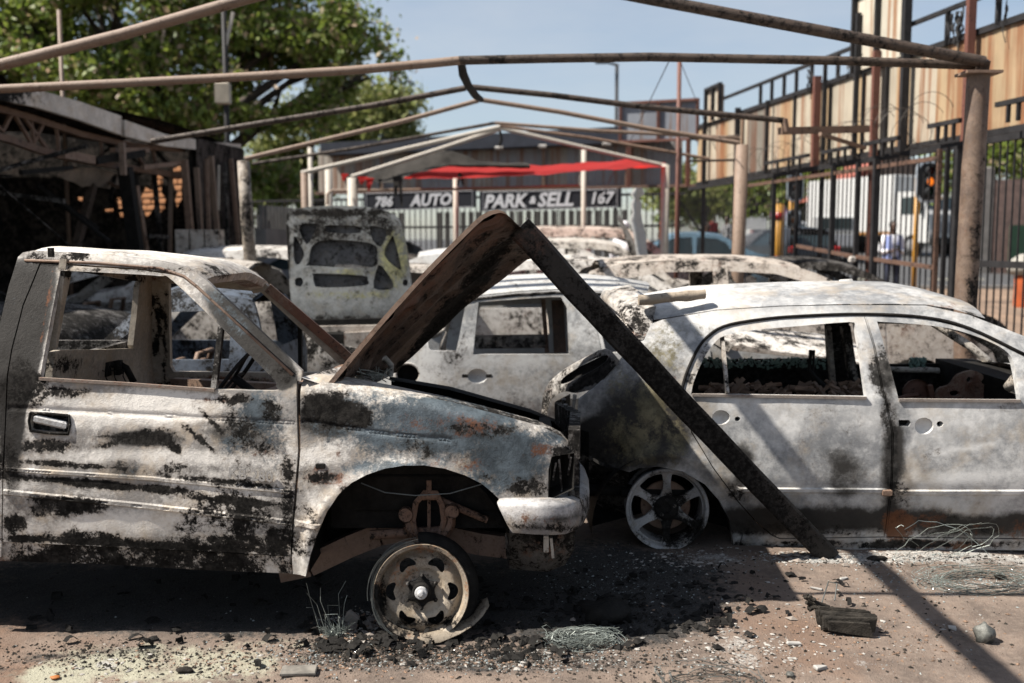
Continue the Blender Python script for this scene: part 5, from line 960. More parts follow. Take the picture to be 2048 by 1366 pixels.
# walls: dark corrugated far end, back wall with holes of daylight, floor slab
b = MB(); p, q = LPt(392, 300), LPt(487, 306); k = 34; r0, r1 = [], []
for j in range(k + 1): w = p.lerp(q, j / k); o = Vector((.03 if j % 2 else 0, 0, 0)); r0.append(Vector((w.x, w.y, 0)) + o); r1.append(Vector((w.x, w.y, 3.2)) + o)
b.grid([r0, r1]); b.grid([[v - Vector((.12, 0, 0)) for v in r0], [v - Vector((.12, 0, 0)) for v in r1]], flip=True); b.build('corrugated_wall', burnt('burnt_corrugated', ash=(.07, .05, .042), grey=(.02, .018, .017), soot=.2, rust=.05, seed=115, scale=2, stretch=(1, 1, .3)), bl)
def EW(px, py): p = at(px, py, 16.9); return (p.x, p.z)
eh = [[(276, 396), (288, 372), (300, 380), (304, 352), (318, 340), (326, 356), (322, 384), (332, 398), (328, 420), (316, 428), (312, 408), (300, 428), (290, 440), (284, 424), (278, 410)], [(340, 338), (356, 330), (372, 344), (368, 362), (362, 380), (364, 396), (352, 420), (346, 400), (350, 384), (340, 366)], [(258, 432), (268, 424), (272, 440), (262, 448)], [(150, 394), (165, 393), (166, 404), (152, 400)], [(229, 394), (244, 397), (246, 416), (233, 418)], [(234, 424), (246, 422), (247, 436), (236, 436)], [(255, 420), (268, 412), (272, 432), (258, 447)], [(156, 420), (166, 418), (168, 432), (158, 434)], [(205, 418), (226, 417), (226, 424), (206, 425)]]
sheet('end_wall', [(LX(16.8) - 6, 0), (LX(16.8) - .15, 0), (LX(16.8) - .15, 3.25), (LX(16.8) - 2, 3.5), (LX(16.8) - 6, 3.95)], [[EW(*q) for q in h] for h in eh], lambda x, z: Vector((x, 16.9, z)), INN, bl, .2, .12, smooth=False)
b = MB(); b.bar((LX(7.2) - 5.6, 7.2, 1.95), (LX(16.85) - 5.6, 16.85, 1.95), .12, 3.9); b.build('rear_wall', INN, bl)
b = MB(); b.grid([[(LX(y) - k * 1.2, y, .02) for k in range(5)] for y in (7, 10, 13, 17)]); b.build('floor_slab', INN, bl)
# brickwork of the next house seen through the hole
br = thing('brick_gable', 'sunlit orange brick wall glimpsed through the hole in the burnt shop', 'wall', (-7.2, 19.5, 0)); bt = plain('orange_brick', (.40, .17, .06), .85, var=.6, scale=5, seed=4); bd_ = Vector((.82, -.57, 0)); bn = Vector((-.57, -.82, 0)); bo = Vector((-9.0, 20.6, 0)); rm = Matrix.Rotation(math.atan2(-.57, .82), 3, 'Z')
b = MB(); b.box(bo + bd_ * 2.3 - bn * .10 + Vector((0, 0, 1.7)), (4.8, .15, 3.4), rm); b.build('mortar_wall', plain('mortar', (.34, .28, .22), .9), br); b0 = None
for r in range(15):
    for c in range(19):
        p = bo + bd_ * (.15 + c * .235 + (.117 if r % 2 else 0)) + Vector((0, 0, 1.5 + r * .115))
        if b0 is None: b = MB(); b.box(p, (.215, .06, .088), rm, .012); b0 = b.build('brick', bt, br); q0 = p
        else: o = b0.copy(); C.objects.link(o); o.parent = br; o.location = p - q0 + bn * R.uniform(-.02, .02)
# steelwork: sagging truss along the front, posts, fallen struts
TR_ = burnt('truss_steel', ash=(.20, .12, .08), grey=(.07, .05, .04), soot=.06, rust=.10, seed=119, scale=3)
up = [(-150, 150), (0, 205), (100, 234), (200, 268), (300, 292), (400, 300)]; lo = [(-150, 232), (0, 263), (60, 278), (120, 300), (180, 316), (260, 330), (330, 342), (400, 352)]
for L, w in ((up, .07), (lo, .075)):
    for a, c in zip(L, L[1:]): ub(LPt(*a) + Vector((-.25, 0, 0)), LPt(*c) + Vector((-.25, 0, 0)), w, TR_, 'truss_chord')
for a, c in (((5, 210), (50, 262)), ((50, 264), (70, 224)), ((72, 226), (108, 290)), ((105, 236), (112, 292)), ((108, 290), (130, 246)), ((155, 255), (160, 308)), ((20, 208), (5, 262)), ((40, 216), (20, 268)), ((240, 278), (245, 326)), ((90, 232), (140, 302)), ((300, 292), (330, 340)), ((340, 296), (350, 345))): ub(LPt(*a) + Vector((-.25, 0, 0)), LPt(*c) + Vector((-.25, 0, 0)), .035, TR_, 'truss_web')
POSTS = ((110, 330, 122, 500, -1.2, .10, 'dark'), (265, 335, 290, 520, -.1, .16, 'black'), (300, 372, 322, 520, -.2, .08, 'rustdark'), (323, 345, 345, 520, -.4, .10, 'black'), (375, 320, 392, 520, -.05, .09, 'rustdark'), (393, 335, 405, 520, 0, .07, 'pipe'), (415, 312, 432, 520, .05, .08, 'pipe'), (244, 285, 247, 350, 0, .07, 'pipe'), (262, 370, 228, 505, -.5, .09, 'pipe_dark'), (345, 520, 352, 470, -.2, .06, 'dark'), (310, 372, 314, 500, -.3, .05, 'pipe_pale'), (200, 380, 205, 510, -1.6, .14, 'dark'), (360, 330, 345, 420, -.6, .05, 'black'), (405, 318, 412, 520, .06, .05, 'rustdark'), (440, 325, 446, 520, .08, .05, 'dark'), (452, 318, 470, 520, .08, .06, 'rustdark'), (383, 330, 380, 520, -.3, .05, 'pipe'), (334, 350, 338, 440, -.5, .04, 'rustdark'), (290, 350, 280, 400, -.4, .04, 'dark'), (356, 340, 372, 520, -.35, .06, 'dark'), (425, 330, 424, 420, .1, .03, 'pipe_pale'), (466, 330, 478, 500, .1, .05, 'pipe_dark'))
for x0, y0, x1, y1, dx, w, m_ in POSTS: ub(LPt(x0, y0) + Vector((dx, 0, 0)), LPt(x1, y1) + Vector((dx, 0, 0)), w, M[m_], 'post')
for a, c, w, m_ in (((140, 308), (200, 320), .10, 'rustdark'), ((205, 322), (300, 306), .09, 'black'), ((240, 300), (310, 300), .06, 'rustdark'), ((312, 472), (350, 474), .05, 'dark'), ((0, 355), (115, 455), .012, 'dark'), ((115, 455), (190, 520), .012, 'dark'), ((60, 345), (160, 335), .05, 'black'), ((300, 335), (380, 325), .06, 'rustdark')): ub(LPt(*a) + Vector((-.1, 0, 0)), LPt(*c) + Vector((-.1, 0, 0)), w, M[m_], 'fallen_strut')
b = MB(); b.grid([[LPt(*q) + Vector((-.4 - k * .05, 0, 0)) for q in r] for k, r in enumerate(([(180, 348), (210, 338), (252, 335), (300, 350), (306, 372)], [(200, 358), (225, 362), (252, 360), (290, 366), (300, 376)], [(228, 366), (242, 374), (254, 372), (270, 374), (296, 378)]))]); b.build('sagging_ceiling_board', plain('ceiling_board', (.36, .30, .25), .8, var=.4), bl, True)
for i in range(26):
    y = R.uniform(9, 16.5); p = Vector((LX(y) - R.uniform(.4, 3.5), y, R.uniform(2.0, 3.2))); ub(p, p + Vector((R.uniform(-1.2, 1.2), R.uniform(-1.2, 1.2), R.uniform(-.8, .5))), R.uniform(.03, .07), M[R.choice(('dark', 'rustdark', 'black'))], 'roof_timber')
b = MB()
for i in range(200):
    y = R.uniform(8, 16.5); p = Vector((LX(y) - R.uniform(-.1, 3), y, R.uniform(.05, .6))); b.box(p, (R.uniform(.05, .5), R.uniform(.05, .5), R.uniform(.03, .3)), Matrix.Rotation(R.uniform(-1, 1), 3, 'X') @ Matrix.Rotation(R.uniform(-1, 1), 3, 'Y'))
tag(b.build('fallen_rubble', M['dark'], bl), kind='stuff')
b = MB(); p = at(372, 500, 13.6)
for i in range(3): b.box(p + Vector((0, 0, .0)) + Vector((i * .2, 0, 0)), (.18, .3, .55))
tag(b.build('rubbish_stack', M['rusty'], None), 'scorched reddish stack of rubbish in front of the burnt shop wall', 'rubbish pile')
# low wall and roof line between shop and back fence
b = MB(); b.bar((LX(16.9) - .1, 18.2, .95), (-4.2, 22.8, .95), .2, 1.9); tag(b.build('grey_wall', WALL, None), 'plain grey plastered wall between burnt shop and back fence', 'wall')
w2 = thing('corrugated_fence', 'pale corrugated sheets standing on the grey wall at the back left', 'fence', (-4.5, 20, 1.9)); n_ = 26
for i in range(n_):
    a = Vector((LX(16.9) - .1, 18.2, 0)).lerp(Vector((-4.0, 22.8, 0)), (i + .5) / n_); b = MB(); b.box(a + Vector((0, 0, 2.12)), (.06, .12, .42)); b.build('fence_sheet', PALE, w2)
# ------------------------------------------------------------------ trees
def leaf_mat(name, c1, c2, c3):
    n = Nd(name); g = n.new('ShaderNodeObjectInfo'); a = n.new('ShaderNodeAttribute', attribute_name='tint'); q = n.new('ShaderNodeSeparateColor'); n.t.links.new(a.outputs['Color'], q.inputs[0])
    c = n.mix(n.mr(q.outputs[0], 0, .55), c1, c2); c = n.mix(n.mr(q.outputs[0], .72, .95), c, c3)
    n.out(c, .55); n.b.inputs['Subsurface Weight'].default_value = 0
    tr = n.new('ShaderNodeBsdfTranslucent'); n.to(c, tr.inputs[0]); mx = n.new('ShaderNodeMixShader'); mx.inputs[0].default_value = .42; n.t.links.new(n.b.outputs[0], mx.inputs[1]); n.t.links.new(tr.outputs[0], mx.inputs[2]); n.t.links.new(mx.outputs[0], n.t.nodes['Material Output'].inputs[0]); return n.m
LG = leaf_mat('tree_leaves', (.075, .12, .02), (.19, .24, .042), (.32, .23, .15)); LG2 = leaf_mat('pale_tree_leaves', (.12, .15, .04), (.21, .23, .07), (.28, .27, .11)); LG3 = leaf_mat('hedge_leaves', (.035, .06, .014), (.07, .10, .025), (.11, .13, .04))
BARK = plain('bark', (.085, .065, .05), .9, var=.5, scale=6, bump=.6, bd=.03)
def tree(lab, base, h, blobs, n, leaf, mat, seed, trunk_r=.3, limbs=True, name='tree'):
    rs = np.random.RandomState(seed); base = Vector(base); t = thing(name, lab, 'tree' if name == 'tree' else 'bush', base)
    if limbs:
        b = MB(); top = Vector(blobs[0][0]); fork = base + Vector((0, 0, h * .32)); b.tube([base, base + Vector((.1, 0, h * .15)), fork], [trunk_r * 1.25, trunk_r, trunk_r * .8], 8)
        for c, rx, ry, rz in blobs:
            c = Vector(c); m = fork.lerp(c, .5) + Vector((rs.uniform(-.4, .4), rs.uniform(-.4, .4), .3)); b.tube([fork, m, c], [trunk_r * .55, trunk_r * .35, trunk_r * .12], 6)
            for k in range(5): e = c + Vector((rs.uniform(-1, 1) * rx, rs.uniform(-1, 1) * ry, rs.uniform(-.6, .8) * rz)) * .8; b.tube([m.lerp(c, .6), c.lerp(e, .5) + Vector((0, 0, .15)), e], [trunk_r * .2, trunk_r * .12, trunk_r * .04], 5)
        b.build('trunk', BARK, t, True)
    vol = np.array([r[1] * r[2] * r[3] for r in blobs]) ** .67; vol /= vol.sum(); P = []
    for (c, rx, ry, rz), fr in zip(blobs, vol):
        k = int(n * fr); m = int(k / 55) + 1; d = rs.normal(size=(m, 3)); d /= np.linalg.norm(d, axis=1)[:, None]; rr = rs.uniform(.35, 1.08, m)[:, None] ** .6
        cen = np.array(c) + d * rr * np.array([rx, ry, rz]); ids = rs.randint(0, m, k); P.append(cen[ids] + rs.normal(size=(k, 3)) * np.array([.46, .46, .30]) * (leaf / .15))
    P = np.vstack(P); k = len(P); a = rs.normal(size=(k, 3)); a /= np.linalg.norm(a, axis=1)[:, None]; b_ = np.cross(a, rs.normal(size=(k, 3))); b_ /= np.linalg.norm(b_, axis=1)[:, None]; s = leaf * rs.uniform(.6, 1.3, k)[:, None]
    kp = np.array([mnoise.noise(Vector(q) * .55 + Vector((seed, 0, 0))) for q in P]) > -.14; P = P[kp]; a = a[kp]; b_ = b_[kp]; s = s[kp]; k = len(P)
    V = np.stack([P - a * s, P - b_ * s * .5, P + a * s, P + b_ * s * .5], 1).reshape(-1, 3) - np.array(base); me = bpy.data.meshes.new('crown'); me.vertices.add(k * 4); me.vertices.foreach_set('co', V.ravel()); me.loops.add(k * 4); me.loops.foreach_set('vertex_index', np.arange(k * 4)); me.polygons.add(k); me.polygons.foreach_set('loop_start', np.arange(0, k * 4, 4)); me.polygons.foreach_set('loop_total', np.full(k, 4)); me.update()
    ca = me.color_attributes.new('tint', 'FLOAT_COLOR', 'POINT'); tn = np.repeat(rs.uniform(0, 1, k), 4); ca.data.foreach_set('color', np.stack([tn, tn, tn, tn], 1).astype(np.float32).ravel()); link('crown', me, mat, t)
    return t
def blob(px, py, D, rx, rz, ry=None): return (tuple(at(px, py, D)), rx * D / FPX, (ry or rx) * D / FPX, rz * D / FPX)
tree('broad dark green street tree with brownish seed clusters towering behind the burnt shop', (-10.5, 30, 0), 9, [blob(330, 60, 30, 150, 110), blob(120, 120, 29, 150, 100), blob(40, 0, 29, 120, 90), blob(480, 130, 30, 130, 90), blob(560, 30, 31, 130, 90), blob(640, 120, 31, 110, 80), blob(700, 60, 31, 70, 60), blob(380, 220, 30, 150, 60), blob(200, 30, 30, 140, 100), blob(420, -70, 31, 170, 90), blob(180, -90, 30, 200, 90), blob(250, 170, 29, 110, 60), blob(720, 160, 32, 90, 50), blob(580, 210, 31, 110, 50), blob(-60, 130, 29, 120, 120)], 90000, .12, LG, 5, .45)
tree('pale yellow-green tree lower and further right beside the dark street tree', (-8.2, 40, 0), 8, [blob(700, 250, 40, 80, 80), blob(780, 230, 41, 50, 60), blob(620, 270, 40, 70, 70), blob(790, 290, 41, 45, 36), blob(560, 330, 40, 70, 50), blob(660, 330, 40, 90, 40)], 30000, .13, LG2, 8, .3)
tree('row of dark bushy trees behind the back fence at the left end', (-10, 33, 0), 4, [blob(540, 360, 32, 50, 40), blob(470, 400, 33, 60, 50)], 5000, .14, LG, 14, .2)
# ------------------------------------------------------------------ the rows of wrecks behind
STY = dict(
    hatch=dict(L=4.0, prof=[(.03, .32), (.0, .62), (.06, .92), (.30, 1.22), (.48, 1.37), (1.2, 1.43), (1.95, 1.41), (2.35, 1.33), (2.72, 1.12), (3.02, .94), (3.6, .86), (3.88, .72), (3.98, .50), (3.98, .28)], w1=[(.42, .92), (.62, 1.26), (1.05, 1.33), (1.45, 1.34), (1.48, .93)], w2=[(1.58, .93), (1.58, 1.34), (2.0, 1.32), (2.35, 1.22), (2.82, .94)], ax=(.72, 3.18)),
    suv=dict(L=4.5, prof=[(.03, .36), (.0, .8), (.04, 1.12), (.12, 1.52), (.3, 1.66), (1.2, 1.72), (2.2, 1.69), (2.6, 1.56), (3.15, 1.14), (3.9, 1.05), (4.32, .94), (4.46, .66), (4.47, .34)], w1=[(.35, 1.12), (.4, 1.5), (1.0, 1.57), (1.55, 1.58), (1.58, 1.10)], w2=[(1.68, 1.10), (1.68, 1.58), (2.2, 1.55), (2.55, 1.42), (2.92, 1.12)], ax=(.85, 3.6)),
    sedan=dict(L=4.4, prof=[(.03, .32), (.0, .6), (.03, .88), (.5, .96), (.95, 1.16), (1.3, 1.36), (1.9, 1.42), (2.4, 1.40), (2.75, 1.30), (3.1, 1.10), (3.4, .92), (4.0, .84), (4.28, .7), (4.38, .5), (4.38, .28)], w1=[(1.05, .93), (1.22, 1.2), (1.45, 1.31), (1.9, 1.34), (1.93, .92)], w2=[(2.03, .92), (2.03, 1.34), (2.4, 1.32), (2.72, 1.22), (3.2, .94)], ax=(.85, 3.55)),
    cab=dict(L=2.35, prof=[(.03, .36), (.0, .9), (.02, 1.12), (.1, 1.5), (.18, 1.6), (.5, 1.65), (.85, 1.60), (1.30, 1.10), (1.9, 1.02), (2.2, .9), (2.33, .66), (2.34, .34)], w1=[(.06, 1.2), (.08, 1.3), (.1, 1.3), (.1, 1.2)], w2=[(.25, 1.07), (.26, 1.50), (.8, 1.48), (1.18, 1.08)], ax=(-9, 1.62)))
def wreck(lab, style, loc, rz, mat, W_=1.62, wear=None, seed=0, clean=None, group='burnt-out cars parked in rows behind', cat='car', openb=False, name='burnt_car', sx=1, sz=1):
    st = STY[style]; L = st['L']; t = thing(name, lab, cat, (0, 0, 0), group)
    f = lambda P: [(x * sx, z * sz) for x, z in P]; prof = crv([p + ((1,) if i in (0, len(st['prof']) - 1) else ()) for i, p in enumerate(f(st['prof']))], 3); belt = st['w2'][0][1] * sz
    rs = random.Random(seed)
    def off(x, z): w = z - .45; o = .13 * w ** 1.4 if w > 0 else .2 * (-w) ** 1.4; o += .32 * max(0, z - belt); e = min(x - 0, L * sx - x); o += .25 * max(0, .45 - e) ** 1.5; return o + dent(x, z, .012, 1.7, seed)
    arch = []
    for a in st['ax'][::-1]:
        if a > 0: arch += [(a * sx + .36 * math.cos(q), .22 + .40 * math.sin(q)) for q in np.linspace(.05, math.pi - .05, 9)]
    outer = prof + [(L * sx - .1, .2)] + [p for p in arch if p[1] > .2] + [(.1, .2)]
    def win(P, k): return crv([p + (1,) for p in f(P)], 1)
    x2 = f(st['w2']); x1 = f(st['w1']); bx = (x1[-1][0] + x2[0][0]) / 2
    dF = [(bx + .03, .26), (bx + .02, belt), (bx + .02, x2[1][1] + .05)] + [(x, z + .05) for x, z in x2[2:-1]] + [(x2[-1][0] + .08, belt), (x2[-1][0] + .10, .55), (x2[-1][0] + .02, .26)]
    two = style != 'cab'
    dR = [(x1[0][0] + .45, .30), (x1[0][0] + .25, .55), (x1[0][0] - .0, belt), (x1[1][0] - .04, x1[1][1] + .04), (x1[2][0], x1[2][1] + .05), (bx - .01, x1[3][1] + .05), (bx - .01, .26)]
    for sgn in (-1, 1):
        fn = lambda x, z: Vector((x - L * sx / 2, sgn * (W_ / 2 - off(x, z)), z))
        if sgn < 0:
            sheet('body_side', outer, [dF] + ([dR] if two else []), fn, mat, t, .085, .04, (0, 1, 0), None if wear is None else None)
            sheet('front_door', shrink(dF, .008) if False else dF, [win(st['w2'], 0)], lambda x, z: fn(x, z) + Vector((0, -.004, 0)), mat, t, .085, .04, (0, 1, 0))
            if two: sheet('rear_door', dR, [win(st['w1'], 0)], lambda x, z: fn(x, z) + Vector((0, -.006, 0)), mat, t, .085, .04, (0, 1, 0))
        else: sheet('far_body_side', outer, [win(st['w2'], 0)] + ([win(st['w1'], 0)] if two else []), fn, mat, t, .085, .04, (0, -1, 0))
    # roof, bonnet, tail between the two sides
    P = [p for p in prof]; zmax = max(p[1] for p in P); rf = [p for p in P if p[1] > zmax - .085 * sz]
    def span(L_, crown): 
        b = MB(); rows = []
        for x, z in L_: w = W_ / 2 - off(x, z) - .005; rows.append([Vector((x - L * sx / 2, -w + 2 * w * k / 10, z + crown * math.sin(math.pi * k / 10) ** .8 + dent(x, k, .01, 1.5, seed + 3))) for k in range(11)])
        b.grid(rows); b.grid([[p - Vector((0, 0, .03)) for p in r] for r in rows], flip=True); return b
    span(rf, .06).build('roof', mat, t, True, None, 50)
    ci = max(i for i, p in enumerate(P) if p[1] > belt + .02); bon = P[ci + 1:]
    hb_ = span(bon, .04)
    if openb:
        hx, hz = bon[0][0] - L * sx / 2, bon[0][1]; an = rad(openb); q = []
        for p in hb_.v: dx, dz = p[0] - hx, p[2] - hz; q.append((hx + dx * math.cos(an) - dz * math.sin(an), p[1], hz + dx * math.sin(an) + dz * math.cos(an)))
        hb_.v = q
    hb_.build('bonnet', mat, t, True, None, 50)
    tl = [p for p in P[:ci] if p[0] < .4 * sx and p[1] < belt + .05]
    if len(tl) > 1: span(tl, .0).build('tailgate', mat, t, True, None, 50)
    b = MB(); b.box((0, 0, .34), (L * sx * .9, W_ * .86, .06)); b.box((L * sx * .38 - (.2 if style == 'cab' else 0), 0, .55), (.7, W_ * .8, .3), None, .05); b.bar((L * sx * .17, -W_ * .42, belt - .06), (L * sx * .17, W_ * .42, belt - .06), .2, .14); b.build('floor_pan', M['black'], t)
    for sy in (-.36, .36):
        for x in ((-.55, .35) if two else (-.3,)): b = MB(); b.tube([(x, sy - .2, .4), (x - .12, sy - .18, 1.0 * sz), (x - .12, sy + .18, 1.0 * sz), (x, sy + .2, .4)], .025, 6); b.bar((x - .06, sy - .2, .7), (x - .06, sy + .2, .7), .04); b.build('seat_frame', M['rustdark'], t, True)
    for a in st['ax']:
        if a > 0:
            for sgn in (-1, 1):
                b = MB(); c = (a * sx - L * sx / 2, sgn * (W_ / 2 - .06), .21); b.lathe([(.0, .0), (.08, .012), (.15, -.01), (.19, .0), (.21, .015), (.215, 0), (.20, -.03), (.2, -.15), (.21, -.17)], c, (0, sgn, 0), 20); b.build('wheel', M['alloy'] if mat is not M['dark'] else M['dark'], t, True, None, 40)
    if clean:
        gm = plain('car_glass', (.03, .045, .05), .08, 0, .1); fnw = []
        for sgn in (-1, 1):
            for w in (('w1', 'w2') if two else ('w2',)): sheet('side_window', shrinkc(win(st[w], 0)), [], lambda x, z: Vector((x - L * sx / 2, sgn * (W_ / 2 - off(x, z) - .02), z)), gm, t, .15, .01, (0, -sgn, 0))
        lm = plain('tail_light_red', (.45, .012, .01), .25)
        for sgn in (-1, 1): b = MB(); b.box((-L * sx / 2 + .06, sgn * (W_ / 2 - .16), belt - .12), (.14, .18, .22), None, .04); b.build('tail_light', lm, t)
        b = MB(); b.grid([[Vector((x - L * sx / 2, k * W_ * .36, z)) for k in (-1, 0, 1)] for x, z in (f([st['prof'][3]])[0], f([st['prof'][2]])[0])]); b.build('rear_window', gm, t)
    t.location = loc; t.rotation_euler = (rs.uniform(-.01, .01), rs.uniform(-.008, .008), rz)
    return t
def shrinkc(P): c = np.mean(np.array(P), 0); return [tuple(c + (np.array(p) - c) * .985) for p in P]
def cx(px, D): return at(px, 520, D).x
# --- centre car, traced like the front ones
mc = thing('hatchback_car', 'grey burnt-out hatchback in the middle, round open fuel filler, behind the steel beam', 'car', (1.0, 8.2, 0))
def mc_off(x, z):
    w = z - .45; o = .15 * w ** 1.35 if w > 0 else .2 * (-w) ** 1.3
    if z > .88: o += .36 * (z - .88)
    if x < -.45: o += .5 * (-.45 - x) ** 2
    return o
MN = Side(lambda x, z: 7.35 + mc_off(x, z) + dent(x, z, .008, 1.6, 40)); MT = MN.pts
d1 = [(914, 706), (922, 680), (952, 604), (1000, 596), (1080, 590), (1150, 588), (1180, 596), (1203, 708), (1206, 790), (1195, 850), (950, 850), (918, 800)]
d2 = [(1206, 708), (1184, 596), (1240, 596), (1300, 612), (1370, 655), (1420, 700), (1430, 800), (1420, 850), (1200, 850), (1210, 790)]
mbody = [(700, 840), (705, 740), (760, 700), (800, 690), (835, 640), (885, 606), (960, 592), (1038, 584), (1112, 580), (1183, 582), (1244, 587), (1290, 596), (1350, 630), (1420, 680), (1470, 702), (1560, 712), (1690, 722), (1790, 748), (1830, 790), (1835, 850), (1760, 860), (1745, 820), (1690, 795), (1630, 820), (1612, 862), (880, 858), (865, 815), (815, 790), (765, 815), (750, 850)]
sheet('body_side', MT(crv([p + (1,) for p in mbody], 1)), [MT(d1), MT(d2), MT(crv([(889, 614), (917, 606), (930, 607), (925, 640), (913, 697), (905, 702), (866, 701), (857, 690), (861, 666)], 3)), MT(hole(816, 748, 24, 20, 18))], MN.fn, M['mid'], mc, .045, .05, wear=dict(ash=[(830, 760, 60, 20, .6), (1000, 585, 250, 20, .5), (860, 715, 20, 24, .5)], soot=[(1700, 760, 80, 40, .5)]))
b = MB(); b.lathe([(.085, -.0), (.085, -.10), (0, -.1)], MN.fn(*MN.pt(816, 748)) + Vector((0, .0, 0)), (0, -1, 0), 20); b.build('fuel_filler', M['black'], mc, True, None, 40)
b = MB(); c_ = MN.fn(*MN.pt(816, 748)) + Vector((0, -.008, 0)); b.tube([c_ + Vector((.092 * math.cos(a), .0, .082 * math.sin(a))) for a in np.linspace(0, 2 * math.pi, 25)], .010, 6, False); b.build('filler_ring', M['white'], mc, True)
e1 = sheet('rear_door', MT(d1), [MT([(957, 604), (1040, 598), (1100, 594), (1122, 594), (1134, 616), (1138, 709), (946, 709)]), MT(hole(955, 752, 20, 15))], lambda x, z: MN.fn(x, z) + Vector((0, -.004, 0)), M['mid'], mc, .04, .05, wear=dict(ash=[(1040, 720, 110, 8, .7)], soot=[(930, 640, 20, 60, .3)]))
e2 = sheet('front_door', MT(d2), [MT([(1188, 606), (1240, 606), (1290, 618), (1350, 655), (1395, 700), (1212, 706)])], lambda x, z: MN.fn(x, z) + Vector((0, -.006, 0)), M['mid'], mc, .045, .05)
b = MB(); b.grid([[MN.fn(*MN.pt(955 + 21 * k * math.cos(a), 752 + 16 * k * math.sin(a))) + Vector((0, dd, 0)) for a in np.linspace(0, 2 * math.pi, 18, endpoint=False)] for k, dd in ((1, .01), (.7, .03), (.02, .04))], True); b.build('handle_cup', M['mid'], e1, True)
for x in (930, 978): b = MB(); b.box(MN.fn(*MN.pt(x, 752)) + Vector((0, -.002, 0)), (.045, .008, .028), None, .004); b.build('handle_hole', M['black'], e1)
mnear = [MN.fn(*MN.pt(*q)) for q in ((885, 604), (960, 590), (1038, 582), (1112, 578), (1183, 580), (1244, 585), (1292, 596))]
b = MB(); mr_ = roof_rows(mnear, 1.24, .10, .0, 12, .10); b.grid(mr_, flip=True); b.grid([mr_[-1], [p + Vector((-.02, 0, -.04)) for p in mr_[-1]]], flip=True); b.build('roof', M['mid'], mc, True, dict(ash=[(1050, 565, 250, 30, .7)], soot=[(1270, 585, 40, 12, .4)]), 50)
b = MB(); L = [MN.fn(*MN.pt(*q)) + Vector((0, -.006, 0)) for q in ((893, 608), (960, 597), (1038, 589), (1112, 585), (1183, 587), (1244, 592), (1292, 602))]; b.tube(L, .012, 6); b.build('rain_gutter', M['dark'], mc, True)
MFar = Side(lambda x, z: 8.82 - .36 * max(0, z - .9))
sheet('far_body_side', MFar.pts([(800, 700), (850, 620), (960, 588), (1100, 580), (1230, 586), (1300, 610), (1420, 690), (1420, 760), (800, 760)]), [MFar.pts([(960, 612), (1090, 606), (1096, 640), (1098, 668), (950, 672)]), MFar.pts([(1135, 606), (1230, 606), (1330, 660), (1330, 672), (1138, 670)])], MFar.fn, M['mid'], mc, .05, -.04)
b = MB(); b.bar(at(1086, 598, 8.0), at(1094, 705, 8.0), .035, .05, (0, 1, 0)); b.bar(at(1115, 600, 8.1), at(1120, 705, 8.1), .10, .08, (0, 1, 0)); b.build('centre_pillar', M['rustdark'], mc, False, dict(ash=[(1088, 650, 8, 60, .8)]))
b = MB(); b.tube([at(905, 610, 7.9), at(890, 660, 7.9), at(862, 672, 7.9)], .03, 7); b.tube([at(890, 660, 7.9), at(885, 700, 7.9)], .028, 7); b.build('rear_strut', M['tan'], mc, True)
b = MB(); b.bar(at(950, 684, 8.0), at(1090, 682, 8.0), .12, .10); b.build('seat_back', M['tan'], mc, False, dict(rust=[(1020, 685, 90, 14, .6)], soot=[(1020, 690, 90, 6, .5)]))
b = MB(); b.box(at(1000, 704, 8.2) + Vector((.5, .2, -.3)), (2.6, 1.2, .06)); b.bar((1.55, 7.6, .82), (1.55, 8.6, .84), .25, .2); b.build('cabin_floor', M['black'], mc)
b = MB(); b.tube([at(1283, 604, 7.9), at(1272, 640, 7.9), at(1290, 660, 7.9), at(1306, 640, 7.9)], .03, 6); b.build('door_frame_remains', M['tan'], mc, True)
b = MB(); rows = []
for px, py in ((1455, 692), (1480, 690), (1560, 704), (1690, 718), (1790, 744)): p = MN.fn(*MN.pt(px, py)); rows.append([p + Vector((0, 1.3 * k / 8, .13 * math.sin(math.pi * k / 8))) for k in range(9)])
b.grid(rows, flip=True); b.build('bonnet', M['white'], mc, True)
b = MB(); p0, p1 = MN.fn(*MN.pt(1290, 598)), MN.fn(*MN.pt(1462, 696))
for o in (0.0, 1.24): b = MB(); b.bar(p0 + Vector((0, o, .01)), p1 + Vector((0, o, 0)), .07, .06); b.build('windscreen_pillar', M['tan'], mc)
b = MB(); b.grid([[Vector((p.x, y, p.z)) for y in (7.5, 8.1, 8.75)] for p in (MN.fn(*MN.pt(705, 742)), MN.fn(*MN.pt(700, 840)))]); b.build('tailgate', M['mid'], mc, True)
for x in (815, 1688): wheel(mc, MN.fn(*MN.pt(x, 842)) + Vector((0, .05, 0)), (0, -1, 0), .2, M['alloy'], 'alloy')
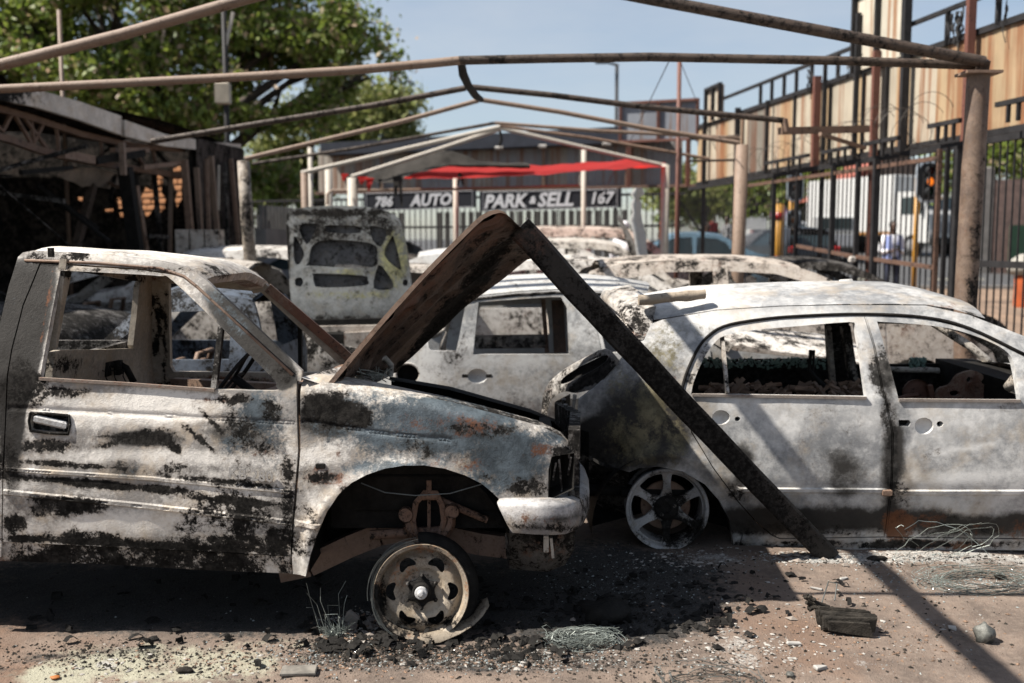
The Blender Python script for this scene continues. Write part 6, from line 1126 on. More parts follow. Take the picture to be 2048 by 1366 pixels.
# --- the rest, shared builder
HP = math.pi
wreck('low rust-topped burnt hatchback behind the silver one, its pillar frame in clear view', 'hatch', (cx(1195, 8.9) + 2.0 - .35, 9.75, .0), 0, M['rusty'], 1.7, seed=1, sx=1.05, sz=1.03)
wreck('pale burnt-out car roof directly behind the grey hatchback', 'hatch', (1.05, 11.5, .02), .02, M['white'], 1.62, seed=2)
wreck('burnt-out tan car with arched roof, second row behind the steel beam', 'sedan', (1.05, 13.9, .12), -.02, M['tan'], 1.66, seed=3, sz=1.08)
wreck('burnt white estate car with flat high roof, third row near the white bent panel', 'suv', (.95, 16.6, -.1), .03, M['white'], 1.7, seed=4, sz=1.0)
wreck('large burnt grey people carrier at the back, long sloping windscreen pillar', 'suv', (2.1, 19.3, .1), 0, M['rusty'], 1.8, seed=5, sx=1.12, sz=1.05)
wreck('dark soot-blue burnt pickup cab standing behind the front pickup window', 'cab', (-2.90, 7.65, -.02), HP, M['darkblue'], 1.6, seed=6, sx=1.0, sz=.79)
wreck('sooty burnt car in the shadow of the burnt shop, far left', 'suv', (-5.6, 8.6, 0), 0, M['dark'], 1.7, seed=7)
wreck('burnt white hatchback with rounded tail window, back left beside the raised bonnet', 'hatch', (-4.05, 13.4, .12), HP + .1, M['white'], 1.62, seed=8)
wreck('burnt cream car with bare window frames, left of the raised bonnet', 'hatch', (-4.35, 11.2, .0), HP, M['tan'], 1.62, seed=9)
wreck('undamaged silver hatchback with red tail lights parked behind the wrecks', 'hatch', (-3.35, 17.6, .25), HP - .2, plain('silver_paint', (.48, .50, .53), .3, .5, .08), 1.66, seed=10, clean=True, group=None, name='parked_car')
wreck('sooty grey burnt estate roof between the tan sedan and the rust-topped hatchback', 'hatch', (.35, 12.75, .02), .03, M['mid'], 1.62, seed=11, sz=1.06)
wreck('dark burnt car with empty windows low behind the rust-topped hatchback', 'sedan', (3.6, 12.2, .0), .0, M['dark'], 1.66, seed=12, sz=1.0)
# --- car facing us with its bonnet up
fc = thing('burnt_car', 'burnt car facing the camera, cream and sooty bonnet frame standing upright', 'car', (-1.25, 9.6, 0), 'burnt-out cars parked in rows behind')
FR = burnt('bonnet_frame_scorched', ash=(.33, .345, .345), grey=(.12, .126, .125), soot=.05, rust=.0, seed=131, scale=2.2, bluec=(.26, .25, .12), greyb=.5)
DK = burnt('bonnet_panel_scorched', ash=(.20, .19, .185), grey=(.085, .08, .08), soot=.12, rust=.03, seed=133, scale=2.5)
HD = 9.5
def HPn(px, py): p = at(px, py, HD); return (p.x, p.z)
z0_ = HPn(700, 640)[1]
def hfn(k): return lambda x, z: Vector((x, HD + (z - z0_) * .12 + k + .05 * ((x + 1.6) / .6) ** 2 * .5, z))
fo_ = [HPn(*q) for q in crv([(566, 436), (578, 418), (640, 411), (720, 412), (768, 421), (794, 438), (808, 480), (820, 560), (822, 600), (790, 612), (800, 640), (700, 655), (620, 660), (592, 632), (580, 600), (570, 500)], 3)]
fh = [[(598, 448), (624, 447), (629, 452), (615, 484), (606, 486), (594, 462)], [(582, 478), (588, 476), (604, 505), (602, 518), (592, 530), (584, 520)], [(646, 455), (652, 450), (712, 452), (718, 460), (712, 466), (652, 464)], [(632, 482), (738, 486), (752, 512), (740, 536), (620, 532), (614, 524)], [(624, 552), (630, 547), (722, 551), (734, 560), (728, 572), (640, 576), (626, 566)], [(738, 452), (764, 456), (770, 470), (758, 494), (742, 478)], [(780, 474), (786, 478), (800, 532), (796, 540), (766, 510)], [(754, 532), (768, 540), (786, 570), (776, 580), (746, 576)], [(588, 558), (600, 556), (604, 566), (598, 574), (588, 570)], [(806, 560), (814, 562), (812, 572), (804, 570)]]
hoodf = sheet('bonnet_frame', fo_, [[HPn(*q) for q in crv(h, 3)] for h in fh], hfn(0), FR, fc, .016, .055, wear=dict(soot=[(570, 520, 10, 120, .7), (690, 425, 130, 9, .5), (640, 470, 70, 30, .38), (760, 450, 50, 26, .40), (700, 645, 110, 14, .42)], blue=[(790, 520, 30, 70, .62), (700, 590, 90, 10, .5), (700, 545, 60, 8, .5)], ash=[(700, 420, 50, 10, .5), (690, 585, 120, 30, .4)]))
sheet('bonnet_skin', [tuple(np.array(p) * .985 + np.array((-1.5, 1.2)) * .015) for p in fo_], [], hfn(.06), DK, fc, .05, .01, wear=dict(ash=[(760, 500, 40, 60, .4), (690, 510, 60, 20, .3)]))
sheet('front_wing', [(p.x, p.z) for p in (at(*q, 8.75) for q in crv([(557, 640), (580, 632), (640, 668), (700, 690), (760, 700), (800, 720), (800, 830), (560, 830), (548, 740), (550, 680)], 3))], [], lambda x, z: Vector((x, 8.75 - .10 * math.sin((x + 2.1) * 4) * .4 - .12 * math.cos((z - .6) * 3) + .9 * max(0, -1.85 - x), z)), M['white'], fc, .03, .03, wear=dict(ash=[(640, 720, 120, 80, .8)], soot=[(610, 690, 30, 30, .35)]))
b = MB(); b.box((-1.4, 9.25, .62), (1.2, .7, .5), None, .04); b.bar(at(622, 645, 9.3), at(800, 640, 9.3), .05, .05); b.build('engine_bay', M['black'], fc)
b = MB(); b.bar(at(625, 658, 8.95), at(790, 655, 8.95), .06, .05); b.bar(at(690, 680, 8.9), at(790, 676, 8.9), .08, .14); b.build('slam_panel', M['rusty'], fc)
for x0 in (-2.05, -.62):
    b = MB(); b.grid([[Vector((x0, y, z)) for y in (8.8, 9.6, 11.2, 12.6)] for z in (.3, .6, .9)]); b.build('body_side', M['tan'], fc)
b = MB(); rows = [[Vector((x, y, z + .05 * math.cos((x + 1.33) * 2))) for x in np.linspace(-1.95, -.72, 7)] for y, z in ((10.4, 1.30), (10.7, 1.36), (11.6, 1.37), (12.2, 1.25))]; b.grid(rows); b.build('roof', M['tan'], fc, True)
b = MB()
for x in (-1.98, -.68): b.bar((x, 9.65, .92), (x, 10.4, 1.30), .06, .06); b.bar((x, 12.2, 1.25), (x, 12.6, .9), .07, .07); b.bar((x, 11.3, .9), (x, 11.25, 1.36), .07, .07)
b.build('roof_pillar', M['tan'], fc)
for x in (-1.95, -.72): b = MB(); b.lathe([(0, 0), (.15, -.01), (.2, .01), (.2, -.16)], (x, 9.3, .2), (-1 if x < -1 else 1, 0, 0), 18, xdir=(0, 1, 0)); b.build('wheel', M['dark'], fc, True)
# --- loose bits standing among the wrecks
WP = burnt('white_bent_panel', ash=(.66, .65, .63), grey=(.45, .44, .43), soot=-.1, seed=137, scale=2); b = MB(); rows = []
for x0, x1, y in ((1270, 1284, 376), (1262, 1290, 388), (1268, 1278, 396), (1262, 1284, 408), (1266, 1282, 424), (1260, 1284, 440), (1268, 1292, 470), (1272, 1294, 500), (1280, 1302, 532), (1284, 1304, 560)): p, q = at(x0, y, 11.0), at(x1, y, 11.15); rows.append([p, p.lerp(q, .3) + Vector((0, -.06, 0)), p.lerp(q, .6) + Vector((0, .03, 0)), q])
b.grid(rows); b.grid([[v + Vector((.0, .03, 0)) for v in r] for r in rows], flip=True); tag(b.build('bent_panel', WP, None, True), 'white crumpled strip of sheet metal standing upright among the wrecks', 'metal panel')
b = MB(); b.grid([[at(x, y, 11.3) + Vector((0, d, 0)) for x, d in ((x0, 0), (x1, .02))] for x0, x1, y in ((1234, 1240, 432), (1248, 1262, 470), (1262, 1280, 510), (1268, 1288, 535))]); b.grid([[at(x, y, 11.36) for x in (x0, x1)] for x0, x1, y in ((1234, 1240, 432), (1248, 1262, 470), (1262, 1280, 510), (1268, 1288, 535))]); tag(b.build('plank', M['tan'], None), 'thin brown plank leaning left of the white crumpled strip', 'plank')
b = MB(); p, q = at(1277, 601, 5.56), at(1410, 588, 5.6); rr2 = []
for i in range(15):
    t = i / 14; c = p.lerp(q, t); rr2.append([c + Vector((0, math.cos(a) * 1.2, math.sin(a))) * (.030 + .008 * mnoise.noise(Vector((t * 6, a, 2)))) for a in np.linspace(0, 2 * math.pi, 10, endpoint=False)])
b.grid(rr2, True); b.add(rr2[0], [tuple(range(10))]); b.add(rr2[-1], [tuple(range(9, -1, -1))]); tag(b.build('foam_roll', burnt('scorched_roll', ash=(.42, .35, .27), grey=(.2, .15, .11), soot=.03, seed=139, scale=5), None, True), 'scorched tan roll lying on the roof of the silver hatchback', 'roll')
b = MB(); c = at(1690, 574, 6.2); b.tube([c + Vector((-.06, 0, -.01)), c + Vector((-.02, 0, .02)), c + Vector((.03, 0, .03)), c + Vector((.07, 0, -.02))], [.012, .03, .025, .008], 7); tag(b.build('ash_lump', WP, None, True), 'small white crumpled lump on the roof of the silver hatchback', 'lump')
# ------------------------------------------------------------------ the street beyond the fence
WHT = plain('white_vehicle_paint', (.70, .70, .69), .35, var=.06); GLS = plain('dark_glass', (.03, .045, .05), .08, var=.1); TYR = plain('tyre_rubber', (.02, .02, .02), .8); REDL = plain('red_lamp', (.45, .012, .01), .25); GREY = plain('grey_paint', (.32, .33, .36), .35, var=.1); CHR = plain('bare_grey', (.40, .40, .41), .35, .3)
def rot(rz): return Matrix.Rotation(rz, 3, 'Z')
def place(t, x, y, rz): t.location = (x, y, SZ(y) + .03); t.rotation_euler = (0, 0, rz)
def wheels(t, pts, r=.33, w=.22):
    for x, y in pts:
        b = MB(); s = 1 if y > 0 else -1; b.lathe([(0, .01), (r * .55, .0), (r * .6, .02), (r * .95, .02), (r, -.02), (r, -w), (0, -w)], (x, y, r), (0, s, 0), 18); wl = b.build('wheel', TYR, t, True, None, 40); b = MB(); b.lathe([(0, .025), (r * .5, .02), (r * .56, .005)], (x, y, r), (0, s, 0), 12); b.build('hub_cap', CHR, wl, True)
def street_pickup(lab, px, D, rz, canopy=True):
    t = thing('pickup_truck', lab, 'pickup truck', group='vehicles out on the street'); b = MB()
    pr = [(-2.5, .45), (-2.5, 1.02), (-.25, 1.04), (-.15, 1.7), (.75, 1.72), (1.3, 1.1), (2.3, 1.0), (2.45, .8), (2.45, .4)]
    for a, c in zip(pr, pr[1:]): b.grid([[Vector((x, y, z)) for y in (-.83, -.8 if z < 1.2 else -.66, 0, .8 if z < 1.2 else .66, .83)] for x, z in (a, c)])
    for s in (-1, 1): b.add([Vector((x, s * (.83 if z < 1.2 else .66), z)) for x, z in pr], [tuple(range(len(pr)))])
    b.build('body', WHT, t)
    if canopy: b = MB(); b.box((-1.35, 0, 1.38), (2.25, 1.5, .7), None, .08); b.build('canopy', WHT, t); b = MB(); b.box((-2.49, 0, 1.40), (.02, 1.2, .42)); b.build('canopy_window', GLS, t)
    b = MB(); b.box((-2.515, 0, .78), (.03, 1.45, .46), None, .02); b.build('tailgate', GREY, t); b = MB(); b.box((-2.55, 0, .45), (.16, 1.6, .16), None, .04); b.build('rear_bumper', TYR, t)
    for s in (-1, 1): b = MB(); b.box((-2.5, s * .78, .82), (.08, .12, .3), None, .02); b.build('tail_light', REDL, t)
    b = MB(); b.add([(1.29, -.6, 1.14), (1.29, .6, 1.14), (.78, .56, 1.68), (.78, -.56, 1.68)], [(0, 1, 2, 3)]); b.build('windscreen', GLS, t)
    for s in (-1, 1): b = MB(); b.add([(-.1, s * .84, 1.1), (1.15, s * .84, 1.1), (.7, s * .68, 1.62), (-.05, s * .68, 1.62)], [(0, 1, 2, 3)]); b.build('side_window', GLS, t)
    wheels(t, [(x, s * .84) for x in (-1.55, 1.55) for s in (-1, 1)]); x = at(px, 480, D).x; place(t, x, D, rz); return t
street_pickup('white pickup with canopy and grey tailgate seen from behind through the fence', 1665, 40, rad(74))
street_pickup('small white pickup far down the street left of the yellow posts', 1502, 58, rad(95), False)
def clean_car(lab, px, D, rz, mat, style='hatch'):
    t = wreck(lab, style, (at(px, 480, D).x, D, SZ(D) + .05), rz, mat, 1.66, seed=int(px), clean=True, group='vehicles out on the street', name='parked_car'); return t
clean_car('grey car passing behind the yellow posts on the street', 1575, 50, rad(170), GREY, 'sedan')
clean_car('black hatchback waiting by the yellow posts, red tail light showing', 1572, 30, rad(98), plain('black_paint', (.02, .021, .024), .25, var=.1))
clean_car('light blue car parked beyond the back corner of the yard', 1365, 24.5, rad(175), plain('light_blue_paint', (.16, .27, .36), .3, var=.08), 'sedan')
# box truck
tr = thing('box_truck', 'white box truck with a tall cargo body parked nose-on beyond the fence', 'truck', group='vehicles out on the street')
b = MB(); b.box((-3.2, 0, 2.25), (5.6, 2.3, 2.5), None, .04); b.build('cargo_box', WHT, tr); b = MB(); b.box((-3.2, 0, .96), (5.62, 2.32, .08)); b.build('orange_skirt', plain('orange_stripe', (.45, .2, .04), .5), tr)
b = MB(); sec = [(-.3, .6), (-.3, 2.75), (.9, 2.72), (1.35, 1.95), (1.5, 1.75), (1.55, .55)]
b.grid([[Vector((x, y, z)) for y in (-1.08, 0, 1.08)] for x, z in sec]); 
for s in (-1, 1): b.add([Vector((x, s * 1.08, z)) for x, z in sec], [tuple(range(6))])
b.build('cab', WHT, tr); b = MB(); b.add([(1.37, -.95, 1.98), (1.37, .95, 1.98), (.95, .9, 2.62), (.95, -.9, 2.62)], [(0, 1, 2, 3)]); b.build('windscreen', GLS, tr)
b = MB(); b.box((1.56, 0, 1.2), (.03, 1.4, .5), None, .01); b.build('grille', GREY, tr); b = MB(); b.box((1.6, 0, .62), (.14, 2.1, .3), None, .04); b.build('bumper', TYR, tr)
for s in (-1, 1): b = MB(); b.box((1.58, s * .85, .95), (.06, .3, .2), None, .03); b.build('headlight', CHR, tr); b = MB(); b.box((1.2, s * 1.28, 2.1), (.08, .16, .42), None, .03); b.build('mirror', TYR, tr); b = MB(); b.add([(0, s * 1.09, 1.75), (1.2, s * 1.09, 1.75), (.85, s * 1.09, 2.5), (0, s * 1.09, 2.5)], [(0, 1, 2, 3)]); b.build('side_window', GLS, tr)
b = MB(); b.box((-2.6, 0, .7), (6.4, .9, .3)); b.build('chassis', TYR, tr); wheels(tr, [(x, s * 1.08) for x in (.6, -4.6) for s in (-1, 1)], .45, .28); place(tr, at(1838, 480, 44).x, 44, rad(-66))
# house, garden wall, hedges
hs = thing('house', 'cream house with red tiled roof and brown gable across the street', 'house', (at(1745, 480, 62).x, 62, SZ(62)))
x0 = at(1640, 480, 62).x; x1 = at(1860, 480, 62).x; zz = SZ(62); CRM = plain('cream_wall', (.55, .50, .40), .8, var=.12); RT = plain('red_roof_tiles', (.36, .10, .065), .7, var=.3, scale=2, stretch=(6, 1, 1)); xm = at(1760, 480, 62).x
b = MB(); b.box(((x0 + x1) / 2, 64, zz + 1.6), (x1 - x0, 6, 3.2)); b.build('wall', CRM, hs)
b = MB(); zt_ = zz + 5.6; b.add([(xm, 60.6, zz + 3.2), (x0 - 1, 60.6, zz + 2.6), (x0 - 1, 60.4, zz + 2.75), (xm, 60.4, zt_), (xm, 67.5, zt_), (x0 - 1, 67.5, zz + 2.75)], [(2, 3, 4, 5), (0, 1, 2, 3)]); b.build('roof', RT, hs)
b = MB(); b.add([(xm - 2.6, 60.2, zz + 3.3), (xm + 3.4, 60.2, zz + 3.2), (xm + .3, 60.2, zt_ + .3), (xm - 2.6, 66, zz + 3.3), (xm + 3.4, 66, zz + 3.2), (xm + .3, 66, zt_ + .3)], [(0, 1, 2), (1, 4, 5, 2), (0, 2, 5, 3)]); b.build('gable', plain('brown_gable', (.12, .085, .07), .8), hs)
for px in (1675, 1705, 1800): b = MB(); b.box((at(px, 480, 60.9).x, 60.95, zz + 1.5), (1.2, .1, 1.4)); f_ = b.build('window', PALE, hs); b = MB(); b.box((at(px, 480, 60.9).x, 60.9, zz + 1.5), (1.0, .06, 1.2)); b.build('pane', GLS, f_)
b = MB(); b.box((at(1660, 480, 60).x, 60.5, zz + .6), (2.2, .1, 1.9)); b.build('garage_opening', plain('garage_brown', (.06, .035, .03), .8), hs)
gw_ = thing('garden_wall', 'brown brick garden wall with a green panel at the right edge of the street', 'wall', (at(2030, 480, 32).x, 32, SZ(32))); xa, xb = at(1972, 480, 32).x, at(2140, 480, 32).x
b = MB(); b.bar((xa, 32.3, SZ(32) + 1.5), (xb, 31, SZ(32) + 1.5), .25, 3.0); b.build('wall_face', plain('brown_brick', (.12, .075, .065), .85, var=.5, scale=4), gw_); b = MB(); b.box((xa, 32.2, SZ(32) + 1.7), (.35, .35, 3.4), None, .03); b.build('pier', plain('pier_concrete', (.36, .33, .30), .85), gw_); b = MB(); b.box(((xa + xb) / 2 + .2, 31.4, SZ(32) + .8), ((xb - xa) * .8, .1, 1.5)); b.build('green_panel', plain('green_gate', (.02, .075, .035), .6), gw_)
tree('leafy green tree over the garden wall at the right edge', (16.5, 34, SZ(34)), 5, [blob(2010, 290, 34, 70, 50), blob(2090, 320, 35, 70, 60), blob(1900, 330, 38, 26, 40)], 7000, .14, LG, 21, .2)
tree('dark tree row across the street behind the black fence bars', (15, 66, SZ(66)), 5, [blob(1520, 385, 66, 60, 46), blob(1590, 370, 66, 50, 50), blob(1640, 360, 68, 40, 44), blob(1690, 340, 70, 50, 30), blob(1440, 400, 70, 50, 40), blob(1370, 410, 72, 60, 36)], 12000, .24, LG, 23, .3)
tree('pale yellowish roadside bush beyond the back corner', (8, 42, SZ(42)), 3, [blob(1330, 370, 42, 50, 34), blob(1400, 395, 44, 40, 30)], 4000, .16, LG2, 27, .15)
PK_ = leaf_mat('pink_blossom', (.35, .10, .30), (.45, .16, .38), (.2, .2, .08)); tree('bush of pink blossom behind the yellow posts', (13.5, 48, SZ(48)), 2, [blob(1566, 428, 48, 14, 8), blob(1590, 430, 48, 9, 6)], 1500, .05, PK_, 31, .1, name='bush')
# traffic light and yellow posts
YEL = plain('yellow_post_paint', (.50, .24, .02), .5, var=.15); BLKP = plain('signal_black', (.015, .016, .018), .5); EDGE = plain('signal_edge', (.62, .70, .78), .5)
def signal(lab, px, D, ztop, zhead, heads=True, r=.055):
    x = at(px, 480, D).x; z0 = SZ(D); t = thing('traffic_light' if heads else 'yellow_post', lab, 'traffic light' if heads else 'post', (x, D, z0)); b = MB(); b.tube([(x, D, z0 - .05), (x, D, ztop)], r, 10); b.build('pole', YEL, t, True)
    return t, x, z0
def lamp_head(t, x, y, z, w=.46, h=.80, lit=True):
    def rr(w, h, r): return [(x + sx * (w / 2 - r) + r * math.cos(a), z + sz * (h / 2 - r) + r * math.sin(a)) for sx, sz, a0 in ((1, 1, 0), (-1, 1, 90), (-1, -1, 180), (1, -1, 270)) for a in [rad(a0 + k * 22.5) for k in range(5)]]
    sheet('back_board', rr(w + .10, h + .10, w * .42), [], lambda a, c: Vector((a, y, c)), EDGE, t, .1, .03); sheet('board_face', rr(w, h, w * .40), [], lambda a, c: Vector((a, y - .02, c)), BLKP, t, .1, .015)
    for k, col in enumerate(('red', 'amber', 'green')):
        zz = z + (1 - k) * .225; b = MB(); b.lathe([(.105, 0), (.105, .12), (.095, .12), (.09, .02)], (x, y - .03, zz), (0, -1, 0), 16); b.build('lamp_hood', BLKP, t, True)
        m = plain('lens_' + col, {'red': (.10, .02, .015), 'amber': (.75, .22, .02), 'green': (.015, .05, .03)}[col], .2)
        if col == 'amber' and lit: m.node_tree.nodes['Principled BSDF'].inputs['Emission Color'].default_value = (1, .22, .02, 1); m.node_tree.nodes['Principled BSDF'].inputs['Emission Strength'].default_value = .45   # the lamp is on
        b = MB(); b.lathe([(.09, .01), (.06, .03), (0, .04)], (x, y - .03, zz), (0, -1, 0), 14); b.build('lens', m, t, True)
t, x, z0 = signal('traffic light on a yellow pole, amber lens bright, rounded black board', 1831, 22, 3.05, 0); lamp_head(t, x + .20, 21.9, at(1846, 364, 22).z)
t, x, z0 = signal('twin traffic light on a tall yellow pole further down the street', 1582, 30, at(1582, 340, 30).z, 0, r=.10); lamp_head(t, x + .05, 29.85, at(1590, 375, 30).z, .4, .75, False); lamp_head(t, x + .02, 29.85, at(1583, 440, 30).z, .36, .5, False)
signal('shorter yellow post with a red band left of the twin traffic light', 1558, 28, at(1558, 408, 28).z, 0, False, .11); b = MB(); p = at(1558, 432, 28); b.tube([(p.x, 28, p.z - .1), (p.x, 28, p.z + .1)], .125, 10); o = b.build('red_band', REDL, bpy.data.objects['yellow_post'], True)
# orange container with pale sack on top
oc = thing('orange_drum', 'orange container with a pale sack on top outside the fence, right edge', 'drum', (at(2046, 600, 19).x, 19, SZ(19))); c = Vector((at(2050, 600, 19).x, 19, 0)); b = MB(); b.lathe([(.0, .42), (.20, .42), (.21, .5), (.20, .8), (.21, 1.02), (.0, 1.02)], c, (0, 0, 1), 16); b.build('drum', plain('orange_plastic', (.52, .11, .03), .5), oc, True, None, 40); b = MB(); b.box(c + Vector((-.02, -.2, .75)), (.14, .03, .28)); b.build('white_label', PALE, oc)
b = MB(); b.lathe([(.0, 0), (.22, .02), (.30, .14), (.24, .30), (.10, .40), (0, .42)], c + Vector((-.05, 0, 1.02)), (0, 0, 1), 14); sk = b.build('sack', plain('pale_sack', (.42, .40, .36), .9), None, True); tag(sk, 'pale lumpy sack sitting on the orange container', 'sack')
# ------------------------------------------------------------------ people
def skin(name, V, E, r, mat, parent, sub=2, root=0):
    me = bpy.data.meshes.new(name); me.from_pydata([tuple(v) for v in V], E, []); o = bpy.data.objects.new('tmp', me); C.objects.link(o)
    sm_ = o.modifiers.new('s', 'SKIN'); o.modifiers.new('u', 'SUBSURF').levels = sub
    for i, d in enumerate(me.skin_vertices[0].data): d.radius = r[i] if isinstance(r[i], tuple) else (r[i], r[i]); d.use_root = (i == root)
    bpy.context.view_layer.update(); m2 = bpy.data.meshes.new_from_object(o.evaluated_get(bpy.context.evaluated_depsgraph_get())); bpy.data.objects.remove(o); m2.name = name; m2.materials.clear(); m2.polygons.foreach_set('use_smooth', [True] * len(m2.polygons)); return link(name, m2, mat, parent)
SKN = plain('dark_skin', (.10, .052, .033), .5, var=.15); HAIR = plain('hair', (.012, .010, .009), .8)
def person(lab, x, y, z, rz, shirt, trousers, pose='phone', cap=None, long_=True, k=1.0):
    t = thing('person', lab, 'person'); h = []
    if pose == 'phone': eL, hL, eR, hR = (.27, .02, 1.08), (.08, -.26, 1.10), (-.27, .02, 1.08), (-.06, -.26, 1.12)
    elif pose == 'walk': eL, hL, eR, hR = (.27, .10, 1.12), (.27, -.05, .88), (-.27, -.08, 1.12), (-.27, -.22, .92)
    else: eL, hL, eR, hR = (.28, .02, 1.12), (.28, -.03, .86), (-.28, .02, 1.12), (-.28, -.03, .86)
    fl, fr = ((.10, -.18), (-.10, .18)) if pose == 'walk' else ((.11, 0), (-.11, .03))
    V = [(0, 0, .95), (0, .02, 1.18), (0, .01, 1.38), (0, 0, 1.50), (0, -.015, 1.60), (0, -.02, 1.70), (.18, .01, 1.42), eL, hL, (-.18, .01, 1.42), eR, hR, (.10, 0, .90), (fl[0], fl[1] * .4, .50), (fl[0], fl[1] + .03, .08), (fl[0] + .02, fl[1] - .14, .035), (-.10, 0, .90), (fr[0], fr[1] * .4 - .03, .50), (fr[0], fr[1] + .03, .08), (fr[0] - .02, fr[1] - .14, .035)]
    E = [(0, 1), (1, 2), (2, 3), (3, 4), (4, 5), (2, 6), (6, 7), (7, 8), (2, 9), (9, 10), (10, 11), (0, 12), (12, 13), (13, 14), (14, 15), (0, 16), (16, 17), (17, 18), (18, 19)]
    r = [.13, .12, .13, .055, .075, .08, .06, .045, .03, .06, .045, .03, .085, .06, .042, .04, .085, .06, .042, .04]
    # fingers and thumbs
    for hi, s in ((8, 1), (11, -1)):
        w = Vector(V[hi]); e = Vector(V[hi - 1]); d = (w - e).normalized(); sd = d.cross(Vector((0, 0, 1))); sd = sd.normalized() if sd.length > .1 else Vector((0, -1, 0))
        pal = len(V); V.append(tuple(w + d * .07)); r.append((.036, .018)); E.append((hi, pal))
        for q, L_ in ((-.03, .075), (-.01, .09), (.012, .085), (.03, .065)): a = len(V); V.append(tuple(w + d * .10 + sd * q)); r.append(.009); E.append((pal, a)); V.append(tuple(w + d * (.10 + L_ * .6) + sd * q + Vector((0, -.02, .02)))); r.append(.007); E.append((a, a + 1))
        a = len(V); V.append(tuple(w + d * .05 - sd * .04 * s)); r.append(.010); E.append((hi, a)); V.append(tuple(w + d * .09 - sd * .05 * s)); r.append(.008); E.append((a, a + 1))
    skin('body', V, E, r, SKN, t)
    b = MB(); b.lathe([(0, .0), (.05, .01), (.072, .05), (.082, .11), (.08, .17), (.06, .215), (0, .235)], (0, -.015, 1.545), (0, 0, 1), 16); b.v = [(p[0] * .93, p[1] * 1.12, p[2]) for p in b.v]; b.lathe([(0, .03), (.012, .02), (.016, 0)], (0, -.10, 1.63), (0, -1, -.2), 8)
    for s in (-1, 1): b.lathe([(0, .012), (.02, .006), (.025, 0)], (s * .076, 0, 1.64), (s, 0, 0), 8)
    b.build('face', SKN, t, True)
    b = MB()
    for s in (-1, 1): b.lathe([(0, .006), (.010, .002), (.012, 0)], (s * .030, -.096, 1.655), (0, -1, 0), 8)
    b.box((0, -.098, 1.595), (.045, .012, .010)); b.build('eyes_and_mouth', HAIR, t)
    b = MB(); b.lathe([(.088, .0), (.092, .05), (.075, .10), (.04, .125), (0, .13)], (0, .0, 1.665), (0, .12, 1), 16); b.v = [(p[0] * .95, p[1] * 1.12, p[2]) for p in b.v]
    if cap: b.box((0, -.15, 1.70), (.13, .12, .012), None, .004)
    b.build('cap' if cap else 'hair', cap or HAIR, t, True)
    Vs = V[:4] + [V[6], tuple(np.array(V[6]) * .4 + np.array(eL) * .6), eL, tuple(np.array(eL) * .35 + np.array(hL) * .65), V[9], tuple(np.array(V[9]) * .4 + np.array(eR) * .6), eR, tuple(np.array(eR) * .35 + np.array(hR) * .65)]; Vs[0] = (0, 0, .86); Vs[3] = (0, .01, 1.46)
    Es = [(0, 1), (1, 2), (2, 3), (2, 4), (4, 5), (2, 8), (8, 9)] + ([(5, 6), (6, 7), (9, 10), (10, 11)] if long_ else []); rs_ = [(.185, .15), (.165, .13), (.165, .14), .075, .085, .075, .066, .052, .085, .075, .066, .052]
    if not long_: keep_ = [0, 1, 2, 3, 4, 5, 8, 9]; mp = {k_: i for i, k_ in enumerate(keep_)}; Vs = [Vs[k_] for k_ in keep_]; rs_ = [rs_[k_] for k_ in keep_]; Es = [(mp[a], mp[c]) for a, c in Es]
    skin('shirt', Vs, Es, rs_, shirt, t)
    skin('trousers', [(0, 0, .93), V[12], V[13], tuple(np.array(V[14]) + (0, 0, .02)), V[16], V[17], tuple(np.array(V[18]) + (0, 0, .02))], [(0, 1), (1, 2), (2, 3), (0, 4), (4, 5), (5, 6)], [(.15, .13), .10, .08, .065, .10, .08, .065], trousers, t)
    for f in (15, 19): b = MB(); b.box(Vector(V[f]) + Vector((0, .05, .01)), (.09, .27, .085), None, .03); b.build('shoe', BLKP, t, True)
    t.location = (x, y, z); t.rotation_euler = (0, 0, rz); t.scale = (k, k, k); return t
BLUE = plain('blue_shirt', (.34, .42, .80), .8, var=.15); WSH = plain('white_shirt', (1.1, 1.1, 1.15), .8, var=.08); JEAN = plain('dark_jeans', (.030, .038, .075), .85, var=.3); DKT = plain('black_trousers', (.02, .02, .024), .85); YSH = plain('yellow_top', (.55, .30, .03), .8); OSH = plain('orange_overall', (.50, .14, .04), .8); GSH = plain('grey_top', (.30, .30, .31), .8)
DM = 23.0; pm = person('person in an open blue shirt over white, looking down at a phone', at(1782, 560, DM).x, DM, SZ(DM) + .02, 0, WSH, JEAN, 'phone', k=1.0)
# open blue overshirt: two side panels hanging over the white shirt
b = MB()
for s in (-1, 1): b.grid([[(s * xx, yy, z) for xx, yy in ((.075, -.165), (.14, -.15), (.195, -.06), (.20, .06), (.12, .15), (.0, .165))] for z in (.84, 1.0, 1.2, 1.38, 1.46)])
ov = b.build('overshirt', BLUE, None, True); ov.parent = pm
ph = MB(); ph.box((at(1782, 560, DM).x + .01, DM - .34, SZ(DM) + 1.20), (.08, .02, .15), Matrix.Rotation(rad(-40), 3, 'X'), .006); tag(ph.build('phone', BLKP, None), 'dark phone held by the person in the blue shirt', 'phone')
person('person in a yellow top and black trousers standing near the back right corner', at(1412, 560, 27).x, 27, SZ(27) - .1, .4, YSH, DKT, 'stand', k=1.02)
person('person in a white cap and pale top behind the furthest wrecks', at(1243, 560, 21.2).x - .0, 20.6, .30, 2.6, WSH, JEAN, 'stand', cap=WSH)
person('person in orange overalls walking far off at the street corner', at(1322, 560, 44).x, 44, SZ(44), 1.2, OSH, OSH, 'walk')
person('person in grey walking beyond the yellow-topped one', at(1452, 560, 38).x, 38, SZ(38), -1.2, GSH, JEAN, 'walk')
